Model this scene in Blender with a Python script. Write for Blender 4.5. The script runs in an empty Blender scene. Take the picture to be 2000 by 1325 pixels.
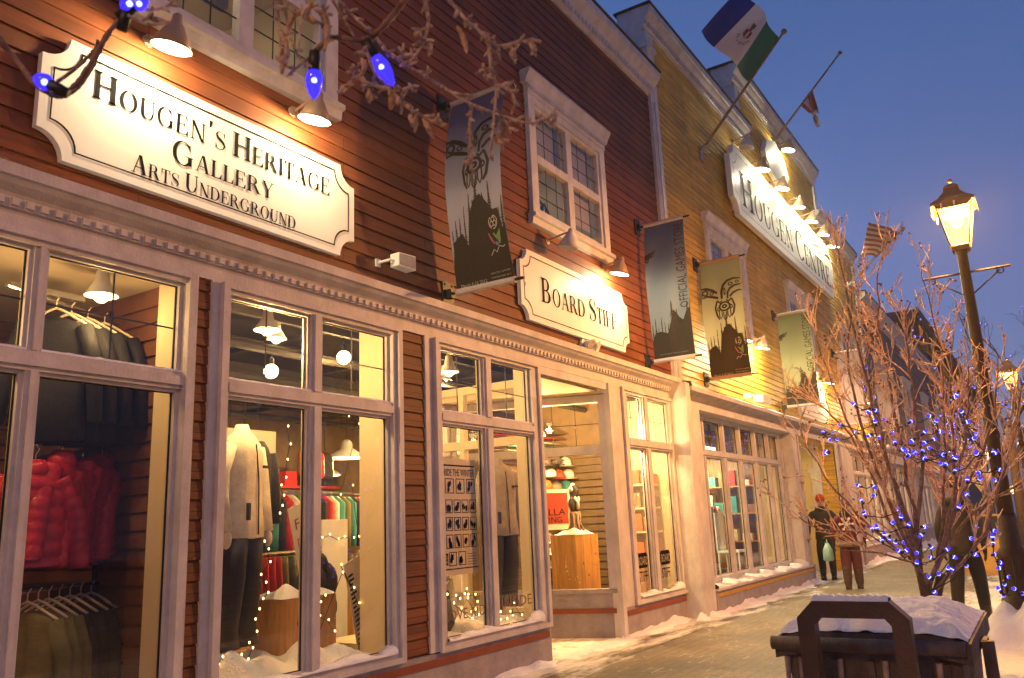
import bpy, bmesh, math, random
from math import sin, cos, pi, radians, sqrt, atan2, hypot
from mathutils import Vector, Matrix

random.seed(7)
SC = bpy.context.scene
COL = SC.collection

# ------------------------------------------------------------------ camera
CAMZ = 1.45
FPX, YAW, PITCH, ROLL = 1616.007, radians(32.4874), radians(12.6645), radians(-2.4856)
_f = Vector((cos(PITCH)*cos(YAW), cos(PITCH)*sin(YAW), sin(PITCH)))
_r0 = Vector((sin(YAW), -cos(YAW), 0)); _u0 = _r0.cross(_f)
_r = cos(ROLL)*_r0 + sin(ROLL)*_u0
_u = -sin(ROLL)*_r0 + cos(ROLL)*_u0
camd = bpy.data.cameras.new('camera')
cam = bpy.data.objects.new('camera', camd); COL.objects.link(cam)
cam.matrix_world = Matrix(((_r.x, _u.x, -_f.x, 0), (_r.y, _u.y, -_f.y, 0), (_r.z, _u.z, -_f.z, CAMZ), (0, 0, 0, 1)))
camd.sensor_width = 36; camd.sensor_fit = 'HORIZONTAL'; camd.lens = FPX/2000*36
camd.clip_start = 0.05; camd.clip_end = 600
camd.dof.use_dof = True; camd.dof.focus_distance = 9.5; camd.dof.aperture_fstop = 9.0
SC.camera = cam

# ------------------------------------------------------------------ dusk sky
w = bpy.data.worlds.new('World'); SC.world = w; w.use_nodes = True
nt = w.node_tree; nt.nodes.clear()
sky = nt.nodes.new('ShaderNodeTexSky'); sky.sky_type = 'NISHITA'; sky.sun_disc = False
sky.sun_elevation = radians(-3.0); sky.sun_rotation = radians(20); sky.altitude = 600
sky.air_density = 1.0; sky.dust_density = 0.6; sky.ozone_density = 3.0
tc = nt.nodes.new('ShaderNodeTexCoord'); sep = nt.nodes.new('ShaderNodeSeparateXYZ'); nt.links.new(tc.outputs['Generated'], sep.inputs[0])
cr = nt.nodes.new('ShaderNodeValToRGB'); cr.color_ramp.elements[0].position = 0.0; cr.color_ramp.elements[0].color = (.0150, .0195, .0360, 1)
cr.color_ramp.elements[1].position = .75; cr.color_ramp.elements[1].color = (.0045, .0120, .0300, 1)
e = cr.color_ramp.elements.new(.28); e.color = (.0085, .0172, .0390, 1)
nt.links.new(sep.outputs['Z'], cr.inputs[0])
mul = nt.nodes.new('ShaderNodeMix'); mul.data_type = 'RGBA'; mul.inputs[0].default_value = .75     # Nishita dusk blended with the even violet air-glow above the town
bg = nt.nodes.new('ShaderNodeBackground'); bg.inputs[1].default_value = 7.8
out = nt.nodes.new('ShaderNodeOutputWorld')
nt.links.new(sky.outputs[0], mul.inputs[6]); nt.links.new(cr.outputs[0], mul.inputs[7]); nt.links.new(mul.outputs[2], bg.inputs[0]); nt.links.new(bg.outputs[0], out.inputs[0])
SC.view_settings.view_transform = 'Standard'; SC.view_settings.look = 'None'
SC.view_settings.exposure = 0.0; SC.view_settings.gamma = 1.0
SC.cycles.use_denoising = True
SC.cycles.max_bounces = 6; SC.cycles.transparent_max_bounces = 24
SC.cycles.sample_clamp_indirect = 4.0

# ------------------------------------------------------------------ helpers
def ray(px, py):
    return _f + (px-1000)/FPX*_r - (py-662.5)/FPX*_u
def at(px, py, Y):
    d = ray(px, py); t = Y/d.y; return Vector((d.x*t, Y, CAMZ+d.z*t))
def atx(px, py, X):
    d = ray(px, py); t = X/d.x; return Vector((X, d.y*t, CAMZ+d.z*t))
def atd(px, py, depth):
    d = ray(px, py); return Vector((0, 0, CAMZ)) + d*depth
def gnd(px, py, z=0):
    d = ray(px, py); t = (z-CAMZ)/d.z; return Vector((d.x*t, d.y*t, z))

def mat(name, col, rough=0.6, var=0.0, scale=6.0, stretch=(1, 1, 1), bump=0.0, bscale=40.0, metal=0.0, spec=0.4, col2=None, emit=None, estr=0.0, sheen=0.0):
    m = bpy.data.materials.new(name); m.use_nodes = True
    n = m.node_tree.nodes; l = m.node_tree.links
    b = n['Principled BSDF']
    b.inputs['Base Color'].default_value = (*col, 1); b.inputs['Roughness'].default_value = rough
    b.inputs['Metallic'].default_value = metal; b.inputs['Specular IOR Level'].default_value = spec
    if sheen: b.inputs['Sheen Weight'].default_value = sheen
    if var or bump:
        tc = n.new('ShaderNodeTexCoord'); mp = n.new('ShaderNodeMapping'); mp.inputs['Scale'].default_value = stretch
        l.new(tc.outputs['Object'], mp.inputs['Vector'])
    if var:
        no = n.new('ShaderNodeTexNoise'); no.inputs['Scale'].default_value = scale; no.inputs['Detail'].default_value = 6; no.inputs['Roughness'].default_value = 0.65
        l.new(mp.outputs[0], no.inputs['Vector'])
        cr = n.new('ShaderNodeValToRGB')
        c2 = col2 if col2 else tuple(c*(1-var) for c in col)
        cr.color_ramp.elements[0].position = 0.32; cr.color_ramp.elements[1].position = 0.68
        cr.color_ramp.elements[0].color = (*c2, 1)
        cr.color_ramp.elements[1].color = (*tuple(min(1, c*(1+var*0.4)) for c in col), 1)
        l.new(no.outputs['Fac'], cr.inputs[0]); l.new(cr.outputs[0], b.inputs['Base Color'])
    if bump:
        n2 = n.new('ShaderNodeTexNoise'); n2.inputs['Scale'].default_value = bscale; n2.inputs['Detail'].default_value = 5
        l.new(mp.outputs[0], n2.inputs['Vector'])
        bp = n.new('ShaderNodeBump'); bp.inputs['Strength'].default_value = bump; bp.inputs['Distance'].default_value = 0.02
        l.new(n2.outputs['Fac'], bp.inputs['Height']); l.new(bp.outputs[0], b.inputs['Normal'])
    if emit:
        b.inputs['Emission Color'].default_value = (*emit, 1); b.inputs['Emission Strength'].default_value = estr
    return m
def glow(name, col, s):
    m = bpy.data.materials.new(name); m.use_nodes = True; n = m.node_tree.nodes; n.clear()
    e = n.new('ShaderNodeEmission'); e.inputs[0].default_value = (*col, 1); e.inputs[1].default_value = s
    o = n.new('ShaderNodeOutputMaterial'); m.node_tree.links.new(e.outputs[0], o.inputs[0]); return m
def glassmat(name, tint=(1, 1, 1), refl=1.0, milky=0.0):
    m = bpy.data.materials.new(name); m.use_nodes = True; n = m.node_tree.nodes; l = m.node_tree.links; n.clear()
    t = n.new('ShaderNodeBsdfTransparent'); t.inputs[0].default_value = (*tint, 1)
    g = n.new('ShaderNodeBsdfGlossy'); g.inputs['Roughness'].default_value = 0.015
    fr = n.new('ShaderNodeFresnel'); fr.inputs[0].default_value = 1.45
    mm = n.new('ShaderNodeMath'); mm.operation = 'MULTIPLY'; mm.inputs[1].default_value = refl
    ge = n.new('ShaderNodeNewGeometry'); inv = n.new('ShaderNodeMath'); inv.operation = 'SUBTRACT'; inv.inputs[0].default_value = 1; l.new(ge.outputs['Backfacing'], inv.inputs[1])
    m0 = n.new('ShaderNodeMath'); m0.operation = 'MULTIPLY'; l.new(fr.outputs[0], m0.inputs[0]); l.new(inv.outputs[0], m0.inputs[1]); l.new(m0.outputs[0], mm.inputs[0])
    mx = n.new('ShaderNodeMixShader'); l.new(mm.outputs[0], mx.inputs[0]); l.new(t.outputs[0], mx.inputs[1]); l.new(g.outputs[0], mx.inputs[2])
    o = n.new('ShaderNodeOutputMaterial')
    if milky:
        d = n.new('ShaderNodeBsdfDiffuse'); d.inputs[0].default_value = (.7, .68, .62, 1)
        tc = n.new('ShaderNodeTexCoord'); no = n.new('ShaderNodeTexNoise'); no.inputs['Scale'].default_value = 2.5; no.inputs['Detail'].default_value = 5
        l.new(tc.outputs['Object'], no.inputs['Vector'])
        m2 = n.new('ShaderNodeMath'); m2.operation = 'MULTIPLY'; m2.inputs[1].default_value = milky; l.new(no.outputs['Fac'], m2.inputs[0])
        mx2 = n.new('ShaderNodeMixShader'); l.new(m2.outputs[0], mx2.inputs[0]); l.new(mx.outputs[0], mx2.inputs[1]); l.new(d.outputs[0], mx2.inputs[2])
        l.new(mx2.outputs[0], o.inputs[0])
    else:
        l.new(mx.outputs[0], o.inputs[0])
    return m

WORLDLY = set()
class MB:
    """collects vertices and faces for one mesh"""
    def __init__(s): s.v = []; s.f = []; s.mi = []; s.cur = 0; s.sm = []; s.smooth = False
    def face(s, *idx): s.f.append(tuple(idx)); s.mi.append(s.cur); s.sm.append(s.smooth)
    def poly(s, pts):
        b = len(s.v); s.v += [tuple(p) for p in pts]; s.face(*range(b, b+len(pts)))
    def box(s, x0, x1, y0, y1, z0, z1):
        b = len(s.v)
        s.v += [(x0,y0,z0),(x1,y0,z0),(x1,y1,z0),(x0,y1,z0),(x0,y0,z1),(x1,y0,z1),(x1,y1,z1),(x0,y1,z1)]
        for q in ((0,3,2,1),(4,5,6,7),(0,1,5,4),(1,2,6,5),(2,3,7,6),(3,0,4,7)): s.face(*[b+i for i in q])
    def hexa(s, p):      # eight points ordered like box
        b = len(s.v); s.v += [tuple(q) for q in p]
        for q in ((0,3,2,1),(4,5,6,7),(0,1,5,4),(1,2,6,5),(2,3,7,6),(3,0,4,7)): s.face(*[b+i for i in q])
    def extrude_x(s, prof, x0, x1):   # prof list of (y,z)
        b = len(s.v); n = len(prof)
        s.v += [(x0, y, z) for y, z in prof] + [(x1, y, z) for y, z in prof]
        for i in range(n):
            j = (i+1) % n; s.face(b+i, b+j, b+n+j, b+n+i)
        s.face(*[b+i for i in range(n)][::-1]); s.face(*[b+n+i for i in range(n)])
    def extrude_y(s, prof, y0, y1):   # prof list of (x,z) anticlockwise seen from -Y
        b = len(s.v); n = len(prof)
        s.v += [(x, y0, z) for x, z in prof] + [(x, y1, z) for x, z in prof]
        for i in range(n):
            j = (i+1) % n; s.face(b+j, b+i, b+n+i, b+n+j)
        s.face(*[b+i for i in range(n)]); s.face(*[b+n+i for i in range(n)][::-1])
    def tube(s, pts, rad, n=6, caps=True):
        pts = [Vector(p) for p in pts]
        if not isinstance(rad, (list, tuple)): rad = [rad]*len(pts)
        b = len(s.v); prev = None
        for i, p in enumerate(pts):
            t = (pts[min(i+1, len(pts)-1)] - pts[max(i-1, 0)])
            if t.length < 1e-9: t = Vector((0, 0, 1))
            t.normalize()
            if prev is None:
                a = Vector((0, 0, 1)) if abs(t.z) < .9 else Vector((1, 0, 0)); u = t.cross(a).normalized()
            else:
                u = prev - t*prev.dot(t)
                if u.length < 1e-6: u = t.orthogonal()
                u.normalize()
            prev = u; vv = t.cross(u)
            for k in range(n):
                a = 2*pi*k/n; s.v.append(tuple(p + (u*cos(a)+vv*sin(a))*rad[i]))
        for i in range(len(pts)-1):
            for k in range(n):
                k2 = (k+1) % n
                s.face(b+i*n+k, b+i*n+k2, b+(i+1)*n+k2, b+(i+1)*n+k)
        if caps:
            s.face(*[b+k for k in range(n)][::-1]); e = b+(len(pts)-1)*n; s.face(*[e+k for k in range(n)])
    def lathe(s, prof, c=(0, 0, 0), n=16, axis=None, caps=True):   # prof list of (r, h)
        ax = Vector(axis).normalized() if axis is not None else Vector((0, 0, 1))
        u = ax.orthogonal().normalized(); v = ax.cross(u); c = Vector(c); b = len(s.v)
        for r, h in prof:
            for k in range(n):
                a = 2*pi*k/n; s.v.append(tuple(c + ax*h + (u*cos(a)+v*sin(a))*r))
        for i in range(len(prof)-1):
            for k in range(n):
                k2 = (k+1) % n; s.face(b+i*n+k, b+i*n+k2, b+(i+1)*n+k2, b+(i+1)*n+k)
        if caps:
            s.face(*[b+k for k in range(n)][::-1]); e = b+(len(prof)-1)*n; s.face(*[e+k for k in range(n)])
    def ball(s, c, r, n=10, m=6, sq=(1, 1, 1)):
        b = len(s.v); c = Vector(c)
        for i in range(m+1):
            t = pi*i/m
            for k in range(n):
                a = 2*pi*k/n; s.v.append((c.x+r*sq[0]*sin(t)*cos(a), c.y+r*sq[1]*sin(t)*sin(a), c.z+r*sq[2]*cos(t)))
        for i in range(m):
            for k in range(n):
                k2 = (k+1) % n; s.face(b+i*n+k, b+(i+1)*n+k, b+(i+1)*n+k2, b+i*n+k2)
    def grid(s, fn, nu, nv):
        b = len(s.v)
        for j in range(nv+1):
            for i in range(nu+1): s.v.append(tuple(fn(i/nu, j/nv)))
        for j in range(nv):
            for i in range(nu):
                a = b+j*(nu+1)+i; s.face(a, a+1, a+nu+2, a+nu+1)
    def build(s, name, mats, parent=None, loc=None):
        me = bpy.data.meshes.new(name); me.from_pydata(s.v, [], s.f)
        if not isinstance(mats, (list, tuple)): mats = [mats]
        for m in mats: me.materials.append(m)
        me.polygons.foreach_set('material_index', s.mi)
        me.polygons.foreach_set('use_smooth', s.sm)
        me.update()
        o = bpy.data.objects.new(name, me); COL.objects.link(o)
        if parent:
            o.parent = parent
            if parent.name in WORLDLY: o.location = -parent.location     # its pieces are drawn in street coordinates
        if loc is not None: o.location = loc
        return o
def each_box(mb, name, m, parent):
    """every box of mb becomes an object of its own"""
    for i in range(0, len(mb.v), 8):
        o = MB(); o.hexa(mb.v[i:i+8]); o.build(name, m, parent)
def tag(o, label, cat, group=None):
    o['label'] = label; o['category'] = cat
    if group: o['group'] = group
    return o
def thing(name, label, cat, loc=(0, 0, 0), rz=0, group=None, world=False):
    o = bpy.data.objects.new(name, None); COL.objects.link(o); o.location = loc; o.rotation_euler = (0, 0, rz)
    o.empty_display_size = .2
    if world: WORLDLY.add(o.name)
    return tag(o, label, cat, group)
def structure(o): o['kind'] = 'structure'; return o
def copy_tree(o, parent=None):
    c = o.copy(); COL.objects.link(c)
    if parent: c.parent = parent
    for ch in list(o.children): copy_tree(ch, c)
    return c
def lamp(name, kind, loc, power, col, parent=None, radius=.05, **kw):
    d = bpy.data.lights.new(name, kind); d.energy = power; d.color = col
    if kind in ('POINT', 'SPOT'): d.shadow_soft_size = radius
    for k, v in kw.items(): setattr(d, k, v)
    o = bpy.data.objects.new(name, d); COL.objects.link(o); o.location = loc
    if parent: o.parent = parent
    return o
def sans(txt, size):
    """outline of a line of sans letters as triangles (list of point loops), x to the right, y up"""
    cu = bpy.data.curves.new('letters', 'FONT'); cu.body = txt; cu.size = size; cu.resolution_u = 2
    o = bpy.data.objects.new('letters', cu); COL.objects.link(o)
    dg = bpy.context.evaluated_depsgraph_get(); me = bpy.data.meshes.new_from_object(o.evaluated_get(dg))
    polys = [[(me.vertices[i].co.x, me.vertices[i].co.y) for i in p.vertices] for p in me.polygons]
    bpy.data.objects.remove(o); bpy.data.curves.remove(cu); bpy.data.meshes.remove(me)
    return polys

# ------------------------------------------------------------------ materials
M = {}
def board_mat(name, c, pitch, z0, blen=3.1, var=.3):
    m = mat(name, c, .55, .3, 3.0, (.6, 1, 9), .25, 30); n = m.node_tree.nodes; l = m.node_tree.links; b = n['Principled BSDF']
    src = b.inputs['Base Color'].links[0].from_socket
    tc = n.new('ShaderNodeTexCoord'); sp = n.new('ShaderNodeSeparateXYZ'); l.new(tc.outputs['Object'], sp.inputs[0])
    sb = n.new('ShaderNodeMath'); sb.operation = 'SUBTRACT'; sb.inputs[1].default_value = z0; l.new(sp.outputs['Z'], sb.inputs[0])
    cb = n.new('ShaderNodeCombineXYZ'); l.new(sp.outputs['X'], cb.inputs[0]); l.new(sb.outputs[0], cb.inputs[1])
    br = n.new('ShaderNodeTexBrick'); br.inputs['Scale'].default_value = 1; br.inputs['Brick Width'].default_value = blen; br.inputs['Row Height'].default_value = pitch; br.inputs['Mortar Size'].default_value = .0035; br.offset = .37; br.offset_frequency = 2
    br.inputs['Color1'].default_value = (1, 1, 1, 1); br.inputs['Color2'].default_value = (1-var, 1-var, 1-var, 1); br.inputs['Mortar'].default_value = (.25, .25, .25, 1); l.new(cb.outputs[0], br.inputs[0])
    no = n.new('ShaderNodeTexNoise'); no.inputs['Scale'].default_value = .8; no.inputs['Detail'].default_value = 8; mp = n.new('ShaderNodeMapping'); mp.inputs['Scale'].default_value = (1.6, 1, .5); l.new(tc.outputs['Object'], mp.inputs[0]); l.new(mp.outputs[0], no.inputs['Vector'])
    mr = n.new('ShaderNodeMapRange'); mr.inputs[1].default_value = .3; mr.inputs[2].default_value = .7; mr.inputs[3].default_value = .72; mr.inputs[4].default_value = 1.12; l.new(no.outputs['Fac'], mr.inputs[0])
    a = n.new('ShaderNodeMix'); a.data_type = 'RGBA'; a.blend_type = 'MULTIPLY'; a.inputs[0].default_value = 1; l.new(src, a.inputs[6]); l.new(br.outputs['Color'], a.inputs[7])
    v = n.new('ShaderNodeVectorMath'); v.operation = 'SCALE'; l.new(a.outputs[2], v.inputs[0]); l.new(mr.outputs[0], v.inputs['Scale']); l.new(v.outputs[0], b.inputs['Base Color'])
    return m
M['red'] = board_mat('red_siding_paint', (.23, .066, .020), .133, .30)
M['yellow'] = board_mat('yellow_siding_paint', (.82, .49, .05), .118, 3.3)
M['purple'] = mat('mauve_siding_paint', (.11, .06, .08), .6, .3, 3.0, (.6, 1, 9))
M['trim'] = mat('pale_lilac_trim_paint', (.63, .59, .585), .5, .24, 4.5, (1, 1, .6), .25, 60)
M['base'] = mat('grey_stucco_base', (.36, .32, .335), .8, .25, 5, (1, 1, 1), .5, 90)
M['band_red'] = mat('red_band_paint', (.25, .06, .025), .5, .2)
M['band_yellow'] = mat('yellow_band_paint', (.55, .30, .05), .5, .2)
M['snow'] = mat('snow', (.86, .87, .9), .9, .10, 9, (1, 1, 1), .6, 45, spec=.2)
M['frost'] = mat('frosted_bark', (.78, .57, .43), .9, .4, 40, col2=(.38, .22, .14))
M['frost_near'] = mat('frosted_twig', (.66, .54, .48), .9, .35, 60, col2=(.34, .23, .18), bump=.8, bscale=160)
M['bark'] = mat('dark_bark', (.10, .062, .045), .9, .4, 20, bump=.6, bscale=60)
M['stem'] = mat('frost_specked_stem', (.26, .17, .13), .85, .5, 30, col2=(.10, .06, .045))
M['leaf'] = mat('withered_leaf', (.20, .09, .04), .8, .4, 30)
M['leaf_near'] = mat('frosted_withered_leaf', (.52, .39, .29), .85, .5, 60, col2=(.34, .18, .09), bump=.6, bscale=90)
M['sign'] = mat('white_sign_enamel', (.80, .78, .72), .45, .05, 4)
M['ink'] = mat('black_sign_lettering', (.006, .005, .005), .8, spec=.1)
M['black'] = mat('black_metal', (.02, .02, .022), .45)
M['bronze'] = mat('brown_lamp_enamel', (.36, .24, .16), .4)
M['whitein'] = mat('white_enamel_inside', (.8, .8, .78), .5)
M['glow_sign'] = glow('sign_lamp_bulb', (1, .93, .78), 14)
M['glow_cool'] = glow('cool_sign_lamp_bulb', (.93, 1, .86), 14)
M['glass'] = glassmat('window_glass', (.97, .96, .93), 1.7)
M['glass_milky'] = glassmat('frosty_window_glass', (.95, .94, .9), 1.7, .25)
M['muntin'] = mat('dark_glazing_bar', (.03, .03, .035), .4)
M['seal'] = mat('black_window_seal', (.015, .015, .015), .6)
M['cream'] = mat('cream_interior_paint', (.72, .60, .40), .7, .06, 3)
M['ceil_dark'] = mat('dark_shop_ceiling', (.035, .03, .025), .8, .3, 3)
M['slat'] = mat('brown_slat_wall', (.20, .085, .03), .5, .2, 5, (1, 1, 6))
M['floor_in'] = mat('brown_shop_floor', (.14, .09, .05), .5, .3, 4)
M['wood'] = mat('knotty_pine', (.50, .25, .07), .55, .35, 4, (5, 5, .6))
M['roof'] = mat('dark_roof_felt', (.06, .06, .065), .9, .3, 3)
M['post'] = mat('brown_lamp_post_paint', (.045, .025, .018), .4, .3, 20, bump=.3, bscale=50)
M['bin'] = mat('frost_dusted_bin_plastic', (.15, .12, .11), .6, .25, 7, (1, 1, .5), col2=(.055, .04, .036), bump=.3, bscale=120)
M['rail'] = mat('brown_painted_steel', (.085, .055, .035), .4, .25, 12, bump=.2, bscale=90)
M['pipe'] = mat('pale_banner_sleeve', (.55, .46, .42), .6, .2, 30)
M['wire'] = mat('dark_green_cable', (.015, .018, .012), .5)
M['bulb_blue'] = mat('blue_bulb_shell', (.02, .02, .5), .15, spec=.8, emit=(.03, .018, 1), estr=2.0)
M['bulb_core'] = glow('blue_bulb_core', (.30, .36, 1), 4.2)
M['bulb_warm'] = glow('warm_fairy_bulb', (1, .62, .22), 10)

M['brown_wall'] = mat('brown_shop_wall', (.22, .145, .08), .7, .3, 3)
# ------------------------------------------------------------------ ground
def ground_mats():
    m = bpy.data.materials.new('paver_pavement'); m.use_nodes = True
    n = m.node_tree.nodes; l = m.node_tree.links; b = n['Principled BSDF']
    tc = n.new('ShaderNodeTexCoord')
    mp = n.new('ShaderNodeMapping'); l.new(tc.outputs['Object'], mp.inputs[0])
    br = n.new('ShaderNodeTexBrick'); br.inputs['Scale'].default_value = 1.0
    br.inputs['Brick Width'].default_value = .23; br.inputs['Row Height'].default_value = .115
    br.inputs['Mortar Size'].default_value = .008; br.inputs['Mortar Smooth'].default_value = .3
    br.inputs['Color1'].default_value = (.130, .104, .064, 1); br.inputs['Color2'].default_value = (.160, .128, .080, 1); br.inputs['Mortar'].default_value = (.075, .06, .04, 1)
    l.new(mp.outputs[0], br.inputs[0])
    # snow packed in the joints where the noise allows, drifts in patches
    n1 = n.new('ShaderNodeTexNoise'); n1.inputs['Scale'].default_value = 2.2; n1.inputs['Detail'].default_value = 7; n1.inputs['Roughness'].default_value = .7
    l.new(tc.outputs['Object'], n1.inputs['Vector'])
    r1 = n.new('ShaderNodeValToRGB'); r1.color_ramp.elements[0].position = .52; r1.color_ramp.elements[1].position = .60; l.new(n1.outputs['Fac'], r1.inputs[0])
    jm0 = n.new('ShaderNodeMath'); jm0.operation = 'MULTIPLY'; jm0.inputs[1].default_value = .45; l.new(br.outputs['Fac'], jm0.inputs[0]); jm = n.new('ShaderNodeMath'); jm.operation = 'MULTIPLY'; l.new(jm0.outputs[0], jm.inputs[0]); l.new(r1.outputs[0], jm.inputs[1])
    # second coarse mask: more snow toward the kerb (small Y) and along the walls
    sep = n.new('ShaderNodeSeparateXYZ'); l.new(tc.outputs['Object'], sep.inputs[0])
    mr = n.new('ShaderNodeMapRange'); mr.inputs[1].default_value = 2.3; mr.inputs[2].default_value = .7; mr.inputs[3].default_value = 0; mr.inputs[4].default_value = .42
    l.new(sep.outputs['Y'], mr.inputs[0])
    mr2 = n.new('ShaderNodeMapRange'); mr2.inputs[1].default_value = 3.7; mr2.inputs[2].default_value = 4.55; mr2.inputs[3].default_value = 0; mr2.inputs[4].default_value = .30
    l.new(sep.outputs['Y'], mr2.inputs[0])
    ad = n.new('ShaderNodeMath'); l.new(mr.outputs[0], ad.inputs[0]); l.new(mr2.outputs[0], ad.inputs[1])
    n2 = n.new('ShaderNodeTexNoise'); n2.inputs['Scale'].default_value = 1.3; n2.inputs['Detail'].default_value = 9; n2.inputs['Roughness'].default_value = .72
    mp2 = n.new('ShaderNodeMapping'); mp2.inputs['Scale'].default_value = (.55, 2.0, 1); l.new(tc.outputs['Object'], mp2.inputs[0]); l.new(mp2.outputs[0], n2.inputs['Vector'])
    ad2 = n.new('ShaderNodeMath'); l.new(ad.outputs[0], ad2.inputs[0]); l.new(n2.outputs['Fac'], ad2.inputs[1])
    r2 = n.new('ShaderNodeValToRGB'); r2.color_ramp.elements[0].position = .66; r2.color_ramp.elements[1].position = .80; l.new(ad2.outputs[0], r2.inputs[0])
    mx = n.new('ShaderNodeMath'); mx.operation = 'MAXIMUM'; l.new(jm.outputs[0], mx.inputs[0]); l.new(r2.outputs[0], mx.inputs[1])
    ja = n.new('ShaderNodeMath'); ja.operation = 'SUBTRACT'; ja.inputs[1].default_value = 4.22; l.new(sep.outputs['Y'], ja.inputs[0])
    jb = n.new('ShaderNodeMath'); jb.operation = 'ABSOLUTE'; l.new(ja.outputs[0], jb.inputs[0])
    jc = n.new('ShaderNodeMath'); jc.operation = 'LESS_THAN'; jc.inputs[1].default_value = .016; l.new(jb.outputs[0], jc.inputs[0])
    jd = n.new('ShaderNodeMix'); jd.data_type = 'RGBA'; jd.inputs[7].default_value = (.02, .016, .012, 1); l.new(jc.outputs[0], jd.inputs[0]); l.new(br.outputs['Color'], jd.inputs[6])
    st = n.new('ShaderNodeTexNoise'); st.inputs['Scale'].default_value = .9; st.inputs['Detail'].default_value = 8; l.new(tc.outputs['Object'], st.inputs['Vector'])
    sm = n.new('ShaderNodeMapRange'); sm.inputs[1].default_value = .3; sm.inputs[2].default_value = .7; sm.inputs[3].default_value = .62; sm.inputs[4].default_value = 1.25; l.new(st.outputs['Fac'], sm.inputs[0])
    sv = n.new('ShaderNodeVectorMath'); sv.operation = 'SCALE'; l.new(jd.outputs[2], sv.inputs[0]); l.new(sm.outputs[0], sv.inputs['Scale'])
    n3 = n.new('ShaderNodeTexNoise'); n3.inputs['Scale'].default_value = 14; n3.inputs['Detail'].default_value = 5; l.new(tc.outputs['Object'], n3.inputs['Vector'])
    sc = n.new('ShaderNodeValToRGB'); sc.color_ramp.elements[0].color = (.50, .45, .40, 1); sc.color_ramp.elements[1].color = (.78, .77, .77, 1); l.new(n3.outputs['Fac'], sc.inputs[0])
    mix = n.new('ShaderNodeMix'); mix.data_type = 'RGBA'; l.new(mx.outputs[0], mix.inputs[0]); l.new(sv.outputs[0], mix.inputs[6]); l.new(sc.outputs[0], mix.inputs[7])
    l.new(mix.outputs[2], b.inputs['Base Color']); b.inputs['Roughness'].default_value = .62
    bp = n.new('ShaderNodeBump'); bp.inputs['Strength'].default_value = .5; bp.inputs['Distance'].default_value = .01
    l.new(n3.outputs['Fac'], bp.inputs['Height']); l.new(bp.outputs[0], b.inputs['Normal'])
    return m
M['paver'] = ground_mats()
M['road'] = mat('snowy_asphalt', (.30, .29, .30), .8, .75, 1.2, (.4, 1.5, 1), .4, 20, col2=(.05, .05, .05))
g = MB(); g.box(-40, 140, -.35, 12, -.20, 0); structure(g.build('pavement', M['paver']))
g = MB(); g.box(-40, 140, -.5, -.35, -.20, .004); structure(g.build('kerb', mat('kerb_concrete', (.3, .28, .26), .8, .3, 5)))
g = MB(); g.poly([(-58, -58, -.14), (158, -58, -.14), (158, 58, -.14), (-58, 58, -.14)]); structure(g.build('road', M['road']))

# drifted snow: a lumpy strip along a base line
def snow_drift(x0, x1, ybase, wid, h, seed, step=.05, wfun=None):
    rnd = random.Random(seed); mb = MB(); mb.smooth = True
    n = max(4, int((x1-x0)/step)); k = 7
    ph = [rnd.random()*6.28 for _ in range(8)]
    def nz(x, s=1): return .5+.5*(.5*sin(x*2.3*s+ph[0])+.3*sin(x*5.1*s+ph[1])+.2*sin(x*11.7*s+ph[2]))
    rows = []
    for i in range(n+1):
        x = x0+(x1-x0)*i/n; e = min(1, i/6, (n-i)/6)
        W = wid*(.25+.75*nz(x)**1.5)*(.3+.7*e)*(wfun(x) if wfun else 1); H = .6*h*(.2+.9*nz(x+3.1, 1.3)**1.4)*e
        row = []
        for j in range(k+1):
            t = j/k; z = H*(1-t)**1.6 + rnd.uniform(-.25, .25)*H*.35*(1-t)
            row.append((x+rnd.uniform(-.012, .012), ybase-W*t+rnd.uniform(-.02, .02)*min(t*3, 1), max(z, .001) if j < k else -.005))
        rows.append(row)
    mb.grid(lambda u, v: rows[round(u*n)][round(v*k)], n, k)
    return mb

# ------------------------------------------------------------------ building pieces
def siding(mb, x0, x1, z0, z1, pitch, Y, openings=(), lip=.02, zph=0):
    z = z0 + zph
    rows = []
    while z < z1-1e-6:
        rows.append((z, min(z+pitch, z1))); z += pitch
    for a, b in rows:
        segs = [(x0, x1)]
        mid = (a+b)/2
        for ox0, ox1, oz0, oz1 in openings:
            if oz0 < mid < oz1:
                ns = []
                for s0, s1 in segs:
                    if ox1 <= s0 or ox0 >= s1: ns.append((s0, s1)); continue
                    if ox0 > s0: ns.append((s0, ox0))
                    if ox1 < s1: ns.append((ox1, s1))
                segs = ns
        for s0, s1 in segs:
            mb.poly([(s0, Y-lip, a+.012), (s1, Y-lip, a+.012), (s1, Y-lip*.55, b-.004), (s0, Y-lip*.55, b-.004)])   # face
            mb.poly([(s0, Y, a+.012), (s1, Y, a+.012), (s1, Y-lip, a+.012), (s0, Y-lip, a+.012)])                # lip underside
            mb.poly([(s0, Y, a-.004), (s1, Y, a-.004), (s1, Y, a+.012), (s0, Y, a+.012)])                        # groove
            mb.poly([(s0, Y-lip*.55, b-.004), (s1, Y-lip*.55, b-.004), (s1, Y, b-.004), (s0, Y, b-.004)])
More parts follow.
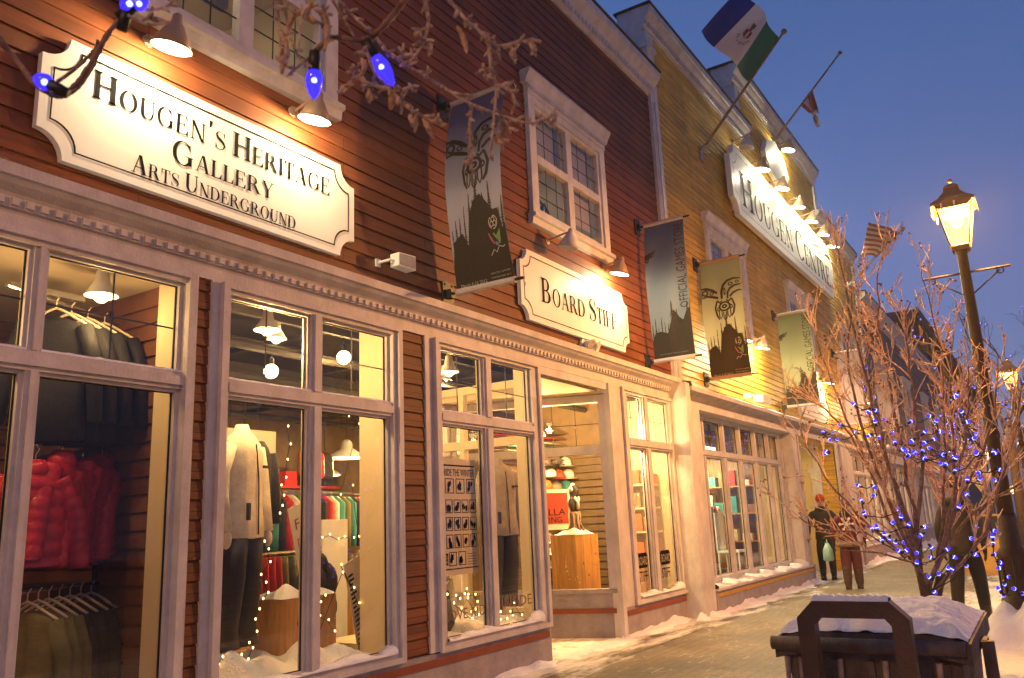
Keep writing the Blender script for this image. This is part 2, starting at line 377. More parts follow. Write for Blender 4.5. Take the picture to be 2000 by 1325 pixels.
def cornice(mb, x0, x1, Yw, Yf, z0, z1, dent=True, dpitch=.085):
    """moulded cornice between wall plane Yw and fascia plane Yf, z0 bottom .. z1 top"""
    h = z1-z0; d = Yw-Yf
    prof = [(Yw, z1), (Yf-.01, z1-.03*h), (Yf, z1-.30*h), (Yf+.12*d, z1-.32*h), (Yf+.25*d, z1-.42*h), (Yf+.55*d, z1-.55*h), (Yf+.62*d, z1-.62*h), (Yf+.62*d, z1-.88*h), (Yf+.75*d, z1-.9*h), (Yf+.8*d, z0), (Yw, z0)]
    mb.extrude_x(prof, x0, x1)
    if dent:
        x = x0+.02
        while x < x1-.04:
            mb.box(x, x+dpitch*.5, Yf+.5*d, Yf+.62*d, z1-.84*h, z1-.66*h); x += dpitch
def frame_rect(mb, x0, x1, z0, z1, wl, wr, wb, wt, y0, y1):
    mb.box(x0, x0+wl, y0, y1, z0, z1); mb.box(x1-wr, x1, y0, y1, z0, z1)
    mb.box(x0+wl, x1-wr, y0, y1, z0, z0+wb); mb.box(x0+wl, x1-wr, y0, y1, z1-wt, z1)
def sill_snow(x0, x1, y0, y1, z, h, seed, parent, endup=.06):
    rnd = random.Random(seed); mb = MB(); mb.smooth = True; n = max(8, int((x1-x0)/.035)); k = 5; rows = []
    for i in range(n+1):
        x = x0+(x1-x0)*i/n; e = min(i, n-i)/n*(x1-x0)
        up = endup*max(0, 1-(x1-x)/.25)**2 + .5*endup*max(0, 1-(x-x0)/.15)**2
        H = h*(.55+.35*sin(x*6.1+seed)+.25*sin(x*15.3+seed*2)+rnd.uniform(-.18, .18))+up
        rows.append([(x, y0-.006, z), (x, y0-.004+rnd.uniform(-.006, .004), z+H*.45), (x, y0+(y1-y0)*.25, z+H*.8), (x, y0+(y1-y0)*.6, z+H), (x, y1-.004, z+H*1.08), (x, y1, z)])
    mb.grid(lambda u, v: rows[round(u*n)][round(v*k)], n, k)
    return mb.build('sill_snow', M['snow'], parent)
def shop_window(parent, x0, x1, cols, Yf=4.85, zb=.37, zt=3.25, transom=(2.42, 2.58), glass='glass', snow=True, muntins=True, trimw=.1, seed=1, inner_top=3.17, inner_bot=.46, rows=2):
    """timber frame with glass lights; cols = list of (x0,x1) of the panes"""
    mb = MB()
    frame_rect(mb, x0, x1, zb, zt, cols[0][0]-x0-.03, x1-cols[-1][1]-.03, inner_bot-zb-.02, zt-inner_top-.02, Yf, 4.97)
    # raised outer casing
    frame_rect(mb, x0-.005, x1+.005, zb-.01, zt+.012, .055, .055, .045, .04, Yf-.03, Yf-.001)
    xi0, xi1 = cols[0][0]-.03, cols[-1][1]+.03
    if rows == 2:
        mb.box(xi0, xi1, Yf+.015, 4.965, transom[0]+.02, transom[1]-.02)
        mb.box(xi0, xi1, Yf-.01, Yf+.014, transom[0]+.045, transom[1]-.05)
    for (a0, a1), (b0, b1) in zip(cols[:-1], cols[1:]):
        spans = ((inner_bot-.02, transom[0]+.02), (transom[1]-.02, inner_top+.02)) if rows == 2 else ((inner_bot-.02, inner_top+.02),)
        for za, zz in spans:
            mb.box(a1+.02, b0-.02, Yf+.02, 4.962, za, zz); mb.box(a1+.045, b0-.045, Yf, Yf+.019, za, zz)
    # inner bead round every pane
    lights = []
    for a0, a1 in cols:
        if rows == 2: lights += [(a0, a1, inner_bot, transom[0], False), (a0, a1, transom[1], inner_top, True)]
        else: lights += [(a0, a1, inner_bot, inner_top, False)]
    for a0, a1, za, zz, up in lights: frame_rect(mb, a0-.03, a1+.03, za-.03, zz+.03, .03, .03, .03, .03, Yf+.045, 4.958)
    fr = mb.build('window', M['trim'], parent)
    for a0, a1, za, zz, up in lights:
        p = MB(); p.box(a0-.005, a1+.005, 4.938, 4.944, za-.005, zz+.005); p.build('pane', M[glass], fr)
        s = MB(); frame_rect(s, a0-.002, a1+.002, za-.002, zz+.002, .008, .010, .008, .008, 4.925, 4.937); s.build('glazing_seal', M['seal'], fr)
        if up and muntins:
            q = MB(); xm, zm = (a0+a1)/2, (za+zz)/2; q.box(xm-.005, xm+.005, 4.945, 4.951, za, zz); q.box(a0, a1, 4.952, 4.957, zm-.005, zm+.005); q.build('glazing_bar', M['muntin'], fr)
    if snow:
        o = sill_snow(xi0, xi1, Yf-.02, 4.935, inner_bot-.02, .05, seed, fr)
        if rows == 2:
            t = MB(); t.smooth = True
            for a0, a1 in cols:
                n = 14
                rr = [[(a0-.02+(a1-a0+.04)*i/n, Yf+.012, transom[1]-.022), (a0-.02+(a1-a0+.04)*i/n, Yf+.02, transom[1]-.012+.008*random.random()), (a0-.02+(a1-a0+.04)*i/n, 4.93, transom[1]-.008+.02*random.random())] for i in range(n+1)]
                t.grid(lambda u, v: rr[round(u*n)][round(v*2)], n, 2)
            t.build('transom_snow', M['snow'], fr)
    return fr
def upper_window(parent, x0, x1, z0, z1, Y=4.95, curtain=None, seed=0, lit=None):
    """house window with header cornice; x0..x1 / z0..z1 = outer casing"""
    mb = MB()
    hz = z1-.30
    frame_rect(mb, x0, x1, z0+.14, hz, .15, .15, .06, .09, Y-.075, Y+.05)
    frame_rect(mb, x0+.15, x1-.15, z0+.2, hz-.09, .06, .06, .05, .05, Y-.045, Y+.04)
    # head: frieze + crown, sill
    mb.box(x0-.01, x1+.01, Y-.09, Y, hz, hz+.12)
    mb.extrude_x([(Y, z1), (Y-.17, z1), (Y-.17, z1-.03), (Y-.15, z1-.06), (Y-.115, z1-.12), (Y-.10, z1-.18), (Y, z1-.18)], x0-.08, x1+.08)
    x = x0
    while x < x1-.02: mb.box(x, x+.025, Y-.115, Y-.09, hz+.06, hz+.11); x += .05
    mb.extrude_x([(Y, z0), (Y-.08, z0), (Y-.09, z0+.08), (Y-.13, z0+.09), (Y-.13, z0+.135), (Y, z0+.14)], x0-.04, x1+.04)
    xm = (x0+x1)/2; zi0, zi1 = z0+.25, hz-.14; xi0, xi1 = x0+.21, x1-.21; zm = (zi0+zi1)/2
    mb.box(xm-.07, xm+.07, Y-.05, Y+.04, zi0-.002, zi1+.002)
    mb.box(xi0-.002, xm-.07, Y-.05, Y+.04, zm-.055, zm+.055); mb.box(xm+.07, xi1+.002, Y-.05, Y+.04, zm-.055, zm+.055)
    fr = mb.build('window', M['trim'], parent)
    for a0, a1 in ((xi0, xm-.07), (xm+.07, xi1)):
        for b0, b1 in ((zi0, zm-.055), (zm+.055, zi1)):
            p = MB(); p.box(a0-.003, a1+.003, Y, Y+.005, b0-.003, b1+.003); p.build('pane', M['glass'], fr)
            q = MB()
            for i in (1, 2):
                xx = a0+(a1-a0)*i/3; q.box(xx-.006, xx+.006, Y-.004, Y-.001, b0, b1)
                zz = b0+(b1-b0)*i/3; q.box(a0, a1, Y-.009, Y-.0045, zz-.006, zz+.006)
            q.build('glazing_bar', M['muntin'], fr)
    return fr, (xi0, xi1, zi0, zi1, xm, zm)
def room(parent, x0, x1, y0, y1, z0, z1, wall, ceil, floor, name='room'):
    mb = MB(); mb.poly([(x0, y1, z0), (x1, y1, z0), (x1, y1, z1), (x0, y1, z1)]); mb.poly([(x0, y0, z0), (x0, y1, z0), (x0, y1, z1), (x0, y0, z1)]); mb.poly([(x1, y1, z0), (x1, y0, z0), (x1, y0, z1), (x1, y1, z1)])
    mb.build(name+'_wall', wall, parent)
    mb = MB(); mb.poly([(x0, y0, z1), (x0, y1, z1), (x1, y1, z1), (x1, y0, z1)]); mb.build(name+'_ceiling', ceil, parent)
    mb = MB(); mb.poly([(x0, y0, z0), (x1, y0, z0), (x1, y1, z0), (x0, y1, z0)]); mb.build(name+'_floor', floor, parent)

# ================================================================== red building
RX0, RX1 = -5.0, 12.55
red = thing('red_building', 'two storey shop building with dark red board siding and pale lilac shopfront', 'building', (3.8, 4.95, 0), world=True)
W1 = [(.25, 1.25), (1.40, 2.40), (2.52, 3.42)]
W2 = [(3.85, 4.61), (4.77, 5.57)]
W3 = [(6.34, 7.04), (7.22, 7.97)]
W4 = [(10.56, 11.09), (11.29, 12.03)]
UW = [(2.92, 4.92, 5.05, 7.12), (8.28, 10.42, 5.05, 7.12)]
op = [(.10, 3.50, .36, 3.26), (3.74, 5.70, .36, 3.26), (6.20, 8.16, .36, 3.26), (8.1, 10.35, -1, 3.26), (10.3, 12.5, -1, 3.26)] + [(a+.1, b-.1, c+.1, d-.2) for a, b, c, d in UW]
mb = MB(); siding(mb, RX0, RX1, .30, 8.75, .133, 4.95, op); mb.build('siding', M['red'], red)
# shopfront cornice + frieze
mb = MB(); cornice(mb, RX0, RX1-.02, 4.93, 4.72, 3.26+.09, 3.60); mb.box(RX0, RX1-.03, 4.865, 4.93, 3.262, 3.349); mb.box(8.16, 10.36, 4.87, 4.93, 3.17, 3.26)
mb.build('shopfront_cornice', M['trim'], red)
mb = MB(); mb.poly([(RX0, 4.928, 3.612), (RX0, 4.735, 3.603), (RX1-.03, 4.735, 3.603), (RX1-.03, 4.928, 3.612)]); mb.build('ledge_snow', M['snow'], red)
# eaves cornice
mb = MB(); cornice(mb, RX0, RX1+.10, 4.95, 4.74, 8.66, 9.10, True, .11); mb.build('eaves_cornice', M['trim'], red)
# corner board between the two buildings
mb = MB(); mb.box(12.55, 12.72, 4.87, 4.96, 3.62, 8.56); mb.box(12.60, 12.67, 4.845, 4.87, 3.62, 8.56); mb.build('corner_board', M['trim'], red)
# pilaster boards beside the shop windows
mb = MB()
for a, b in ((3.50, 3.55), (3.665, 3.74), (5.70, 5.74), (6.08, 6.20)): mb.box(a, b, 4.865, 4.96, .37, 3.262)
each_box(mb, 'pilaster', M['trim'], red)
for a, b in ((3.55, 3.665), (5.74, 6.08)): mb = MB(); siding(mb, a, b, .37, 3.262, .133, 4.902); mb.build('siding', M['red'], red)
# plinth
mb = MB(); mb.box(RX0, 8.17, 4.86, 5.0, 0, .36); mb.box(10.02, 12.5, 4.86, 5.0, 0, .36); each_box(mb, 'plinth', M['base'], red)
mb = MB(); mb.box(RX0, 8.12, 4.848, 4.86, .255, .315); mb.box(10.10, 12.45, 4.848, 4.86, .255, .315); each_box(mb, 'painted_band', M['band_red'], red)
# shop windows
shop_window(red, .12, 3.50, W1, seed=1)
shop_window(red, 3.74, 5.70, W2, seed=2)
shop_window(red, 6.20, 8.15, W3, seed=3)
shop_window(red, 10.36, 12.28, W4, seed=4, glass='glass_milky')
mb = MB(); mb.box(12.28, 12.36, 4.87, 4.98, .36, 3.262); mb.box(12.42, 12.5, 4.87, 4.98, .36, 3.262); each_box(mb, 'pilaster', M['trim'], red)
mb = MB(); mb.box(12.36, 12.42, 4.88, 4.98, .36, 3.26); mb.build('brick_strip', M['red'], red)
# entry recess: slanted glazed sides, soffit, back door
A, B = Vector((9.98, 4.92, 0)), Vector((9.28, 7.0, 0))
dAB = (B-A).normalized(); nAB = Vector((dAB.y, -dAB.x, 0))     # towards the street side
if nAB.x > 0: nAB = -nAB
def slab(mb, s0, s1, z0, z1, t0, t1, A=A, d=dAB, n=nAB):
    p = []
    for z in (z0, z1):
        for s, t in ((s0, t0), (s1, t0), (s1, t1), (s0, t1)):
            q = A + d*s + n*t; p.append((q.x, q.y, z))
    mb.hexa(p)
L = (B-A).length
mb = MB(); slab(mb, 0, L, 0, .55, -.10, .0); slab(mb, 0, L, .55, .60, -.10, .035); mb.build('recess_plinth', M['base'], red)
mb = MB(); slab(mb, .02, L, .30, .36, .001, .014); each_box(mb, 'painted_band', M['band_red'], red)
mb = MB()
slab(mb, 0, .10, .60, 3.12, -.10, .02); slab(mb, L-.1, L, .60, 3.12, -.10, .02); slab(mb, .10, L-.1, 2.33, 2.44, -.09, .01); slab(mb, .10, L-.1, 3.02, 3.12, -.10, .02)
slab(mb, 1.10, 1.18, .60, 2.33, -.09, .01); slab(mb, 1.10, 1.18, 2.44, 3.02, -.09, .01)
sw = mb.build('recess_window', M['trim'], red)
for s0, s1, z0, z1 in ((.10, 1.10, .60, 2.33), (1.18, L-.1, .60, 2.33), (.10, 1.10, 2.44, 3.02), (1.18, L-.1, 2.44, 3.02)):
    mb = MB(); slab(mb, s0, s1, z0, z1, -.05, -.045); mb.build('pane', M['glass'], sw)
mb = MB()
for i in range(1, 6): slab(mb, .10+i*.32, .108+i*.32, 2.44, 3.02, -.04, -.034)
slab(mb, .1, L-.1, 2.725, 2.735, -.033, -.028); mb.build('glazing_bar', M['muntin'], sw)
mb = MB(); mb.box(9.98, 10.36, 4.86, 5.02, .36, 3.262); mb.box(9.96, 10.06, 4.84, 4.99, 0, 3.262); mb.build('entry_post', M['trim'], red)
mb = MB(); mb.poly([(8.16, 4.9, 3.13), (8.16, 7.05, 3.13), (10.1, 7.05, 3.13), (10.1, 4.9, 3.13)]); mb.build('entry_soffit', M['cream'], red)
# left side of the recess (seen through window 3)
A2, B2 = Vector((8.20, 4.97, 0)), Vector((8.20, 7.0, 0)); d2 = Vector((0, 1, 0)); n2 = Vector((1, 0, 0))
mb = MB()
for s0, s1, z0, z1 in ((0, 2.03, 0, .55), (0, .09, .55, 3.12), (.95, 1.02, .55, 3.12), (1.94, 2.03, .55, 3.12), (.09, .95, 2.36, 2.46), (1.02, 1.94, 2.36, 2.46), (.09, .95, 3.03, 3.12), (1.02, 1.94, 3.03, 3.12)):
    slab(mb, s0, s1, z0, z1, -.08, 0, A2, d2, n2)
sw2 = mb.build('recess_window', M['cream'], red)
for s0, s1, z0, z1 in ((.09, .95, .55, 2.36), (1.02, 1.94, .55, 2.36), (.09, .95, 2.46, 3.03), (1.02, 1.94, 2.46, 3.03)):
    mb = MB(); slab(mb, s0, s1, z0, z1, -.04, -.035, A2, d2, n2); mb.build('pane', M['glass'], sw2)
mb = MB(); frame_rect(mb, 8.21, 9.26, 0.001, 2.46, .08, .08, .02, .08, 6.98, 7.06); frame_rect(mb, 8.21, 9.26, 2.46, 3.12, .08, .08, .06, .06, 6.98, 7.06)
mb.box(8.32, 9.15, 7.0, 7.05, .03, .26); mb.box(8.32, 8.42, 7.0, 7.05, .26, 2.36); mb.box(9.05, 9.15, 7.0, 7.05, .26, 2.36); mb.box(8.42, 9.05, 7.0, 7.05, 2.24, 2.36)
dr = mb.build('shop_door', M['trim'], red)
mb = MB(); mb.box(8.42, 9.05, 7.02, 7.026, .26, 2.24); mb.build('pane', M['glass'], dr)
mb = MB(); mb.tube([(8.5, 6.99, 1.0), (8.5, 6.94, 1.0), (8.5, 6.94, 1.25), (8.5, 6.99, 1.25)], .012); mb.build('handle', M['black'], dr)
# interiors of the red building
room(red, -1.5, 3.60, 4.98, 7.2, .36, 3.30, M['slat'], M['cream'], M['floor_in'], 'clothes_shop')
mb = MB(); mb.box(3.44, 3.59, 4.98, 5.16, .36, 3.29); each_box(mb, 'display_partition', M['cream'], red)
mb = MB()
z = .4
while z < 3.2: mb.box(3.575, 3.597, 5.18, 7.15, z, z+.10); z += .125
z = .4
while z < 3.2: mb.box(-1.4, 3.55, 7.16, 7.185, z, z+.10); z += .125
mb.build('slat_board', M['slat'], red)
mb = MB()
mb.poly([(3.62, 12.5, .0), (12.5, 12.5, .0), (12.5, 12.5, 3.9), (3.62, 12.5, 3.9)]); mb.poly([(3.62, 4.98, 0), (3.62, 12.5, 0), (3.62, 12.5, 3.9), (3.62, 4.98, 3.9)]); mb.poly([(12.5, 12.5, 0), (12.5, 4.98, 0), (12.5, 4.98, 3.9), (12.5, 12.5, 3.9)])
mb.build('board_shop_wall', M['brown_wall'], red)
mb = MB(); mb.poly([(3.6, 4.98, 3.9), (3.6, 12.5, 3.9), (12.5, 12.5, 3.9), (12.5, 4.98, 3.9)])
for k in range(6): mb.box(3.7, 12.4, 6.0+k*1.1, 6.06+k*1.1, 3.45, 3.55)
for k in range(5): mb.box(4.6+k*1.7, 4.66+k*1.7, 5.2, 12.4, 3.58, 3.64)
for k in range(4): mb.tube([(3.7, 6.5+k*1.3, 3.3), (12.4, 6.5+k*1.3, 3.3)], .05, 8)
mb.build('board_shop_ceiling', M['ceil_dark'], red)
mb = MB(); mb.poly([(3.6, 4.98, .05), (8.1, 4.98, .05), (8.1, 7.1, .05), (3.6, 7.1, .05)]); mb.poly([(3.6, 7.1, .05), (12.5, 7.1, .05), (12.5, 12.5, .05), (3.6, 12.5, .05)]); mb.poly([(10.1, 4.98, .05), (12.5, 4.98, .05), (12.5, 7.1, .05), (9.3, 7.1, .05)])
mb.build('board_shop_floor', M['floor_in'], red)
mb = MB(); mb.box(3.63, 5.72, 5.0, 6.6, .30, .42); mb.box(6.1, 8.1, 5.0, 6.3, .30, .42); each_box(mb, 'display_deck', M['cream'], red)
mb = MB(); mb.box(5.60, 5.74, 4.98, 5.26, .42, 3.35); mb.box(3.63, 3.80, 4.98, 5.35, .42, 3.35); mb.box(6.08, 6.26, 4.98, 5.4, .42, 3.35); mb.box(8.0, 8.16, 4.98, 5.1, .42, 3.35); mb.box(12.08, 12.48, 4.985, 5.06, .36, 3.3); mb.box(12.1, 12.49, 5.06, 5.78, .1, 3.3); mb.box(10.1, 10.5, 4.985, 5.05, .36, 3.2); each_box(mb, 'display_partition', M['cream'], red)
mb = MB(); mb.box(3.63, 12.49, 4.985, 5.04, 3.20, 3.36); mb.build('display_header', M['cream'], red)
# upper floor rooms behind the two house windows
for i, (a, b, c, d) in enumerate(UW):
    room(red, a-.4, b+.4, 5.02, 7.6, c-.4, d-.15, M['cream'], M['cream'], M['floor_in'], 'upper_room')
    f, (xi0, xi1, zi0, zi1, xm, zm) = upper_window(red, a, b, c, d)
# walls, roof
mb = MB(); mb.poly([(RX0, 5.0, 0), (RX0, 13, 0), (RX0, 13, 8.9), (RX0, 5.0, 8.9)][::-1]); mb.poly([(RX0, 13, 0), (RX1, 13, 0), (RX1, 13, 8.9), (RX0, 13, 8.9)][::-1]); mb.build('side_wall', M['red'], red)
mb = MB(); mb.box(RX0, RX1, 4.94, 13, 8.95, 9.02); mb.box(RX0, RX1+.12, 4.71, 5.05, 9.102, 9.13); mb.build('roof', M['roof'], red)

# ================================================================== yellow building
YX0, YX1 = 12.72, 30.6
yel = thing('yellow_building', 'tall yellow board sided building with stepped parapet and lit sign lamps', 'building', (20, 4.95, 0), world=True)
YW = [(14.78, 17.18, 4.95, 7.18), (20.5, 22.9, 4.95, 7.12), (26.6, 29.0, 4.95, 7.12)]
op = [(YX0, 20.3, -1, 3.3), (20.2, 24.6, -1, 3.3), (24.4, YX1, -1, 3.3)] + [(a+.1, b-.1, c+.1, d-.2) for a, b, c, d in YW]
mb = MB(); siding(mb, YX0, YX1, 3.3, 10.0, .118, 4.95, op); siding(mb, 17.95, 25.5, 10.0, 11.4, .118, 4.95, (), zph=-.04); mb.build('siding', M['yellow'], yel)
mb = MB()
cornice(mb, 12.50, 18.38, 4.95, 4.76, 10.0, 10.42, True, .13); cornice(mb, 17.75, 25.65, 4.95, 4.74, 11.38, 11.82, True, .13); cornice(mb, 25.1, 30.75, 4.95, 4.76, 10.0, 10.42, True, .13)
mb.box(12.50, 12.82, 4.88, 5.35, 3.62, 9.92); mb.box(12.50, 12.6, 4.95, 5.4, 9.92, 10.42); mb.box(12.46, 12.86, 4.84, 5.40, 9.60, 9.70)
mb.box(17.80, 18.05, 4.88, 5.35, 10.42, 11.28); mb.box(17.78, 17.9, 4.95, 5.4, 11.28, 11.82); mb.box(25.40, 25.62, 4.88, 5.35, 10.42, 11.28); mb.box(30.4, 30.62, 4.88, 5.3, 3.6, 9.92)
mb.build('parapet_cornice', M['trim'], yel)
mb = MB(); mb.box(12.60, 18.3, 4.97, 5.33, 9.0, 10.40); mb.box(17.9, 25.6, 4.97, 5.33, 9.0, 11.80); mb.box(25.6, 30.6, 4.97, 5.33, 9.0, 10.40); mb.build('parapet', M['yellow'], yel)
mb = MB(); mb.box(12.46, 18.42, 4.73, 5.45, 10.425, 10.455); mb.box(17.71, 25.69, 4.71, 5.45, 11.825, 11.855); mb.box(25.7, 30.79, 4.73, 5.45, 10.425, 10.455); mb.box(YX0, YX1, 5.34, 14, 8.9, 9.0); mb.build('roof', M['roof'], yel)
mb = MB(); mb.poly([(YX1, 4.97, 0), (YX1, 14, 0), (YX1, 14, 9.2), (YX1, 4.97, 9.2)]); mb.poly([(YX0, 14, 0), (YX1, 14, 0), (YX1, 14, 9), (YX0, 14, 9)][::-1]); mb.build('side_wall', M['yellow'], yel)
# shopfront
mb = MB(); cornice(mb, 12.32, YX1, 4.93, 4.55, 3.22, 3.47, False); mb.box(12.32, 20.2, 4.62, 4.93, 3.13, 3.22); mb.box(24.5, YX1, 4.62, 4.93, 3.13, 3.22); mb.box(20.2, 24.5, 4.62, 4.7, 3.13, 3.22); mb.build('shopfront_cornice', M['trim'], yel)
mb = MB(); mb.smooth = True
n = 240; rr = []
rnd = random.Random(3)
for i in range(n+1):
    x = 12.36+(YX1-12.36)*i/n; H = .03+.05*(.5+.5*sin(x*3.1))*rnd.uniform(.4, 1)+.16*max(0, 1-(x-12.36)/1.1)**1.5
    rr.append([(x, 4.55+rnd.uniform(-.01, .01), 3.46), (x, 4.57, 3.47+H*.35), (x, 4.70, 3.47+H*.5), (x, 4.92, 3.475+H)])
mb.grid(lambda u, v: rr[round(u*n)][round(v*3)], n, 3); mb.build('ledge_snow', M['snow'], yel)
mb = MB(); mb.box(12.12, 12.30, 4.58, 4.99, 0, 3.50); mb.box(12.32, 12.74, 4.62, 4.99, 0, 3.13); mb.box(18.30, 18.62, 4.62, 4.99, 0.3, 3.13); mb.box(12.55, 12.72, 4.84, 4.95, 3.50, 3.62)
each_box(mb, 'pilaster', M['trim'], yel)
mb = MB(); mb.box(12.74, 18.9, 4.60, 5.0, 0, .33); mb.box(24.5, YX1, 4.60, 5.0, 0, .45); each_box(mb, 'plinth', M['base'], yel)
mb = MB(); mb.box(12.74, 18.9, 4.57, 4.88, .33, .36); mb.box(24.5, YX1, 4.57, 4.9, .45, .48); each_box(mb, 'sill', M['trim'], yel)
mb = MB(); mb.box(12.80, 18.88, 4.588, 4.60, .235, .295); each_box(mb, 'painted_band', M['band_yellow'], yel)
mb = MB(); siding(mb, 18.62, 18.90, .36, 3.13, .12, 4.70, ()); mb.box(18.62, 18.9, 4.701, 4.99, .36, 3.13); mb.build('siding', M['yellow'], yel)
mb = MB(); mb.box(18.9, 19.0, 4.66, 4.78, 0, 3.13); each_box(mb, 'pilaster', M['trim'], yel)
YC = [(13.0, 13.46), (13.62, 14.48), (14.66, 15.40), (15.58, 16.34), (16.54, 17.24), (17.42, 18.08)]
shop_window(yel, 12.76, 18.28, YC, Yf=4.87, zb=.365, zt=3.13, transom=(2.42, 2.57), seed=8, inner_top=3.06, inner_bot=.5, snow=False)
sill_snow(12.76, 18.3, 4.575, 4.86, .362, .07, 5, yel, .10)
# door recess with glazed door and yellow cheeks
mb = MB(); siding(mb, 19.0, 22.5, .05, 3.1, .12, 6.4, ()); mb.build('siding', M['yellow'], yel)
mb = MB()
for k in range(26): mb.box(22.462, 22.5, 4.68, 5.04, .01+k*.12, .122+k*.12); mb.box(19.0, 19.03, 4.80, 6.38, .01+k*.12, .122+k*.12)
mb.box(22.5, 22.56, 4.68, 5.06, 0, 3.13); mb.build('recess_wall', M['yellow'], yel)
mb = MB(); mb.poly([(18.9, 4.7, 3.12), (18.9, 6.45, 3.12), (22.55, 6.45, 3.12), (22.55, 4.7, 3.12)]); mb.build('entry_soffit', M['cream'], yel)
mb = MB(); mb.box(22.42, 22.56, 5.04, 5.22, 0, 3.12); each_box(mb, 'pilaster', M['trim'], yel)
mb = MB(); mb.box(22.57, 24.64, 4.66, 5.0, 0, 3.13); mb.box(23.0, 23.5, 4.60, 4.66, 0, 3.13); mb.box(22.5, 22.75, 4.62, 4.66, 0, 3.13); each_box(mb, 'front_panel', M['trim'], yel)
mb = MB()
for y0, y1, z0, z1 in ((5.22, 5.30, 0, 2.55), (6.30, 6.38, 0, 2.55), (5.30, 6.30, 2.45, 2.55), (5.30, 6.30, 0, .12), (5.22, 6.38, 3.04, 3.12), (5.74, 5.82, .12, 2.45)): mb.box(22.46, 22.54, y0, y1, z0, z1)
d = mb.build('shop_door', M['trim'], yel)
for y0, y1, z0, z1 in ((5.30, 5.74, .12, 2.45), (5.82, 6.30, .12, 2.45), (5.22, 6.38, 2.55, 3.04)): mb = MB(); mb.box(22.50, 22.506, y0, y1, z0, z1); mb.build('pane', M['glass'], d)
mb = MB(); mb.tube([(22.45, 5.70, 1.0), (22.40, 5.70, 1.0), (22.40, 5.70, 1.35), (22.45, 5.70, 1.35)], .016); mb.build('handle', M['black'], d)
M['cream_pale'] = mat('pale_yellow_hall_paint', (.78, .70, .42), .7, .05, 3)
room(yel, 22.57, 24.6, 5.02, 8.0, .02, 3.1, M['cream_pale'], M['cream_pale'], M['floor_in'], 'hall')
room(yel, 12.76, 18.98, 5.0, 9.0, .3, 3.3, M['brown_wall'], M['ceil_dark'], M['floor_in'], 'gift_shop')
mb = MB(); mb.box(18.1, 18.35, 5.0, 5.35, .4, 3.2); each_box(mb, 'display_partition', M['cream'], yel)
# right hand shopfront beyond the door
YD = [(24.85, 25.7), (25.85, 26.7), (26.85, 27.7), (27.85, 28.7), (28.85, 29.7)]
shop_window(yel, 24.64, 30.0, YD, Yf=4.80, zb=.48, zt=3.13, transom=(2.42, 2.57), seed=9, inner_top=3.06, inner_bot=.6, snow=True)
room(yel, 24.64, 30.4, 5.0, 8.0, .3, 3.3, M['cream'], M['cream'], M['floor_in'], 'far_shop')
for a, b, c, dd in YW:
    room(yel, a-.3, b+.3, 5.02, 7.0, c-.3, dd-.15, M['cream'], M['cream'], M['floor_in'], 'upper_room'); upper_window(yel, a, b, c, dd)

# ================================================================== far buildings
pur = thing('mauve_building', 'long dark mauve board sided building beyond the yellow one', 'building', (45, 4.95, 0), world=True)
PX0, PX1 = 30.8, 62.0
PW = [(32.6+i*6.2, 35.0+i*6.2, 4.9, 7.0) for i in range(5)]
op = [(PX0, PX1, -1, 3.3)] + [(a+.1, b-.1, c+.1, d-.2) for a, b, c, d in PW]
mb = MB(); siding(mb, PX0, PX1, 3.3, 8.6, .16, 4.98, op); mb.build('siding', M['purple'], pur)
mb = MB(); cornice(mb, PX0-.05, PX1, 4.98, 4.66, 8.45, 9.05, False); cornice(mb, PX0, PX1, 4.96, 4.6, 3.2, 3.6, False); mb.box(PX0, PX1, 4.66, 4.96, 3.0, 3.2); mb.build('cornice', M['trim'], pur)
mb = MB(); mb.box(PX0, PX1, 4.70, 5.0, 0, .6); each_box(mb, 'plinth', M['base'], pur)
mb = MB(); mb.box(PX0, PX1, 5.0, 13, 8.7, 8.8); mb.box(PX0-.05, PX1, 4.63, 5.05, 9.055, 9.08); mb.poly([(PX0, 13, 0), (PX1, 13, 0), (PX1, 13, 9), (PX0, 13, 9)]); mb.poly([(PX1, 5, 0), (PX1, 13, 0), (PX1, 13, 9), (PX1, 5, 9)]); mb.build('roof', M['roof'], pur)
for i in range(5):
    x = PX0+.3+i*6.2
    shop_window(pur, x, x+5.6, [(x+.35+j*1.3, x+1.5+j*1.3) for j in range(4)], Yf=4.80, zb=.6, zt=3.0, transom=(2.3, 2.45), inner_top=2.9, inner_bot=.75, snow=False, muntins=False)
    mb = MB(); mb.box(x-.28, x-.02, 4.72, 5.0, .6, 3.0); each_box(mb, 'pilaster', M['trim'], pur)
    a, b, c, d = PW[i]
    room(pur, a-.3, b+.3, 5.02, 6.6, c-.2, d-.15, M['cream'], M['cream'], M['floor_in'], 'upper_room'); upper_window(pur, a, b, c, d, Y=4.98)
room(pur, PX0, PX1, 5.0, 9, .2, 3.3, M['cream'], M['cream'], M['floor_in'], 'far_shop')
tal = thing('gabled_building', 'taller dark building with deep roof overhang behind the mauve building', 'building', (60, 5, 0), world=True)
mb = MB(); siding(mb, 43.5, 90, 3, 10.3, .2, 5.3, ()); mb.box(43.5, 90, 5.301, 16, 0, 10.4); mb.build('wall', M['purple'], tal)
mb = MB(); mb.hexa([(43.0, 4.4, 10.35), (90, 4.4, 10.35), (90, 16, 10.35), (43.0, 16, 10.35), (43.0, 4.4, 10.75), (90, 4.4, 10.75), (90, 16, 11.0), (43.0, 16, 11.0)])
for k in range(5): mb.box(43.0, 90, 4.33-.02*k, 4.40, 10.36+k*.1, 10.42+k*.1)
mb.build('roof', M['purple'], tal)

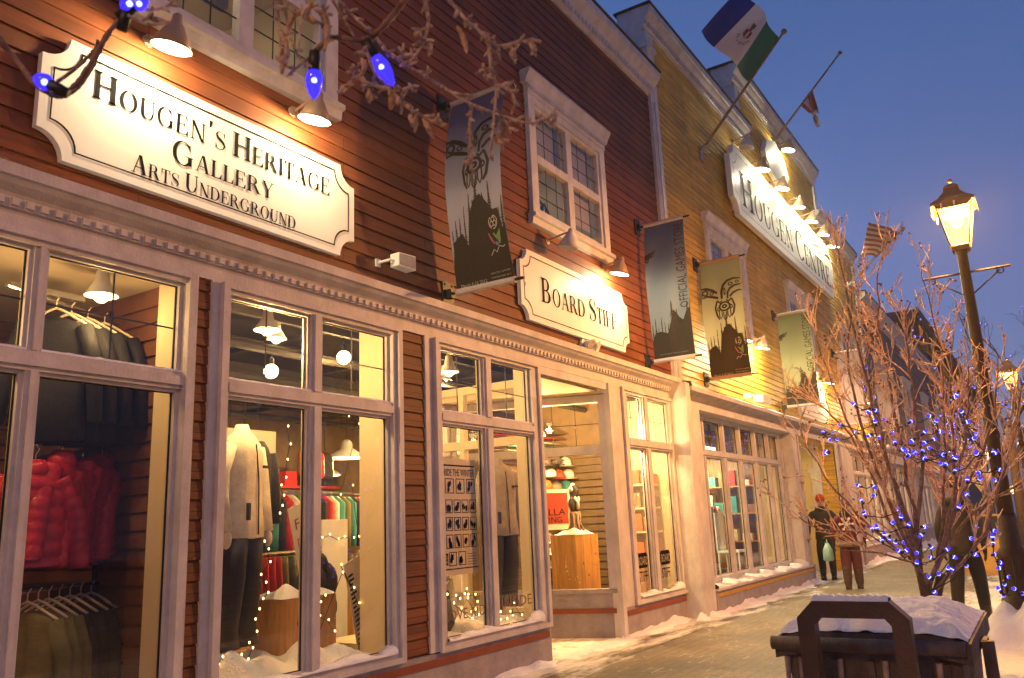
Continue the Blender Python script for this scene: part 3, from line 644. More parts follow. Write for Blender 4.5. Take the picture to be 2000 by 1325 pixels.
# ================================================================== serif sign lettering
def ring(cx, cy, rxo, ryo, rxi, ryi, a0, a1, n=18, ix=0):
    out = []
    for i in range(n):
        p = a0+(a1-a0)*i/n; q = a0+(a1-a0)*(i+1)/n
        out.append([(cx+rxo*cos(p), cy+ryo*sin(p)), (cx+rxo*cos(q), cy+ryo*sin(q)), (cx+ix+rxi*cos(q), cy+ryi*sin(q)), (cx+ix+rxi*cos(p), cy+ryi*sin(p))])
    return out
def rc(x0, x1, y0, y1): return [[(x0, y0), (x1, y0), (x1, y1), (x0, y1)]]
def stem(x, wd, top=1, bot=0, s=.07, st=True, sb=True):
    o = rc(x, x+wd, bot, top)
    if sb: o += [[(x-s, bot), (x+wd+s, bot), (x+wd+s, bot+.03), (x+wd, bot+.07), (x, bot+.07), (x-s, bot+.03)]]
    if st: o += [[(x-s, top), (x-s, top-.03), (x, top-.07), (x+wd, top-.07), (x+wd+s, top-.03), (x+wd+s, top)]]
    return o
def diag(x0, y0, x1, y1, wd): return [[(x0, y0), (x0+wd, y0), (x1+wd, y1), (x1, y1)]]
def glyph(c):
    T, t = .155, .055
    if c == 'H': return stem(.07, T)+stem(.60, T)+rc(.2, .62, .49, .545), .86
    if c == 'O': return ring(.43, .5, .41, .52, .255, .475, 0, 2*pi, 28), .90
    if c == 'U': return stem(.08, T, 1, .32, sb=False)+stem(.65, t, 1, .32, .08, sb=False)+ring(.392, .33, .312, .35, .18, .30, pi, 2*pi, 14, .03), .82
    if c == 'G': return ring(.45, .5, .43, .52, .27, .475, radians(45), radians(322), 24)+rc(.66, .81, .06, .42)+rc(.55, .86, .39, .43)+[[(.74, .98), (.74, .66), (.71, .66), (.66, .86)]], .92
    if c == 'C': return ring(.45, .5, .43, .52, .27, .475, radians(42), radians(318), 24)+[[(.76, .98), (.77, .66), (.73, .66), (.68, .86)]], .84
    if c == 'E': return stem(.07, T)+rc(.2, .62, .95, 1)+rc(.2, .5, .49, .54)+rc(.2, .66, 0, .05)+[[(.62, 1), (.62, .74), (.59, .74), (.52, .96)], [(.66, 0), (.69, .28), (.66, .28), (.55, .05)], [(.5, .66), (.5, .37), (.47, .37), (.44, .51), (.47, .66)]], .74
    if c == 'F': return stem(.07, T)+rc(.2, .62, .95, 1)+rc(.2, .5, .49, .54)+[[(.62, 1), (.63, .72), (.60, .72), (.52, .96)], [(.5, .66), (.5, .37), (.47, .37), (.44, .51), (.47, .66)]], .68
    if c == 'N': return stem(.12, t, 1, 0, .09)+stem(.70, t, 1, 0, .09)+diag(.06, 1, .61, 0, .17), .88
    if c == 'S':
        P = [(.56, .80), (.50, .93), (.34, .985), (.17, .93), (.10, .78), (.18, .63), (.34, .53), (.50, .42), (.58, .26), (.50, .09), (.33, .015), (.14, .07), (.07, .22)]
        W = [.03, .03, .03, .06, .12, .16, .18, .16, .12, .06, .03, .03, .03]; o = []; pr = None
        for i, (x, y) in enumerate(P):
            a = P[max(0, i-1)]; b = P[min(len(P)-1, i+1)]; d = hypot(b[0]-a[0], b[1]-a[1]); nx, ny = -(b[1]-a[1])/d, (b[0]-a[0])/d; h = W[i]/2
            e = ((x+nx*h, y+ny*h), (x-nx*h, y-ny*h))
            if pr: o.append([pr[0], e[0], e[1], pr[1]])
            pr = e
        return o+[[(.58, .98), (.58, .68), (.55, .68), (.50, .88)], [(.05, .02), (.05, .33), (.08, .33), (.14, .12)]], .66
    if c == 'R': return stem(.07, T)+ring(.33, .735, .31, .265, .155, .215, -pi/2, pi/2, 14, .0)+rc(.2, .34, .95, 1)+rc(.2, .36, .47, .52)+diag(.36, .5, .64, 0, .19)+rc(.64, .9, 0, .04), .88
    if c == 'I': return stem(.08, T), .33
    if c == 'T': return stem(.28, T, 1, 0, .08, st=False)+rc(.03, .68, .945, 1)+[[(.03, 1), (.02, .70), (.05, .70), (.13, .95)], [(.68, 1), (.69, .70), (.66, .70), (.58, .95)]], .72
    if c == 'A': return diag(.07, 0, .37, 1, .055)+diag(.60, 0, .35, 1, .17)+rc(.18, .62, .30, .35)+rc(0, .2, 0, .04)+rc(.53, .86, 0, .04), .86
    if c == 'L': return stem(.07, T)+rc(.2, .62, 0, .05)+[[(.62, 0), (.65, .30), (.62, .30), (.50, .05)]], .68
    if c == 'Y': return stem(.34, T, .45, 0, .07, st=False)+diag(.34, .42, .06, 1, .165)+diag(.42, .42, .70, 1, .05)+rc(0, .30, .96, 1)+rc(.62, .84, .96, 1), .80
    if c == 'D': return stem(.07, T)+ring(.36, .5, .44, .5, .28, .45, -pi/2, pi/2, 18)+rc(.2, .37, .945, 1)+rc(.2, .37, 0, .055), .88
    if c == 'B': return stem(.07, T)+ring(.33, .745, .28, .255, .13, .21, -pi/2, pi/2, 12)+ring(.35, .26, .33, .265, .17, .215, -pi/2, pi/2, 12)+rc(.2, .35, .945, 1)+rc(.2, .36, .475, .53)+rc(.2, .37, 0, .05), .78
    if c == "'": return [[(.1, 1), (.24, 1), (.20, .80), (.10, .68)]], .30
    return [], .34
def word_width(txt, H, k):
    x = 0
    for ch in txt:
        s = H if ch.isupper() or ch in "'" else H*k
        x += (glyph(ch.upper())[1]+.045)*s
    return x
def serif(mb, txt, xc, z, y, H, width, k=.74):
    """capital letters are drawn tall, lower case ones as small capitals; stretched to width"""
    sx = width/word_width(txt, H, k); x = xc-width/2
    for ch in txt:
        s = H if ch.isupper() or ch in "'" else H*k
        polys, adv = glyph(ch.upper()); dz = (H-s) if ch == "'" else 0
        for p in polys: mb.poly([(x+a*s*sx, y, z+dz+b*s) for a, b in p])
        x += (adv+.045)*s*sx
def notched(x0, x1, z0, z1, r, n=7):
    p = []
    for cx, cz, a0, a1 in ((x0, z0, pi/2, 0), (x1, z0, pi, pi/2), (x1, z1, 3*pi/2, pi), (x0, z1, 2*pi, 3*pi/2)):
        for i in range(n+1):
            a = a0+(a1-a0)*i/n; p.append((cx+r*cos(a), cz+r*sin(a)))
    return p
def fan(mb, prof, y):   # flat face through triangle fan from centre
    c = (sum(p[0] for p in prof)/len(prof), sum(p[1] for p in prof)/len(prof))
    for i in range(len(prof)):
        a, b = prof[i], prof[(i+1) % len(prof)]; mb.poly([(c[0], y, c[1]), (a[0], y, a[1]), (b[0], y, b[1])])
def sign_board(name, label, x0, x1, z0, z1, yf, r, lines, group=None, th=.05, inset=.07):
    t = thing(name, label, 'sign', ((x0+x1)/2, yf+th, z0), group=group, world=True)
    p = notched(x0, x1, z0, z1, r)
    mb = MB(); fan(mb, p, yf)
    n = len(p)
    for i in range(n):
        a, b = p[i], p[(i+1) % n]; mb.poly([(a[0], yf, a[1]), (a[0], yf+th, a[1]), (b[0], yf+th, b[1]), (b[0], yf, b[1])])
    mb.poly([(a[0], yf+th, a[1]) for a in p][::-1])
    for sx in (x0+.4, x1-.4): mb.box(sx-.03, sx+.03, yf+th, 4.94, z0+.15, z1-.15)
    mb.build('board', M['sign'], t)
    # thin inner border line
    q = notched(x0+inset, x1-inset, z0+inset, z1-inset, r); q2 = notched(x0+inset+.011, x1-inset-.011, z0+inset+.011, z1-inset-.011, r)
    mb = MB()
    for i in range(n):
        j = (i+1) % n; mb.poly([(q[i][0], yf-.004, q[i][1]), (q[j][0], yf-.004, q[j][1]), (q2[j][0], yf-.004, q2[j][1]), (q2[i][0], yf-.004, q2[i][1])])
    mb.build('border_line', M['ink'], t)
    mb = MB()
    for txt, xc, z, H, W in lines: serif(mb, txt, xc, z, yf-.005, H, W)
    mb.build('lettering', M['ink'], t)
    return t
sign_board('gallery_sign', "largest white notched sign with three lines of serif lettering on the red wall", 2.36, 5.12, 3.78, 4.62, 4.87, .17,
           [("Hougen's Heritage", 3.76, 4.285, .20, 2.14), ("Gallery", 3.745, 4.05, .18, .92), ("Arts Underground", 3.72, 3.87, .135, 1.46)])
sign_board('shop_sign', 'smaller white notched sign with one line of lettering under the red wall window', 7.89, 10.82, 3.79, 4.66, 4.87, .16, [('Board Stiff', 9.39, 4.07, .31, 2.08)])
sign_board('centre_sign', 'long white lettered sign high on the yellow wall under a row of lamps', 16.35, 25.9, 7.68, 9.30, 4.74, .32, [('Hougen Centre', 21.18, 7.98, .80, 8.45)], th=.12, inset=.16)
sign_board('low_sign', 'small white sign low on the yellow wall, half behind the fourth banner', 20.3, 23.4, 3.72, 4.62, 4.87, .16, [('Ark', 21.9, 4.1, .3, .8), ('ingford', 22.75, 4.1, .22, .9)])
# elongated plaque above the centre sign
t = thing('oval_plaque', 'pointed white plaque above the long sign high on the yellow wall', 'sign', (21.0, 4.9, 9.75), world=True)
p = [(20.75, 9.75), (21.55, 9.95), (21.85, 10.3), (21.55, 10.7), (20.75, 10.95), (19.95, 10.7), (19.65, 10.3), (19.95, 9.95)]
mb = MB(); mb.extrude_y(p, 4.80, 4.92); mb.build('board', M['sign'], t)

# ================================================================== gooseneck sign lamps
LK = 1.0
def make_sign_lamp(label, X, z, out_, glowm, col, power, tilt=.25, sc=1.0, lit=True, group='gooseneck sign lamps', Y=4.94):
    """wall plate, arm, bell shade with a lit bulb disc; the mouth sits out_ metres off the wall"""
    t = thing('sign_lamp', label, 'sign lamp', (X, Y, z+.2), group=group)
    mb = MB(); mb.lathe([(.05*sc, 0), (.05*sc, .02), (.025*sc, .035)], (0, 0, .02), 10, (0, -1, 0)); mb.build('wall_plate', M['bronze'], t)
    mb = MB(); mb.tube([(0, 0, .02), (0, -out_*.5, .05), (0, -out_, .07)], .012*sc, 6); mb.build('arm', M['bronze'], t)
    ax = Vector((0, sin(tilt), -cos(tilt))); c = Vector((0, -out_, .09))
    mb = MB(); mb.smooth = True
    mb.lathe([(.012*sc, -.02*sc), (.035*sc, 0), (.038*sc, .05*sc), (.055*sc, .07*sc), (.095*sc, .14*sc), (.14*sc, .235*sc), (.137*sc, .235*sc), (.09*sc, .145*sc), (.05*sc, .08*sc)], c, 20, ax)
    mb.build('shade', M['bronze'] if lit else M['trim'], t)
    if lit:
        mb = MB(); mb.lathe([(.001, .222*sc), (.130*sc, .224*sc), (.128*sc, .236*sc), (.001, .245*sc)], c, 20, ax, caps=False); mb.build('bulb', glowm, t)
        lamp('lamp_light', 'POINT', c+ax*(.262*sc), power, col, t, .045)
    return t
WARM = (1, .74, .38); COOL = (1, .86, .50)
make_sign_lamp('lit gooseneck lamp over the left end of the large three line sign', 3.10, 4.70, .34, M['glow_sign'], WARM, 105)
make_sign_lamp('lit gooseneck lamp over the right end of the large three line sign', 4.45, 4.72, .32, M['glow_sign'], WARM, 98)
make_sign_lamp('unlit gooseneck lamp over the left end of the smaller red wall sign', 8.67, 4.72, .36, M['glow_sign'], WARM, 0, lit=False)
make_sign_lamp('lit gooseneck lamp over the right end of the smaller red wall sign', 10.24, 4.76, .31, M['glow_cool'], COOL, 125)
for X, z, lb in ((18.58, 9.35, 'first lit lamp, left end of the row over the long high sign'), (20.3, 9.45, 'second lit lamp from the left over the long high sign'), (21.9, 9.45, 'third lit lamp from the left over the long high sign'),
                 (23.3, 9.45, 'fourth lit lamp from the left over the long high sign'), (24.7, 9.45, 'fifth lit lamp from the left over the long high sign'), (26.04, 9.43, 'last lit lamp, right end of the row over the long high sign')):
    make_sign_lamp(lb, X, z, .36, M['glow_cool'], COOL, 300, sc=1.3)
make_sign_lamp('single lit lamp highest on the yellow wall above the plaque', 21.62, 11.0, .34, M['glow_sign'], COOL, 300, sc=1.3)
make_sign_lamp('unlit lamp left of the lit row over the long high sign', 17.37, 9.46, .36, M['glow_cool'], COOL, 0, sc=1.3, lit=False)
make_sign_lamp('lit wall lamp partly behind the olive raven banner', 15.75, 4.73, .35, M['glow_sign'], WARM, 330, sc=1.1)
make_sign_lamp('lit wall lamp between the olive raven banner and the fourth banner', 16.92, 4.75, .35, M['glow_sign'], WARM, 330, sc=1.1)
make_sign_lamp('lit wall lamp just right of the fourth banner', 23.2, 4.77, .30, M['glow_sign'], WARM, 330, sc=1.1)
make_sign_lamp('lit wall lamp behind the bush at the far end of the yellow wall', 28.4, 4.75, .30, M['glow_sign'], WARM, 330, sc=1.1)

# ================================================================== banners
SPR = random.Random(21)
def spruce_line(x0, x1, base, seed, scale=1.0, rise=.5, gap=.55):
    """jagged forest silhouette as polygon rows in (s, t) space, t measured up from the hem"""
    r = random.Random(seed); trees = []; x = x0
    while x < x1:
        trees.append((x, base*r.uniform(.72, 1.0)+rise*r.random()**2*scale, r.uniform(.035, .06)*scale)); x += r.uniform(.05, .11)
    return trees
def make_banner(label, x0, ztop, zbot, ywall, yout, bulge, mats, art, group='street banners'):
    t = thing('street_banner', label, 'banner', (x0, 4.94, zbot), group=group, world=True)
    y0, y1 = ywall, yout
    def S(s, u, off=0):     # s from wall to street, u from top to hem
        y = y0+(y1-y0)*s; z = ztop+(zbot-ztop)*u
        dx = -bulge*sin(pi*u**.9)*(.55+.45*s)-.02*sin(3*pi*s+5*u)*sin(pi*u)
        return Vector((x0+dx-off, y+.03*sin(pi*u)*(1-2*s)*.6, z))
    mb = MB(); mb.smooth = True; mb.grid(lambda s, u: S(s, u), 14, 40); mb.build('cloth', mats[0], t)
    for z, nm in ((ztop, 'top_arm'), (zbot, 'hem_arm')):
        mb = MB(); mb.box(x0-.09, x0+.09, 4.915, 4.935, z-.13, z+.13)
        for a in (-.06, .06):
            for b in (-.1, .1): mb.lathe([(.012, 0), (.012, .01)], (x0+a, 4.915, z+b), 6, (0, -1, 0))
        mb.box(x0-.035, x0+.035, 4.86, 4.915, z-.045, z+.045)
        mb.tube([(x0, 4.90, z), (x0, y1-.10, z)], .016, 8); mb.build('bracket', M['black'], t)
        mb = MB(); mb.tube([(x0, y0+.01, z), (x0, y1, z)], .034, 10); mb.build('sleeve', mats[3] if len(mats) > 3 else M['pipe'], t)
        mb = MB(); mb.tube([(x0, y1-.09, z-.01), (x0+.01, y1-.10, z-.08), (x0, y1-.11, z-.05)], .006, 5); mb.build('tie', M['pipe'], t)
    art(S, t, mats)
    return t
def put(mb, S, pts, off=.005):
    mb.poly([S(min(max(s, 0), 1), min(max(u, 0), 1), off) for s, u in pts])
def forest(mb, S, spec, hem=1.0, off=.005):
    """spec: list of (s, u of ground line); trees: list of (s, top u, half width)"""
    ground, trees = spec
    for (a, ua), (b, ub) in zip(ground[:-1], ground[1:]):
        k = 8
        for i in range(k):
            u0 = ua+(hem-ua)*i/k; u1 = ua+(hem-ua)*(i+1)/k; v0 = ub+(hem-ub)*i/k; v1 = ub+(hem-ub)*(i+1)/k
            put(mb, S, [(a, u0), (b, v0), (b, v1), (a, u1)], off)
    r = random.Random(5)
    for s, ut, hw, ub in trees:
        n = max(5, int((ub-ut)/.013))
        for i in range(n):
            u0 = ut+(ub-ut)*i/n; u1 = ut+(ub-ut)*(i+1)/n; wd = hw*1.75*(.10+.90*((i+1)/n)**1.1)*r.uniform(.55, 1.15)
            put(mb, S, [(s-.006, u0), (s+.006, u0), (s+wd, u1+.004), (s+wd*.35, u1), (s-wd*.35, u1), (s-wd*r.uniform(.8, 1.1), u1+.004)], off)
def strip(mb, S, pts, wid, off):
    pr = None
    for i, (x, y) in enumerate(pts):
        a = pts[max(0, i-1)]; b = pts[min(len(pts)-1, i+1)]; dx, dy = b[0]-a[0], (b[1]-a[1])*2.45; d = hypot(dx, dy) or 1
        h = (wid[i] if isinstance(wid, (list, tuple)) else wid)/2; e = ((x-dy/d*h, y+dx/d*h/2.45), (x+dy/d*h, y-dx/d*h/2.45))
        if pr: put(mb, S, [pr[0], e[0], e[1], pr[1]], off)
        pr = e
def oval(mb, S, cx, cy, rx, ry, ri, off, n=18):
    for i in range(n):
        a, b = 2*pi*i/n, 2*pi*(i+1)/n
        put(mb, S, [(cx+rx*cos(a), cy+ry*sin(a)), (cx+rx*cos(b), cy+ry*sin(b)), (cx+rx*ri*cos(b), cy+ry*ri*sin(b)), (cx+rx*ri*cos(a), cy+ry*ri*sin(a))], off)
def bird(mb, S, cx, cy, k=1.0, off=.005):
    """formline bird seen from the front: two spread wings, head with round beak and three claws"""
    P = lambda x, y: (cx+x*k, cy+y*k/2.45)
    def st(pts, wd): strip(mb, S, [P(*p) for p in pts], [v*k for v in wd] if isinstance(wd, list) else wd*k, off)
    # left wing
    st([(-.12, .02), (-.25, -.06), (-.40, -.12), (-.56, -.13)], [.05, .07, .06, .03]); st([(-.10, .14), (-.25, .09), (-.40, .06), (-.52, .10)], [.05, .06, .05, .02])
    st([(-.52, -.14), (-.58, -.02), (-.50, .10)], [.03, .05, .03]); oval(mb, S, *P(-.44, -.02), .09*k, .075*k/2.45, .5, off); oval(mb, S, *P(-.27, .01), .06*k, .04*k/2.45, .5, off)
    # right wing arched up and over
    st([(.0, .18), (.0, .0), (.06, -.14), (.18, -.22), (.34, -.25), (.52, -.23)], [.06, .07, .07, .06, .05, .03]); st([(.16, .20), (.17, .06), (.24, -.03), (.36, -.08), (.52, -.09)], [.05, .06, .06, .05, .03])
    st([(.22, .16), (.32, .08), (.44, .04), (.54, .05)], [.05, .05, .04, .02]); oval(mb, S, *P(.09, .02), .035*k, .09*k/2.45, .4, off); oval(mb, S, *P(.26, -.13), .07*k, .045*k/2.45, .45, off); oval(mb, S, *P(.43, -.16), .05*k, .035*k/2.45, .45, off)
    # head and claws
    oval(mb, S, *P(.06, .36), .17*k, .115*k/2.45, .66, off); oval(mb, S, *P(.06, .36), .08*k, .05*k/2.45, .3, off)
    st([(-.14, .20), (-.20, .36), (-.16, .54), (-.10, .64)], [.04, .05, .05, .03]); st([(.26, .20), (.32, .36), (.28, .52), (.22, .60)], [.04, .05, .05, .03])
    st([(-.14, .20), (-.06, .26), (0, .22)], .04); st([(.26, .20), (.18, .26), (.12, .22)], .04)
    for x, y in ((-.06, .56), (.06, .62), (.17, .56)):
        st([(x-.035, y-.14), (x-.04, y), (x, y+.07), (x+.04, y), (x+.035, y-.14)], .028)
    oval(mb, S, *P(-.11, .40), .045*k, .05*k/2.45, .4, off); oval(mb, S, *P(.23, .38), .045*k, .05*k/2.45, .4, off)
def txt_on(mb, S, txt, s0, u0, size, vertical, off=.005, width=None, hgt=2.1, wid=.85):
    polys = sans(txt, 1.0)
    xs = [p[0] for q in polys for p in q]; W = max(xs)-min(xs)
    sz = size if width is None else None
    for q in polys:
        if vertical:   # text climbs upward: x -> -u, y -> -s
            kx = (width/W) if width else size; pts = [(s0-y*size, u0-x*kx) for x, y in q]
        else:
            kx = (width/W) if width else size; pts = [(s0+x*kx, u0-y*size*wid/hgt) for x, y in q]
        put(mb, S, pts, off)
def grad_cloth(name, top, bot, z0, z1, transl=.0):
    """printed cloth that fades from one dye to the other over its own height"""
    m = mat(name, top, .8, .1, 30); n = m.node_tree.nodes; l = m.node_tree.links; b = n['Principled BSDF']
    for lk in list(b.inputs['Base Color'].links): l.remove(lk)
    tc = n.new('ShaderNodeTexCoord'); sp = n.new('ShaderNodeSeparateXYZ'); l.new(tc.outputs['Object'], sp.inputs[0])
    mr = n.new('ShaderNodeMapRange'); mr.inputs[1].default_value = z0; mr.inputs[2].default_value = z1; l.new(sp.outputs['Z'], mr.inputs[0])
    cr = n.new('ShaderNodeValToRGB'); cr.color_ramp.elements[0].color = (*bot, 1); cr.color_ramp.elements[1].color = (*top, 1); l.new(mr.outputs[0], cr.inputs[0])
    l.new(cr.outputs[0], b.inputs['Base Color'])
    tr = n.new('ShaderNodeBsdfTranslucent'); l.new(cr.outputs[0], tr.inputs[0])
    mx = n.new('ShaderNodeMixShader'); mx.inputs[0].default_value = .32; o = n['Material Output']
    l.new(b.outputs[0], mx.inputs[1]); l.new(tr.outputs[0], mx.inputs[2]); l.new(mx.outputs[0], o.inputs[0])
    return m
def thin_cloth(name, c):
    m = mat(name, c, .85, .15, 25); n = m.node_tree.nodes; l = m.node_tree.links; b = n['Principled BSDF']
    tr = n.new('ShaderNodeBsdfTranslucent'); tr.inputs[0].default_value = (*c, 1); mx = n.new('ShaderNodeMixShader'); mx.inputs[0].default_value = .3
    l.new(b.outputs[0], mx.inputs[1]); l.new(tr.outputs[0], mx.inputs[2]); l.new(mx.outputs[0], n['Material Output'].inputs[0]); return m
M['print_dark'] = thin_cloth('dark_brown_print', (.055, .042, .03))
M['print_pale'] = thin_cloth('pale_print', (.55, .50, .42))
M['print_green'] = thin_cloth('green_print', (.22, .36, .12)); M['print_pink'] = thin_cloth('pink_print', (.45, .12, .22)); M['print_grey'] = thin_cloth('grey_blue_print', (.22, .24, .32))
TREES = ([(0, .88), (.06, .76), (.14, .74), (.24, .73), (.33, .80), (.40, .66), (.50, .60), (.62, .57), (.72, .62), (.80, .66), (.88, .66), (.94, .76), (1, .74)],
         [(.05, .70, .03, .92), (.12, .655, .03, .80), (.20, .65, .03, .79), (.30, .60, .035, .86), (.42, .55, .04, .76), (.49, .59, .03, .70), (.56, .49, .07, .74), (.76, .52, .045, .70), (.97, .61, .04, .80), (.66, .57, .05, .7), (.9, .66, .03, .74)])
def emblem(S, t, mats, s=.78, u=.72):
    mb = MB(); oval(mb, S, s, u, .075, .033, .86, .006)
    for a in range(3): oval(mb, S, s+.028*cos(a*2.09+.5), u+.013*sin(a*2.09+.5), .032, .014, .7, .0065, 12)
    strip(mb, S, [(s-.10, u+.15), (s-.04, u+.125), (s+.0, u+.14), (s+.06, u+.115), (s+.12, u+.125), (s+.16, u+.12)], .012, .006)
    mb.build('emblem', M['print_pale'], t)
    mb = MB(); strip(mb, S, [(s-.02, u+.05), (s+.03, u+.075), (s+.09, u+.045), (s+.07, u+.085), (s+.08, u+.105)], [.02, .05, .05, .06, .02], .007); mb.build('emblem', M['print_green'], t)
    mb = MB(); strip(mb, S, [(s-.10, u+.045), (s-.06, u+.075), (s-.02, u+.10)], [.012, .03, .025], .0075); mb.build('emblem', M['print_pink'], t)
    mb = MB(); strip(mb, S, [(s+.0, u+.095), (s+.05, u+.11)], [.03, .04], .008); mb.build('emblem', M['print_grey'], t)
def art_raven(k):
    def f(S, t, mats):
        mb = MB(); bird(mb, S, .50, .285, .92); mb.build('raven_print', mats[1], t)
        mb = MB(); forest(mb, S, TREES); mb.build('forest_print', mats[2], t)
        emblem(S, t, mats)
        mb = MB(); txt_on(mb, S, 'March 4-10 2012', .08, .985, .055, False, .0085, .46); txt_on(mb, S, 'ARCTIC GAMES', .62, .955, .024, False, .0085, .34); txt_on(mb, S, 'WHITEHORSE 2012', .62, .975, .024, False, .0085, .34); mb.build('lettering', M['print_pale'], t)
    return f
TREES2 = ([(0, .86), (.10, .80), (.25, .80), (.42, .82), (.52, .74), (.60, .66), (.72, .72), (.80, .74), (.9, .68), (1, .66)],
          [(.04, .74, .02, .86), (.12, .70, .03, .86), (.19, .77, .02, .86), (.28, .70, .03, .85), (.36, .74, .02, .85), (.44, .76, .02, .82), (.56, .60, .08, .80), (.66, .66, .05, .8), (.92, .62, .06, .78), (1, .6, .04, .76)])
def art_store(S, t, mats):
    mb = MB(); txt_on(mb, S, 'OFFICIAL GAMES STORE', .965, .66, .30, True, .006, .62); mb.build('lettering', mats[1], t)
    mb = MB()
    for i, (a, b) in enumerate(((-.02, .08), (.0, .06), (.03, .05), (.06, .05))): strip(mb, S, [(0, .24+i*.012), (.12, .225+i*.010), (.28-i*.02, .205+i*.014)], [.03, .025, .012], .006)
    oval(mb, S, .05, .265, .06, .028, .55, .006); mb.build('wing_print', mats[1], t)
    mb = MB(); forest(mb, S, TREES2); mb.build('forest_print', mats[2], t)
    mb = MB(); txt_on(mb, S, 'WHITEHORSE YUKON CANADA', .15, .965, .03, False, .0085, .7); mb.build('lettering', M['print_grey'], t)
def cl(top, bot, z0=0, z1=2.1): return grad_cloth('banner_cloth', top, bot, z0+3.8, z1+3.8)
cb = grad_cloth('blue_banner_cloth', (.052, .055, .15), (.26, .27, .36), 4.6, 5.6)
cb2 = grad_cloth('slate_banner_cloth', (.075, .085, .16), (.27, .31, .34), 4.4, 5.8)
co = grad_cloth('olive_banner_cloth', (.22, .23, .14), (.40, .39, .25), 4.4, 5.6)
cg = grad_cloth('sage_banner_cloth', (.18, .21, .11), (.34, .37, .22), 4.4, 5.8)
cp = grad_cloth('pink_banner_cloth', (.38, .26, .27), (.46, .34, .34), 4.4, 5.8)
make_banner('blue raven banner between the speaker and the red wall window', 6.55, 5.87, 3.78, 4.80, 4.10, .23, (cb, M['print_dark'], M['print_dark']), art_raven(1))
make_banner('slate blue banner with vertical lettering hanging at the corner board', 11.55, 5.94, 3.77, 4.80, 4.16, .10, (cb2, M['print_dark'], M['print_dark']), art_store)
make_banner('olive raven banner hung in front of the left yellow wall window', 14.08, 5.95, 3.82, 4.82, 4.10, .13, (co, M['print_dark'], M['print_dark'], M['bronze']), art_raven(1))
make_banner('sage green banner with vertical lettering on the yellow wall', 19.08, 5.94, 3.80, 4.82, 4.12, .08, (cg, M['print_dark'], M['print_dark']), art_store)
def art_plain(S, t, mats):
    mb = MB(); bird(mb, S, .55, .28, .8); mb.build('raven_print', mats[1], t)
M['print_mauve'] = thin_cloth('mauve_print', (.22, .15, .15))
make_banner('pinkish banner behind the bush, nearer of the two at the far end', 25.2, 5.97, 3.86, 4.82, 4.2, .08, (cp, M['print_mauve'], M['print_mauve']), art_plain)
make_banner('pinkish banner behind the bush, farther of the two at the far end', 31.7, 6.15, 4.15, 4.85, 4.25, .08, (cp, M['print_mauve'], M['print_mauve']), art_plain)

# ================================================================== flags on wall poles
def flag_pole(t, base, tip, r=.03):
    base, tip = Vector(base), Vector(tip); d = (tip-base).normalized()
    mb = MB(); mb.tube([base, base+d*.5, tip], [r, r, r*.8], 10); mb.build('pole', M['polewood'], t)
    mb = MB(); mb.ball(tip+d*.05, r*1.9, 10, 7); mb.build('finial', M['polewood'], t)
    mb = MB(); mb.box(base.x-.08, base.x+.08, 4.90, 4.94, base.z-.16, base.z+.12); mb.tube([base-d*.02, base+d*.18], r*1.5, 10); mb.build('wall_socket', M['socket'], t)
M['polewood'] = mat('weathered_flag_pole', (.26, .17, .11), .6, .4, 8, (1, 1, .2)); M['socket'] = mat('grey_socket_metal', (.35, .33, .33), .4, metal=.5)
for k, c in (('fl_green', (.012, .12, .075)), ('fl_white', (.60, .52, .50)), ('fl_blue', (.008, .025, .20)), ('fl_red', (.35, .05, .035)), ('fl_navy', (.05, .05, .14)), ('fl_cream', (.58, .48, .34))): M[k] = thin_cloth(k.replace('fl_', '')+'_flag_cloth', c)
def flag_cloth(mb, P00, P10, P11, P01, nu, nv, amp, freq, ph=0, bandfn=None, nrm=Vector((0, 1, 0))):
    """P00 hoist top, P01 hoist bottom, P10 fly top, P11 fly bottom"""
    P00, P10, P11, P01 = map(Vector, (P00, P10, P11, P01))
    def f(u, v):
        a = P00.lerp(P10, u); b = P01.lerp(P11, u); p = a.lerp(b, v)
        return p + nrm*amp*sin(freq*u+ph+v*1.3)*min(1, u*2.2) + Vector((0, 0, 1))*amp*.45*sin(freq*.8*u+ph*2+v*2)*min(1, u*2)
    b = len(mb.v)
    for j in range(nv+1):
        for i in range(nu+1): mb.v.append(tuple(f(i/nu, j/nv)))
    for j in range(nv):
        for i in range(nu):
            mb.cur = bandfn((i+.5)/nu, (j+.5)/nv) if bandfn else 0
            a = b+j*(nu+1)+i; mb.face(a, a+1, a+nu+2, a+nu+1)
    return f
# green, white and blue flag
t = thing('wall_flag', 'green white and blue flag with a crest flying from the nearest wall pole', 'flag', (15.03, 4.95, 8.52), group='flags on wall poles', world=True)
b1, t1 = Vector((15.03, 4.93, 8.53)), Vector((15.03, 3.09, 10.47)); flag_pole(t, b1, t1)
h0 = b1.lerp(t1, .965); h1 = b1.lerp(t1, .60)
mb = MB(); mb.smooth = True
ff = flag_cloth(mb, h0, at(1452, -22, 3.35), at(1372, 62, 3.75), h1, 36, 18, .07, 7.5, .4, lambda u, v: 0 if u < .37 else (1 if u < .71 else 2))
mb.build('cloth', [M['fl_green'], M['fl_white'], M['fl_blue']], t)
mb = MB()
def on(u, v): return ff(u, v)+Vector((-.012, -.02, 0))
mb.cur = 0
for du, dv, su, sv, c in ((0, 0, .05, .085, 0), (0, -.03, .05, .03, 1), (0, .015, .015, .07, 2), (0, -.17, .03, .05, 3), (.0, -.11, .02, .035, 0)):
    mb.cur = c
    pts = [(-su, -sv), (su, -sv), (su, sv*.4), (0, sv), (-su, sv*.4)]
    mb.poly([on(.545+du+a, .52+dv+b)+Vector((0, -.003*c, 0)) for a, b in pts])
rnd = random.Random(2); mb.cur = 4
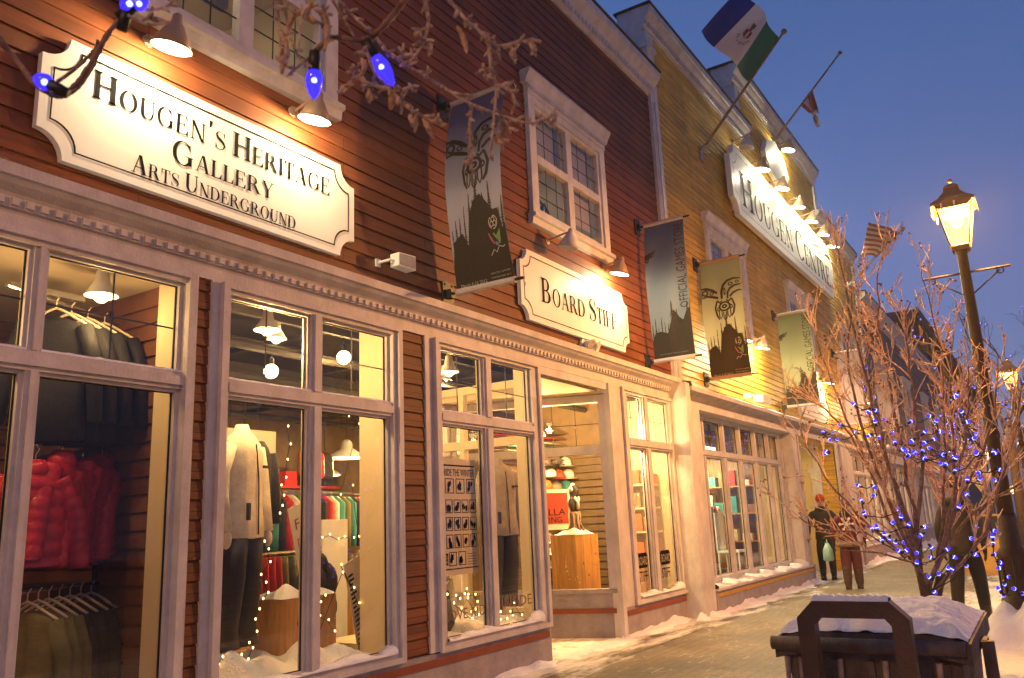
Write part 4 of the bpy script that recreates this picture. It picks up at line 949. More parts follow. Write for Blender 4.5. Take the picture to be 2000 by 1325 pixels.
for i in range(44):
    a = rnd.uniform(0, 2*pi); rr_ = rnd.uniform(.9, 1.25); u = .545+.075*rr_*cos(a); v = .56+.13*rr_*abs(sin(a)); mb.poly([on(u, v), on(u+.012, v+.008), on(u+.004, v+.025)])
mb.build('crest', [M['fl_red'], M['fl_navy'], M['fl_white'], M['bark'], M['leaf']], t)
# limp red and white flag
t = thing('wall_flag', 'limp red and white flag drooping from the middle wall pole', 'flag', (21.23, 4.95, 11.17), group='flags on wall poles', world=True)
b2, t2 = Vector((21.23, 4.93, 11.18)), Vector((21.23, 3.03, 13.07)); flag_pole(t, b2, t2)
c0 = b2.lerp(t2, .60); c1 = b2.lerp(t2, .42)
mb = MB(); mb.smooth = True
def drape(u, v):
    top = c1.lerp(c0, u); sag = (.95+.25*sin(pi*u*1.3))*v
    pinch = 1-.55*v
    x = top.x - .22*v*sin(u*9)-.1*v; y = top.y*(1)+(c0.y-.15-top.y)*.6*v+.10*sin(u*8+2)*v
    return Vector((x+.12*sin(u*12)*v, y, top.z-sag*(.25+.75*u)-.10*v))
nb = len(mb.v)
for j in range(15):
    for i in range(25): mb.v.append(tuple(drape(i/24, j/14)))
for j in range(14):
    for i in range(24):
        mb.cur = 0 if (i < 5 or i > 13) and j < 12 else 1
        a = nb+j*25+i; mb.face(a, a+1, a+26, a+25)
mb.build('cloth', [M['fl_red'], M['fl_white']], t)
# red and cream striped flag
t = thing('wall_flag', 'red and white striped flag with dark canton on the farthest pole', 'flag', (29.27, 4.95, 8.93), group='flags on wall poles', world=True)
b3, t3 = Vector((29.27, 4.93, 8.95)), Vector((29.27, 3.01, 10.52)); flag_pole(t, b3, t3, .035)
h0 = b3.lerp(t3, .96); h1 = b3.lerp(t3, .52)
mb = MB(); mb.smooth = True
def stripes(u, v):
    if u < .40 and v < .54: return 2
    return int(v*13) % 2
ff = flag_cloth(mb, h0, at(1704, 436, 3.5), at(1683, 500, 3.9), h1, 30, 26, .11, 7, 1.2, stripes)
mb.build('cloth', [M['fl_red'], M['fl_cream'], M['fl_navy']], t)
mb = MB()
for j in range(5):
    for i in range(6):
        c = ff(.04+i*.064, .05+j*.1)+Vector((-.01, -.02, 0)); mb.poly([c+Vector((0.03*cos(a*2*pi/5), 0, .03*sin(a*2*pi/5))) for a in range(5)])
mb.build('star_print', M['fl_cream'], t)

# ================================================================== small wall fittings
t = thing('wall_speaker', 'white box loudspeaker on the red wall beside the blue banner', 'speaker', (5.64, 4.95, 3.8), world=True)
K_ = .62; X, Y, Z = 0, 0, 0; mb = MB()
mb.hexa([(X-.16, Y-.10, Z-.10), (X+.14, Y-.17, Z-.13), (X+.17, Y+.04, Z-.12), (X-.13, Y+.09, Z-.09), (X-.16, Y-.10, Z+.10), (X+.14, Y-.17, Z+.09), (X+.17, Y+.04, Z+.10), (X-.13, Y+.09, Z+.11)])
mb.build('cabinet', M['sign'], t)
mb = MB(); mb.hexa([(X-.145, Y-.112, Z-.085), (X+.128, Y-.176, Z-.112), (X+.13, Y-.172, Z-.112), (X-.143, Y-.108, Z-.085), (X-.145, Y-.112, Z+.085), (X+.128, Y-.176, Z+.076), (X+.13, Y-.172, Z+.076), (X-.143, Y-.108, Z+.085)]); mb.build('grille', M['base'], t)
mb = MB(); mb.tube([(-.2, .26, 0), (-.2, .03, 0), (-.14, 0, 0)], .022, 8); mb.box(-.25, -.15, .26, .29, -.06, .06); mb.build('bracket', M['sign'], t)
for o in t.children: o.scale = (K_,)*3; o.location = Vector((5.62, 4.76, 3.86))-t.location
t = thing('wall_speaker', 'small white box loudspeaker on the snowy yellow shopfront ledge', 'speaker', (16.3, 4.8, 3.55), world=True)
mb = MB(); mb.hexa([(16.2, 4.55, 3.60), (16.55, 4.50, 3.57), (16.6, 4.72, 3.60), (16.25, 4.76, 3.62), (16.2, 4.55, 3.74), (16.55, 4.50, 3.72), (16.6, 4.72, 3.76), (16.25, 4.76, 3.77)]); mb.build('cabinet', M['sign'], t)
mb = MB(); mb.box(16.18, 16.28, 4.80, 4.93, 3.70, 3.80); mb.tube([(16.3, 4.8, 3.75), (16.35, 4.7, 3.70)], .02, 6); mb.build('bracket', M['sign'], t)
t = thing('flood_light', 'twin headed white floodlight on the ledge under the smaller red wall sign', 'floodlight', (9.46, 4.9, 3.7), world=True)
mb = MB(); mb.lathe([(.07, 0), (.07, .03), (.03, .05)], (9.44, 4.93, 3.72), 12, (0, -1, 0)); mb.tube([(9.44, 4.9, 3.72), (9.44, 4.82, 3.72)], .02); mb.build('mount', M['sign'], t)
for dx, dy in ((-.09, 0), (.10, -.01)):
    ax = Vector((dx*2.2, -.9, -.35)).normalized(); c = Vector((9.44+dx*.5, 4.85+dy, 3.71))
    mb = MB(); mb.smooth = True; mb.lathe([(.02, -.02), (.045, 0), (.055, .05), (.085, .12), (.08, .12), (.05, .06)], c, 16, ax); h = mb.build('lamp_head', M['sign'], t)
    mb = MB(); mb.lathe([(.001, .085), (.07, .09), (.05, .10), (.001, .105)], c, 14, ax, caps=False); mb.build('lens', M['base'], h)

# ================================================================== street lamps
def glow_soft(name, col, s): return glow(name, col, s)
def lantern_glass(name='sodium_lantern_glass', col=(1, .36, .03, 1), st=1.1):
    m = bpy.data.materials.new(name); m.use_nodes = True; n = m.node_tree.nodes; l = m.node_tree.links; n.clear()
    e = n.new('ShaderNodeEmission'); e.inputs[0].default_value = col; e.inputs[1].default_value = st; t = n.new('ShaderNodeBsdfTransparent'); a = n.new('ShaderNodeAddShader'); o = n.new('ShaderNodeOutputMaterial')
    l.new(e.outputs[0], a.inputs[0]); l.new(t.outputs[0], a.inputs[1]); l.new(a.outputs[0], o.inputs[0]); return m
M['lantern'] = lantern_glass(); M['lantern_hot'] = lantern_glass('sodium_lantern_bulb', (1, .52, .08, 1), 2.6); 
M['lantern_frame'] = mat('bronze_lantern_frame', (.16, .075, .03), .45, .3, 20)
def make_street_lamp(label, X, Y, zl, power, col=(1, .42, .08)):
    t = thing('street_lamp', label, 'street lamp', (X, Y, 0), group='street lamps along the kerb')
    H = zl-.34
    mb = MB(); mb.smooth = True
    mb.lathe([(.21, 0), (.21, .10), (.19, .12), (.19, .42), (.16, .46), (.155, .86), (.175, .90), (.12, .98), (.10, 1.3), (.085, 1.34)], (0, 0, 0), 12)
    for k in range(8):
        a = 2*pi*k/8; mb.tube([(.165*cos(a), .165*sin(a), .47), (.16*cos(a), .16*sin(a), .85)], .012, 5)
    mb.build('base', M['post'], t)
    mb = MB(); mb.smooth = True; mb.lathe([(.085, 1.34), (.072, 2.4), (.058, H-.02), (.075, H), (.075, H+.06), (.05, H+.08)], (0, 0, 0), 14); mb.build('pole', M['post'], t)
    za = H-.25
    mb = MB(); mb.tube([(0, -.47, za), (0, .47, za)], .015, 8); mb.build('banner_arm', M['post'], t)
    for s in (-1, 1):
        mb = MB(); mb.tube([(0, s*.36, za-.03), (0, s*.05, za-.27)], .010, 6)
        mb.tube([(0, s*.36+.035*cos(a), za-.04+.035*sin(a)) for a in [2*pi*i/10 for i in range(11)]], .008, 5, False); mb.build('arm_brace', M['post'], t)
    # lantern: tapered four sided glass body, hipped cap, finial
    zb, zt = zl-.26, zl+.26; rb, rt = .12, .235
    mb = MB(); mb.lathe([(.05, H+.06), (.13, zb-.06), (.14, zb), (.125, zb+.02)], (0, 0, 0), 4); mb.build('lantern_seat', M['lantern_frame'], t)
    def corner(r, k, z): a = pi/4+k*pi/2+pi/4*0; return Vector((r*cos(a)*1.15, r*sin(a)*1.15, z))
    fr = MB()
    for k in range(4): fr.tube([corner(rb, k, zb), corner(rt, k, zt)], .012, 5)
    for k in range(4): fr.tube([corner(rt, k, zt), corner(rt, (k+1) % 4, zt)], .013, 5)
    lf = fr.build('lantern_frame', M['lantern_frame'], t)
    for k in range(4):
        g_ = MB(); q = [corner(rb-.006, k, zb+.01), corner(rb-.006, (k+1) % 4, zb+.01), corner(rt-.006, (k+1) % 4, zt-.01), corner(rt-.006, k, zt-.01)]
        g_.poly(q); g_.build('lantern_glass', M['lantern'], lf)
    mb = MB(); mb.smooth = True; mb.ball((0, 0, zl+.08), .085, 12, 8, (1, 1, 1.3)); mb.build('bulb', M['lantern_hot'], t)
    mb = MB()
    rings = [(rt*1.15*1.22, zt-.02), (rt*1.15*1.25, zt+.015), (.22, zt+.085), (.13, zt+.17), (.115, zt+.22), (.125, zt+.23), (.07, zt+.27), (.02, zt+.29)]
    bb = len(mb.v)
    for r, z in rings:
        for k in range(4): a = pi/4+k*pi/2; mb.v.append((r*cos(a)*(1 if z > zt+.1 else 1), r*sin(a), z))
    for i in range(len(rings)-1):
        for k in range(4): k2 = (k+1) % 4; mb.face(bb+i*4+k, bb+i*4+k2, bb+(i+1)*4+k2, bb+(i+1)*4+k)
    for k in range(4):       # small hanging lip on every side
        a = k*pi/2; c, s_ = cos(a), sin(a); R = rt*1.15*.88
        mb.poly([(R*c-.2*s_, R*s_+.2*c, zt-.02), (R*c+.2*s_, R*s_-.2*c, zt-.02), (R*c*1.03+.16*s_, R*s_*1.03-.16*c, zt-.08), (R*c*1.03-.16*s_, R*s_*1.03+.16*c, zt-.08)])
    mb.build('lantern_cap', M['lantern_frame'], t)
    mb = MB(); mb.ball((0, 0, zt+.33), .03, 10, 7); mb.tube([(0, 0, zt+.28), (0, 0, zt+.32)], .013); mb.build('finial', M['lantern_frame'], t)
    mb = MB()
    for (x, y, L) in ((-.27, .12, .20), (-.20, .24, .13), (.24, .22, .10), (.28, -.05, .07), (-.28, -.02, .06)): mb.tube([(x, y, zt-.02), (x+.004, y+.003, zt-.02-L*.6), (x, y, zt-.02-L)], [.011, .007, .001], 5)
    mb.build('icicles', M['ice'], t)
    lamp('lamp_light', 'POINT', (0, 0, zl+.15), power, col, t, .10)
    return t
M['rime'] = mat('dirty_rime', (.42, .34, .31), .8, .4, 30); M['ice'] = mat('ice', (.75, .72, .68), .15, spec=.6)
sl = make_street_lamp('nearest lit street lamp with four sided lantern, behind the bare bush', 11.0, .525, 4.76, 2000)
make_street_lamp('smaller lit street lamp farther along the kerb at the right edge', 26.3, .62, 4.75, 1200)
make_street_lamp('distant lit street lamp far down the kerb', 46.0, .62, 4.75, 900)
make_street_lamp('lit street lamp on the kerb left of the viewpoint', -4.2, .5, 4.75, 650)
for i, x in enumerate((-6, 9, 24, 39)): make_street_lamp(['first', 'second', 'third', 'fourth'][i]+' added lit street lamp out of view on the opposite kerb, counted up the street', x, -11.5, 4.75, 500)  # unseen lamps added across the street as warm fill light on the facades

# ================================================================== shop and hall lighting fixtures
M['pendant_glow'] = glow('warm_pendant_bulb', (1, .74, .34), 16); M['panel_glow'] = glow('warm_ceiling_panel', (1, .86, .55), 7)
def pendant(label, X, Y, Z, power, ceil=3.85, kind='shade', col=(1, .62, .24), g='pendant lamps in the shop', rad=.06):
    t = thing('pendant_lamp', label, 'pendant lamp', (X, Y, Z), group=g)
    mb = MB(); mb.tube([(0, 0, .12), (0, 0, ceil-Z)], .006, 5); mb.build('cord', M['black'], t)
    if kind == 'shade':
        mb = MB(); mb.smooth = True; mb.lathe([(.02, .2), (.04, .17), (.05, .10), (.11, .0), (.105, .0), (.045, .1)], (0, 0, -.02), 16); mb.build('shade', M['whitein'], t)
        mb = MB(); mb.smooth = True; mb.ball((0, 0, -.02), .05); mb.build('bulb', M['pendant_glow'], t)
    elif kind in ('globe', 'bigglobe'):
        mb = MB(); mb.smooth = True; mb.ball((0, 0, 0), .075 if kind == 'globe' else .125, 14, 10); mb.build('bulb', M['pendant_glow'], t)
        mb = MB(); mb.lathe([(.03, .07), (.03, .13), (.01, .15)], (0, 0, 0), 10); mb.build('shade', M['black'], t)
    else:
        mb = MB(); mb.smooth = True; mb.lathe([(.04, .28), (.08, .24), (.10, .14), (.30, .02), (.29, .0), (.09, .12)], (0, 0, 0), 24); mb.build('shade', M['whitein'], t)
        mb = MB(); mb.lathe([(.001, .015), (.27, .012), (.26, .0), (.001, -.012)], (0, 0, 0), 24, caps=False); mb.build('bulb', M['pendant_glow'], t)
    if power: lamp('lamp_light', 'POINT', (0, 0, -.13 if kind != 'bigglobe' else -.2), power*2.1, col, t, rad)
    return t
pendant('white cone pendant behind the upper left pane of the jacket window', 5.69, 6.5, 3.44, 34)
pendant('small globe bulb hanging below the white cone pendant', 5.72, 6.6, 3.10, 18, kind='globe')
pendant('bright globe bulb behind the upper right pane of the jacket window', 6.36, 6.2, 3.28, 55, kind='globe')
pendant('wide dish lamp deep in the shop seen through the jacket window', 9.3, 9.0, 2.55, 90, kind='dish')
pendant('second wide dish lamp deeper in the shop, lower in the view', 10.4, 10.6, 2.42, 90, kind='dish')
pendant('spot pendant behind the upper left pane of the poster window', 8.50, 6.5, 3.35, 30)
pendant('globe bulb low behind the poster window', 8.75, 7.6, 2.72, 30, kind='globe')
pendant('bright globe lamp against the upper left pane of the milky corner window', 10.76, 5.16, 2.84, 150, kind='bigglobe', ceil=3.3)
pendant('shaded lamp over the cap wall inside the recessed window', 10.6, 6.35, 2.75, 150)
pendant('shaded lamp over the jackets inside the first shop window', 1.9, 5.35, 2.95, 15, ceil=3.3)
pendant('shaded lamp near the right cheek of the first shop window', 3.05, 5.22, 3.1, 7, ceil=3.3)
pendant('shaded lamp close behind the jacket window header', 4.5, 5.25, 3.12, 62, ceil=3.3)
pendant('shaded lamp close behind the poster window header', 7.1, 5.35, 3.12, 16, ceil=3.3)
def panel(label, X, Y, Z, power, sx=.6, sy=.3, col=(1, .78, .42), g='ceiling panel lamps'):
    t = thing('ceiling_lamp', label, 'ceiling lamp', (X, Y, Z), group=g)
    mb = MB(); mb.box(-sx/2-.02, sx/2+.02, -sy/2-.02, sy/2+.02, .0, .08); mb.build('housing', M['whitein'], t)
    mb = MB(); mb.box(-sx/2, sx/2, -sy/2, sy/2, -.10, -.001); mb.build('diffuser', M['panel_glow'], t)
    l = lamp('lamp_light', 'AREA', (0, 0, -.12), power, col, t); l.data.shape = 'RECTANGLE'; l.data.size = sx; l.data.size_y = sy
    return t
panel('square lit ceiling lamp behind the left panes of the yellow shop window', 14.1, 6.2, 2.95, 150, .5, .4)
panel('long lit ceiling lamp behind the middle panes of the yellow shop window', 18.1, 6.6, 2.98, 150, .9, .35)
panel('third ceiling lamp at the back of the yellow shop', 15.5, 8.2, 3.0, 130, .8, .35)
panel('lit hall ceiling lamp behind the glazed door', 23.5, 6.3, 2.98, 150, .9, .5, (1, .86, .5))
panel('lit ceiling lamp in the shop right of the glazed door', 27.2, 6.2, 3.2, 130, 1.2, .4)
for i, x in enumerate((33.5, 39.5, 45.5, 52)): panel(['first', 'second', 'third', 'fourth'][i]+' lit ceiling lamp in the far mauve building, counted from the near end', x, 6.5, 3.2, 120, 1.2, .4, (1, .72, .5))
panel('lit ceiling lamp in the room over the large three line sign', 3.6, 6.3, 6.9, 16, .7, .4, (1, .8, .55))
panel('dim ceiling lamp in the room behind the plant window', 9.3, 6.6, 6.9, 9, .7, .4, (1, .85, .7))
t = thing('entry_lamp', 'black cone lamp hanging in the yellow door recess', 'lamp', (20.4, 5.4, 2.5))
mb = MB(); mb.smooth = True; mb.lathe([(.03, .4), (.06, .36), (.26, .0), (.25, 0), (.05, .34)], (0, 0, 0), 18); mb.build('shade', M['black'], t)
mb = MB(); mb.tube([(0, 0, .38), (0, 0, .62)], .012); mb.build('stem', M['black'], t)
mb = MB(); mb.ball((0, 0, .06), .07); mb.build('bulb', M['pendant_glow'], t)
lamp('lamp_light', 'POINT', (0, 0, -.08), 60, (1, .84, .42), t, .06)

# ================================================================== things in the shop windows
def cloth(name, c, **k): return mat(name, c, .75, .22, 14, bump=.2, bscale=60, **k)
M['puffer'] = mat('red_puffer_nylon', (.50, .016, .045), .35, .25, 5, (1, 1, .5), bump=.25, bscale=60)
M['shirt_dark'] = cloth('dark_jacket_cloth', (.022, .022, .026)); M['shirt_olive'] = cloth('olive_shirt_cloth', (.20, .17, .06)); M['cream_cloth'] = cloth('cream_jacket_cloth', (.82, .75, .60)); M['pants'] = cloth('black_trouser_cloth', (.018, .016, .018))
M['chrome'] = mat('chrome_rail', (.6, .58, .55), .25, metal=.9); M['mannequin'] = mat('ivory_mannequin', (.66, .58, .46), .4)
def ring_loft(mb, secs, n=16):
    """secs: list of (centre, rx, ry) stacked cross sections, angle about z"""
    b = len(mb.v)
    for c, rx, ry in secs:
        for k in range(n): a = 2*pi*k/n; mb.v.append((c[0]+rx*cos(a), c[1]+ry*sin(a), c[2]))
    for i in range(len(secs)-1):
        for k in range(n): k2 = (k+1) % n; mb.face(b+i*n+k, b+i*n+k2, b+(i+1)*n+k2, b+(i+1)*n+k)
    mb.face(*[b+k for k in range(n)][::-1]); e = b+(len(secs)-1)*n; mb.face(*[e+k for k in range(n)])
def make_puffer(label, loc, rz, m, sc=1.0):
    t = thing('puffer_jacket', label, 'jacket', loc, rz, group='red puffer jackets on the rail')
    mb = MB(); mb.smooth = True; secs = []; n = 56
    for i in range(n+1):
        u = i/n; z = -.08-.68*u; pf = .020*abs(sin(u*pi*5.5))**.5; sh = min(1, .35+u*5)
        secs.append(((0, 0, z*sc), (.235*sh+pf)*sc, (.105*(.6+.4*sh)+pf)*sc))
    ring_loft(mb, secs, 20); mb.build('body', m, t)
    for s in (-1, 1):
        mb = MB(); mb.smooth = True; pts, rd = [], []
        for i in range(46):
            u = i/45; pts.append((s*(.17+.10*min(1, u*2.4)+.10*u)*sc, -.015*u*sc, (-.12-.66*u)*sc)); rd.append((.085-.025*u+.010*abs(sin(u*pi*8+.6))**.5)*sc)
        mb.tube(pts, rd, 12); mb.build('sleeve', m, t)
    mb = MB(); mb.smooth = True; mb.lathe([(.07, -.10), (.095, -.06), (.085, -.02), (.06, .02), (.05, .0), (.06, -.06)], (0, 0, 0), 14); mb.build('collar', m, t)
    mb = MB(); mb.tube([(0, .0, .0), (0, 0, .05), (.02, 0, .09), (0, 0, .12), (-.02, 0, .10)], .004, 5); mb.build('hanger', M['chrome'], t)
    return t
for i, (px, rz, zz, lb) in enumerate(((70, -.15, 1.97, 'red puffer jacket nearest the left mullion with a bright sleeve'), (122, .62, 2.05, 'second red puffer jacket from the left on the rail'), (162, .70, 2.02, 'third red puffer jacket from the left on the rail'), (200, .66, 2.06, 'fourth dark red puffer jacket on the rail'), (236, .72, 2.03, 'rightmost dark red puffer jacket on the rail'))):
    p = at(px, 885, 5.50+.10*i); make_puffer(lb, (p.x, p.y, zz), rz, M['puffer'], .86+.03*(i % 3))
t = thing('clothes_rail', 'high rail holding the red puffer jackets', 'clothes rail', (3.2, 6.0, 2.1), world=True)
mb = MB(); mb.tube([(2.75, 5.55, 2.14), (3.57, 5.95, 2.14)], .014, 8); mb.tube([(3.57, 5.95, .4), (3.57, 5.95, 3.2)], .02, 8); mb.tube([(3.55, 5.92, 2.14), (3.57, 7.1, 2.14)], .014); mb.build('rail', M['black'], t)
mb = MB(); mb.box(2.7, 3.55, 5.85, 6.5, 1.16, 1.18); mb.build('shelf', M['black'], t)
def hung_shirt(label, loc, rz, m, sc=1.0, g='shirts on the low rail'):
    t = thing('hung_shirt', label, 'shirt', loc, rz, group=g); mb = MB(); mb.smooth = True
    secs = [((0, 0, -.05*sc), .05, .03), ((0, 0, -.09*sc), .16*sc, .035), ((0, 0, -.14*sc), .21*sc, .04), ((0, 0, -.4*sc), .20*sc, .05), ((0, 0, -.78*sc), .21*sc, .06)]; ring_loft(mb, secs, 16); mb.build('body', m, t)
    for s in (-1, 1):
        mb = MB(); mb.smooth = True; mb.tube([(s*.17*sc, 0, -.11*sc), (s*.24*sc, -.01, -.3*sc), (s*.27*sc, -.02, -.68*sc)], [.05*sc, .05*sc, .038*sc], 10); mb.build('sleeve', m, t)
    mb = MB(); mb.tube([(-.19*sc, 0, -.10*sc), (-.05, 0, -.01), (0, 0, .01), (.05, 0, -.01), (.19*sc, 0, -.10*sc)], .010, 6); mb.tube([(0, 0, .01), (0, 0, .06), (.02, 0, .09)], .004, 5); mb.build('hanger', M['mannequin'], t)
    return t
for i in range(7):
    p = at(72+i*20, 1140, 5.5+.06*i); m = M['shirt_olive'] if i < 3 else M['shirt_dark']
    hung_shirt(['olive shirt first on the low rail by the left mullion', 'olive shirt second on the low rail', 'olive shirt third on the low rail', 'dark shirt fourth on the low rail', 'dark shirt fifth on the low rail', 'dark shirt sixth on the low rail', 'dark shirt last on the low rail, on a pale hanger'][i], (p.x-.05, p.y, 1.10), -1.0, m, 1.05)
t = thing('clothes_rail', 'low rail holding olive and dark shirts', 'clothes rail', (3.0, 5.7, 1.1), world=True)
mb = MB(); mb.tube([(2.7, 5.42, 1.17), (3.56, 5.95, 1.17)], .012, 8); mb.tube([(2.72, 5.43, .4), (2.72, 5.43, 1.17)], .012); mb.build('rail', M['chrome'], t)
for i, px in enumerate((110, 140, 172, 205)):
    p = at(px, 600+i*6, 5.55+.05*i); hung_shirt(['dark coat first on the top rail behind the upper pane', 'dark coat second on the top rail', 'dark coat third on the top rail', 'navy coat last on the top rail'][i], (p.x, p.y, 3.02), -.9, M['shirt_dark'], 1.15, 'dark coats on the top rail')
t = thing('clothes_rail', 'top rail of dark coats under the shop ceiling', 'clothes rail', (3.0, 5.7, 3.1), world=True)
mb = MB(); mb.tube([(2.55, 5.45, 3.09), (3.57, 5.85, 3.09)], .016, 8); mb.box(2.6, 3.1, 5.5, 5.54, 3.10, 3.14); mb.build('rail', M['chrome'], t)
t = thing('window_decal', 'white lettering low on the first shop window pane', 'decal', (2.98, 4.93, .55), world=True)
mb = MB()
for q in sans("HOUGEN'S", 1): mb.poly([(2.86+x*.055, 4.932, .615+y*.06) for x, y in q])
for q in sans('CLOTHING EDGE', 1): mb.poly([(2.86+x*.062, 4.932, .555+y*.06) for x, y in q])
mb.build('lettering', M['print_pale'], t)

# mannequins
def mannequin(label, loc, rz, jacket_m, sc=1.0):
    t = thing('mannequin', label, 'mannequin', loc, rz); 
    mb = MB(); mb.smooth = True
    secs = [((0, 0, 1.60), .045, .045), ((0, 0, 1.55), .065, .06), ((0, 0, 1.51), .13, .085), ((0, 0, 1.46), .20, .11), ((0, 0, 1.38), .235, .125), ((0, 0, 1.2), .225, .135), ((0, 0, 1.05), .215, .13), ((0, 0, .9), .235, .14), ((0, 0, .78), .25, .145), ((0, 0, .77), .20, .1)]
    ring_loft(mb, [((c[0]*sc, c[1]*sc, c[2]*sc), a*sc, b*sc) for c, a, b in secs], 22); j = mb.build('jacket', jacket_m, t)
    mb = MB(); mb.tube([(.01*sc, -.15*sc, .8*sc), (.01*sc, -.142*sc, 1.2*sc), (.01*sc, -.115*sc, 1.45*sc)], .006, 5); mb.box(-.14*sc, -.11*sc, -.155*sc, -.135*sc, .9*sc, 1.02*sc); mb.box(.10*sc, .17*sc, -.14*sc, -.12*sc, 1.28*sc, 1.30*sc); mb.build('zip', M['shirt_dark'], j)
    for s in (-1, 1):
        mb = MB(); mb.smooth = True; mb.tube([(s*.19*sc, 0, 1.43*sc), (s*.27*sc, .01, 1.25*sc), (s*.29*sc, -.01, 1.05*sc), (s*.28*sc, -.06, .82*sc)], [.075*sc, .075*sc, .068*sc, .055*sc], 12); mb.build('sleeve', jacket_m, t)
        mb = MB(); mb.smooth = True; mb.tube([(s*.10*sc, 0, .80*sc), (s*.115*sc, -.01, .5*sc), (s*.12*sc, .02, .15*sc), (s*.12*sc, .0, .02*sc)], [.12*sc, .105*sc, .09*sc, .095*sc], 14); mb.build('trouser_leg', M['pants'], t)
        mb = MB(); mb.smooth = True; mb.ball((s*.28*sc, -.07*sc, .77*sc), .05*sc, 10, 7, (.7, .8, 1.3)); mb.build('hand', M['mannequin'], t)
    mb = MB(); mb.smooth = True; mb.lathe([(.09, 1.52), (.11, 1.57), (.095, 1.62), (.07, 1.64), (.06, 1.6)], (0, 0, 0), 16); mb.build('hood', jacket_m, t)
    return t
p = at(468, 1000, 5.42)
mannequin('headless mannequin in cream snow jacket and black trousers at left of the jacket window', (p.x, 5.42, .60), .35, M['cream_cloth'], 1.08)
M['grey_cloth'] = cloth('grey_jacket_cloth', (.38, .34, .28))
p = at(975, 1000, 5.5)
mannequin('headless mannequin in grey snow jacket and black trousers in the poster window', (p.x, 5.5, .50), -.25, M['grey_cloth'], 1.08)
# second sleeve display beside the first mannequin
t = thing('hung_shirt', 'cream and black jacket hanging right of the cream mannequin', 'jacket', (4.86, 5.75, 2.25), .5); mb = MB(); mb.smooth = True
ring_loft(mb, [((0, 0, 0), .06, .05), ((0, 0, -.06), .14, .08), ((0, 0, -.14), .2, .1), ((0, 0, -.75), .19, .11)], 16); mb.build('body', M['shirt_dark'], t)
mb = MB(); mb.smooth = True; mb.tube([(-.14, -.03, -.1), (-.2, -.06, -.35), (-.19, -.08, -.75)], [.075, .07, .06], 10); mb.build('sleeve', M['cream_cloth'], t)
mb = MB(); mb.smooth = True; mb.tube([(.16, -.03, -.1), (.22, -.05, -.35), (.2, -.08, -.7)], [.075, .07, .06], 10); mb.build('sleeve', M['shirt_dark'], t)

M['redrack'] = cloth('red_garment_cloth', (.55, .03, .03)); M['teal'] = cloth('teal_garment_cloth', (.07, .30, .30)); M['orange'] = cloth('orange_garment_cloth', (.6, .16, .03))
t = thing('garment_rack', 'low chrome rack of red trousers behind the cream mannequin', 'garment rack', (5.4, 6.2, .05), world=True)
mb = MB(); mb.tube([(4.85, 6.1, 1.28), (6.2, 6.5, 1.28)], .018, 8); mb.tube([(4.9, 6.12, .05), (4.9, 6.12, 1.28)], .018); mb.tube([(6.15, 6.49, .05), (6.15, 6.49, 1.28)], .018); mb.build('rail', M['chrome'], t)
rnd = random.Random(8)
for i in range(11):
    x = 4.98+i*.105; y = 6.13+i*.031; mb = MB(); mb.smooth = True
    ring_loft(mb, [((x, y, 1.25), .03, .13), ((x, y+.01, 1.0), .045, .16), ((x+.01, y, .55), .05, .15)], 10); mb.build('garment', M['redrack'] if i < 6 else (M['shirt_dark'] if i % 2 else M['shirt_olive']), t)
t = thing('garment_rack', 'back rack of teal, dark and red tops under the dish lamps', 'garment rack', (8.2, 8.4, .05), world=True)
mb = MB(); mb.tube([(7.0, 8.2, 2.0), (9.6, 8.8, 2.0)], .018); mb.tube([(7.02, 8.2, .05), (7.02, 8.2, 2.0)], .018); mb.tube([(9.58, 8.8, .05), (9.58, 8.8, 2.0)], .018); mb.build('rail', M['chrome'], t)
for i in range(16):
    x = 7.1+i*.15; y = 8.22+i*.035; m = [M['teal'], M['shirt_dark'], M['redrack'], M['cream_cloth'], M['teal'], M['shirt_olive']][i*7 % 6]; mb = MB(); mb.smooth = True
    ring_loft(mb, [((x, y, 1.95), .03, .08), ((x, y, 1.85), .05, .22), ((x, y, 1.5), .06, .22), ((x+.01, y, 1.25), .06, .2)], 10); mb.build('garment', m, t)
for i in range(8):
    x = 7.2+i*.3; y = 8.25+i*.07; mb = MB(); mb.smooth = True
    ring_loft(mb, [((x, y, 1.05), .05, .14), ((x, y, .8), .08, .2), ((x, y, .45), .08, .2)], 10); mb.build('garment', [M['orange'], M['redrack'], M['shirt_dark'], M['teal']][i % 4], t)
t = thing('display_shelf', 'red edged shelf of folded goods across the back of the board shop', 'shelf', (9, 11, .05), world=True)
mb = MB()
for z in (.5, 1.1, 1.7, 2.3): mb.box(5.0, 12.2, 12.0, 12.45, z, z+.05)
mb.build('shelf_board', M['redrack'], t)
rnd = random.Random(4); x = 5.1
cols = [M['teal'], M['orange'], M['redrack'], M['cream_cloth'], M['shirt_dark'], M['wood'], M['sign']]
mbs = [MB() for _ in cols]
for z in (.55, 1.15, 1.75, 2.35):
    x = 5.1
    while x < 12.0:
        wd = rnd.uniform(.15, .4); mbs[rnd.randrange(len(cols))].box(x, x+wd, 12.02, 12.3, z+.002, z+rnd.uniform(.1, .4)); x += wd+rnd.uniform(.02, .2)
for m_, c_ in zip(mbs, cols): o = m_.build('folded_goods', c_, t); o['kind'] = 'stuff'
rnd = random.Random(44)
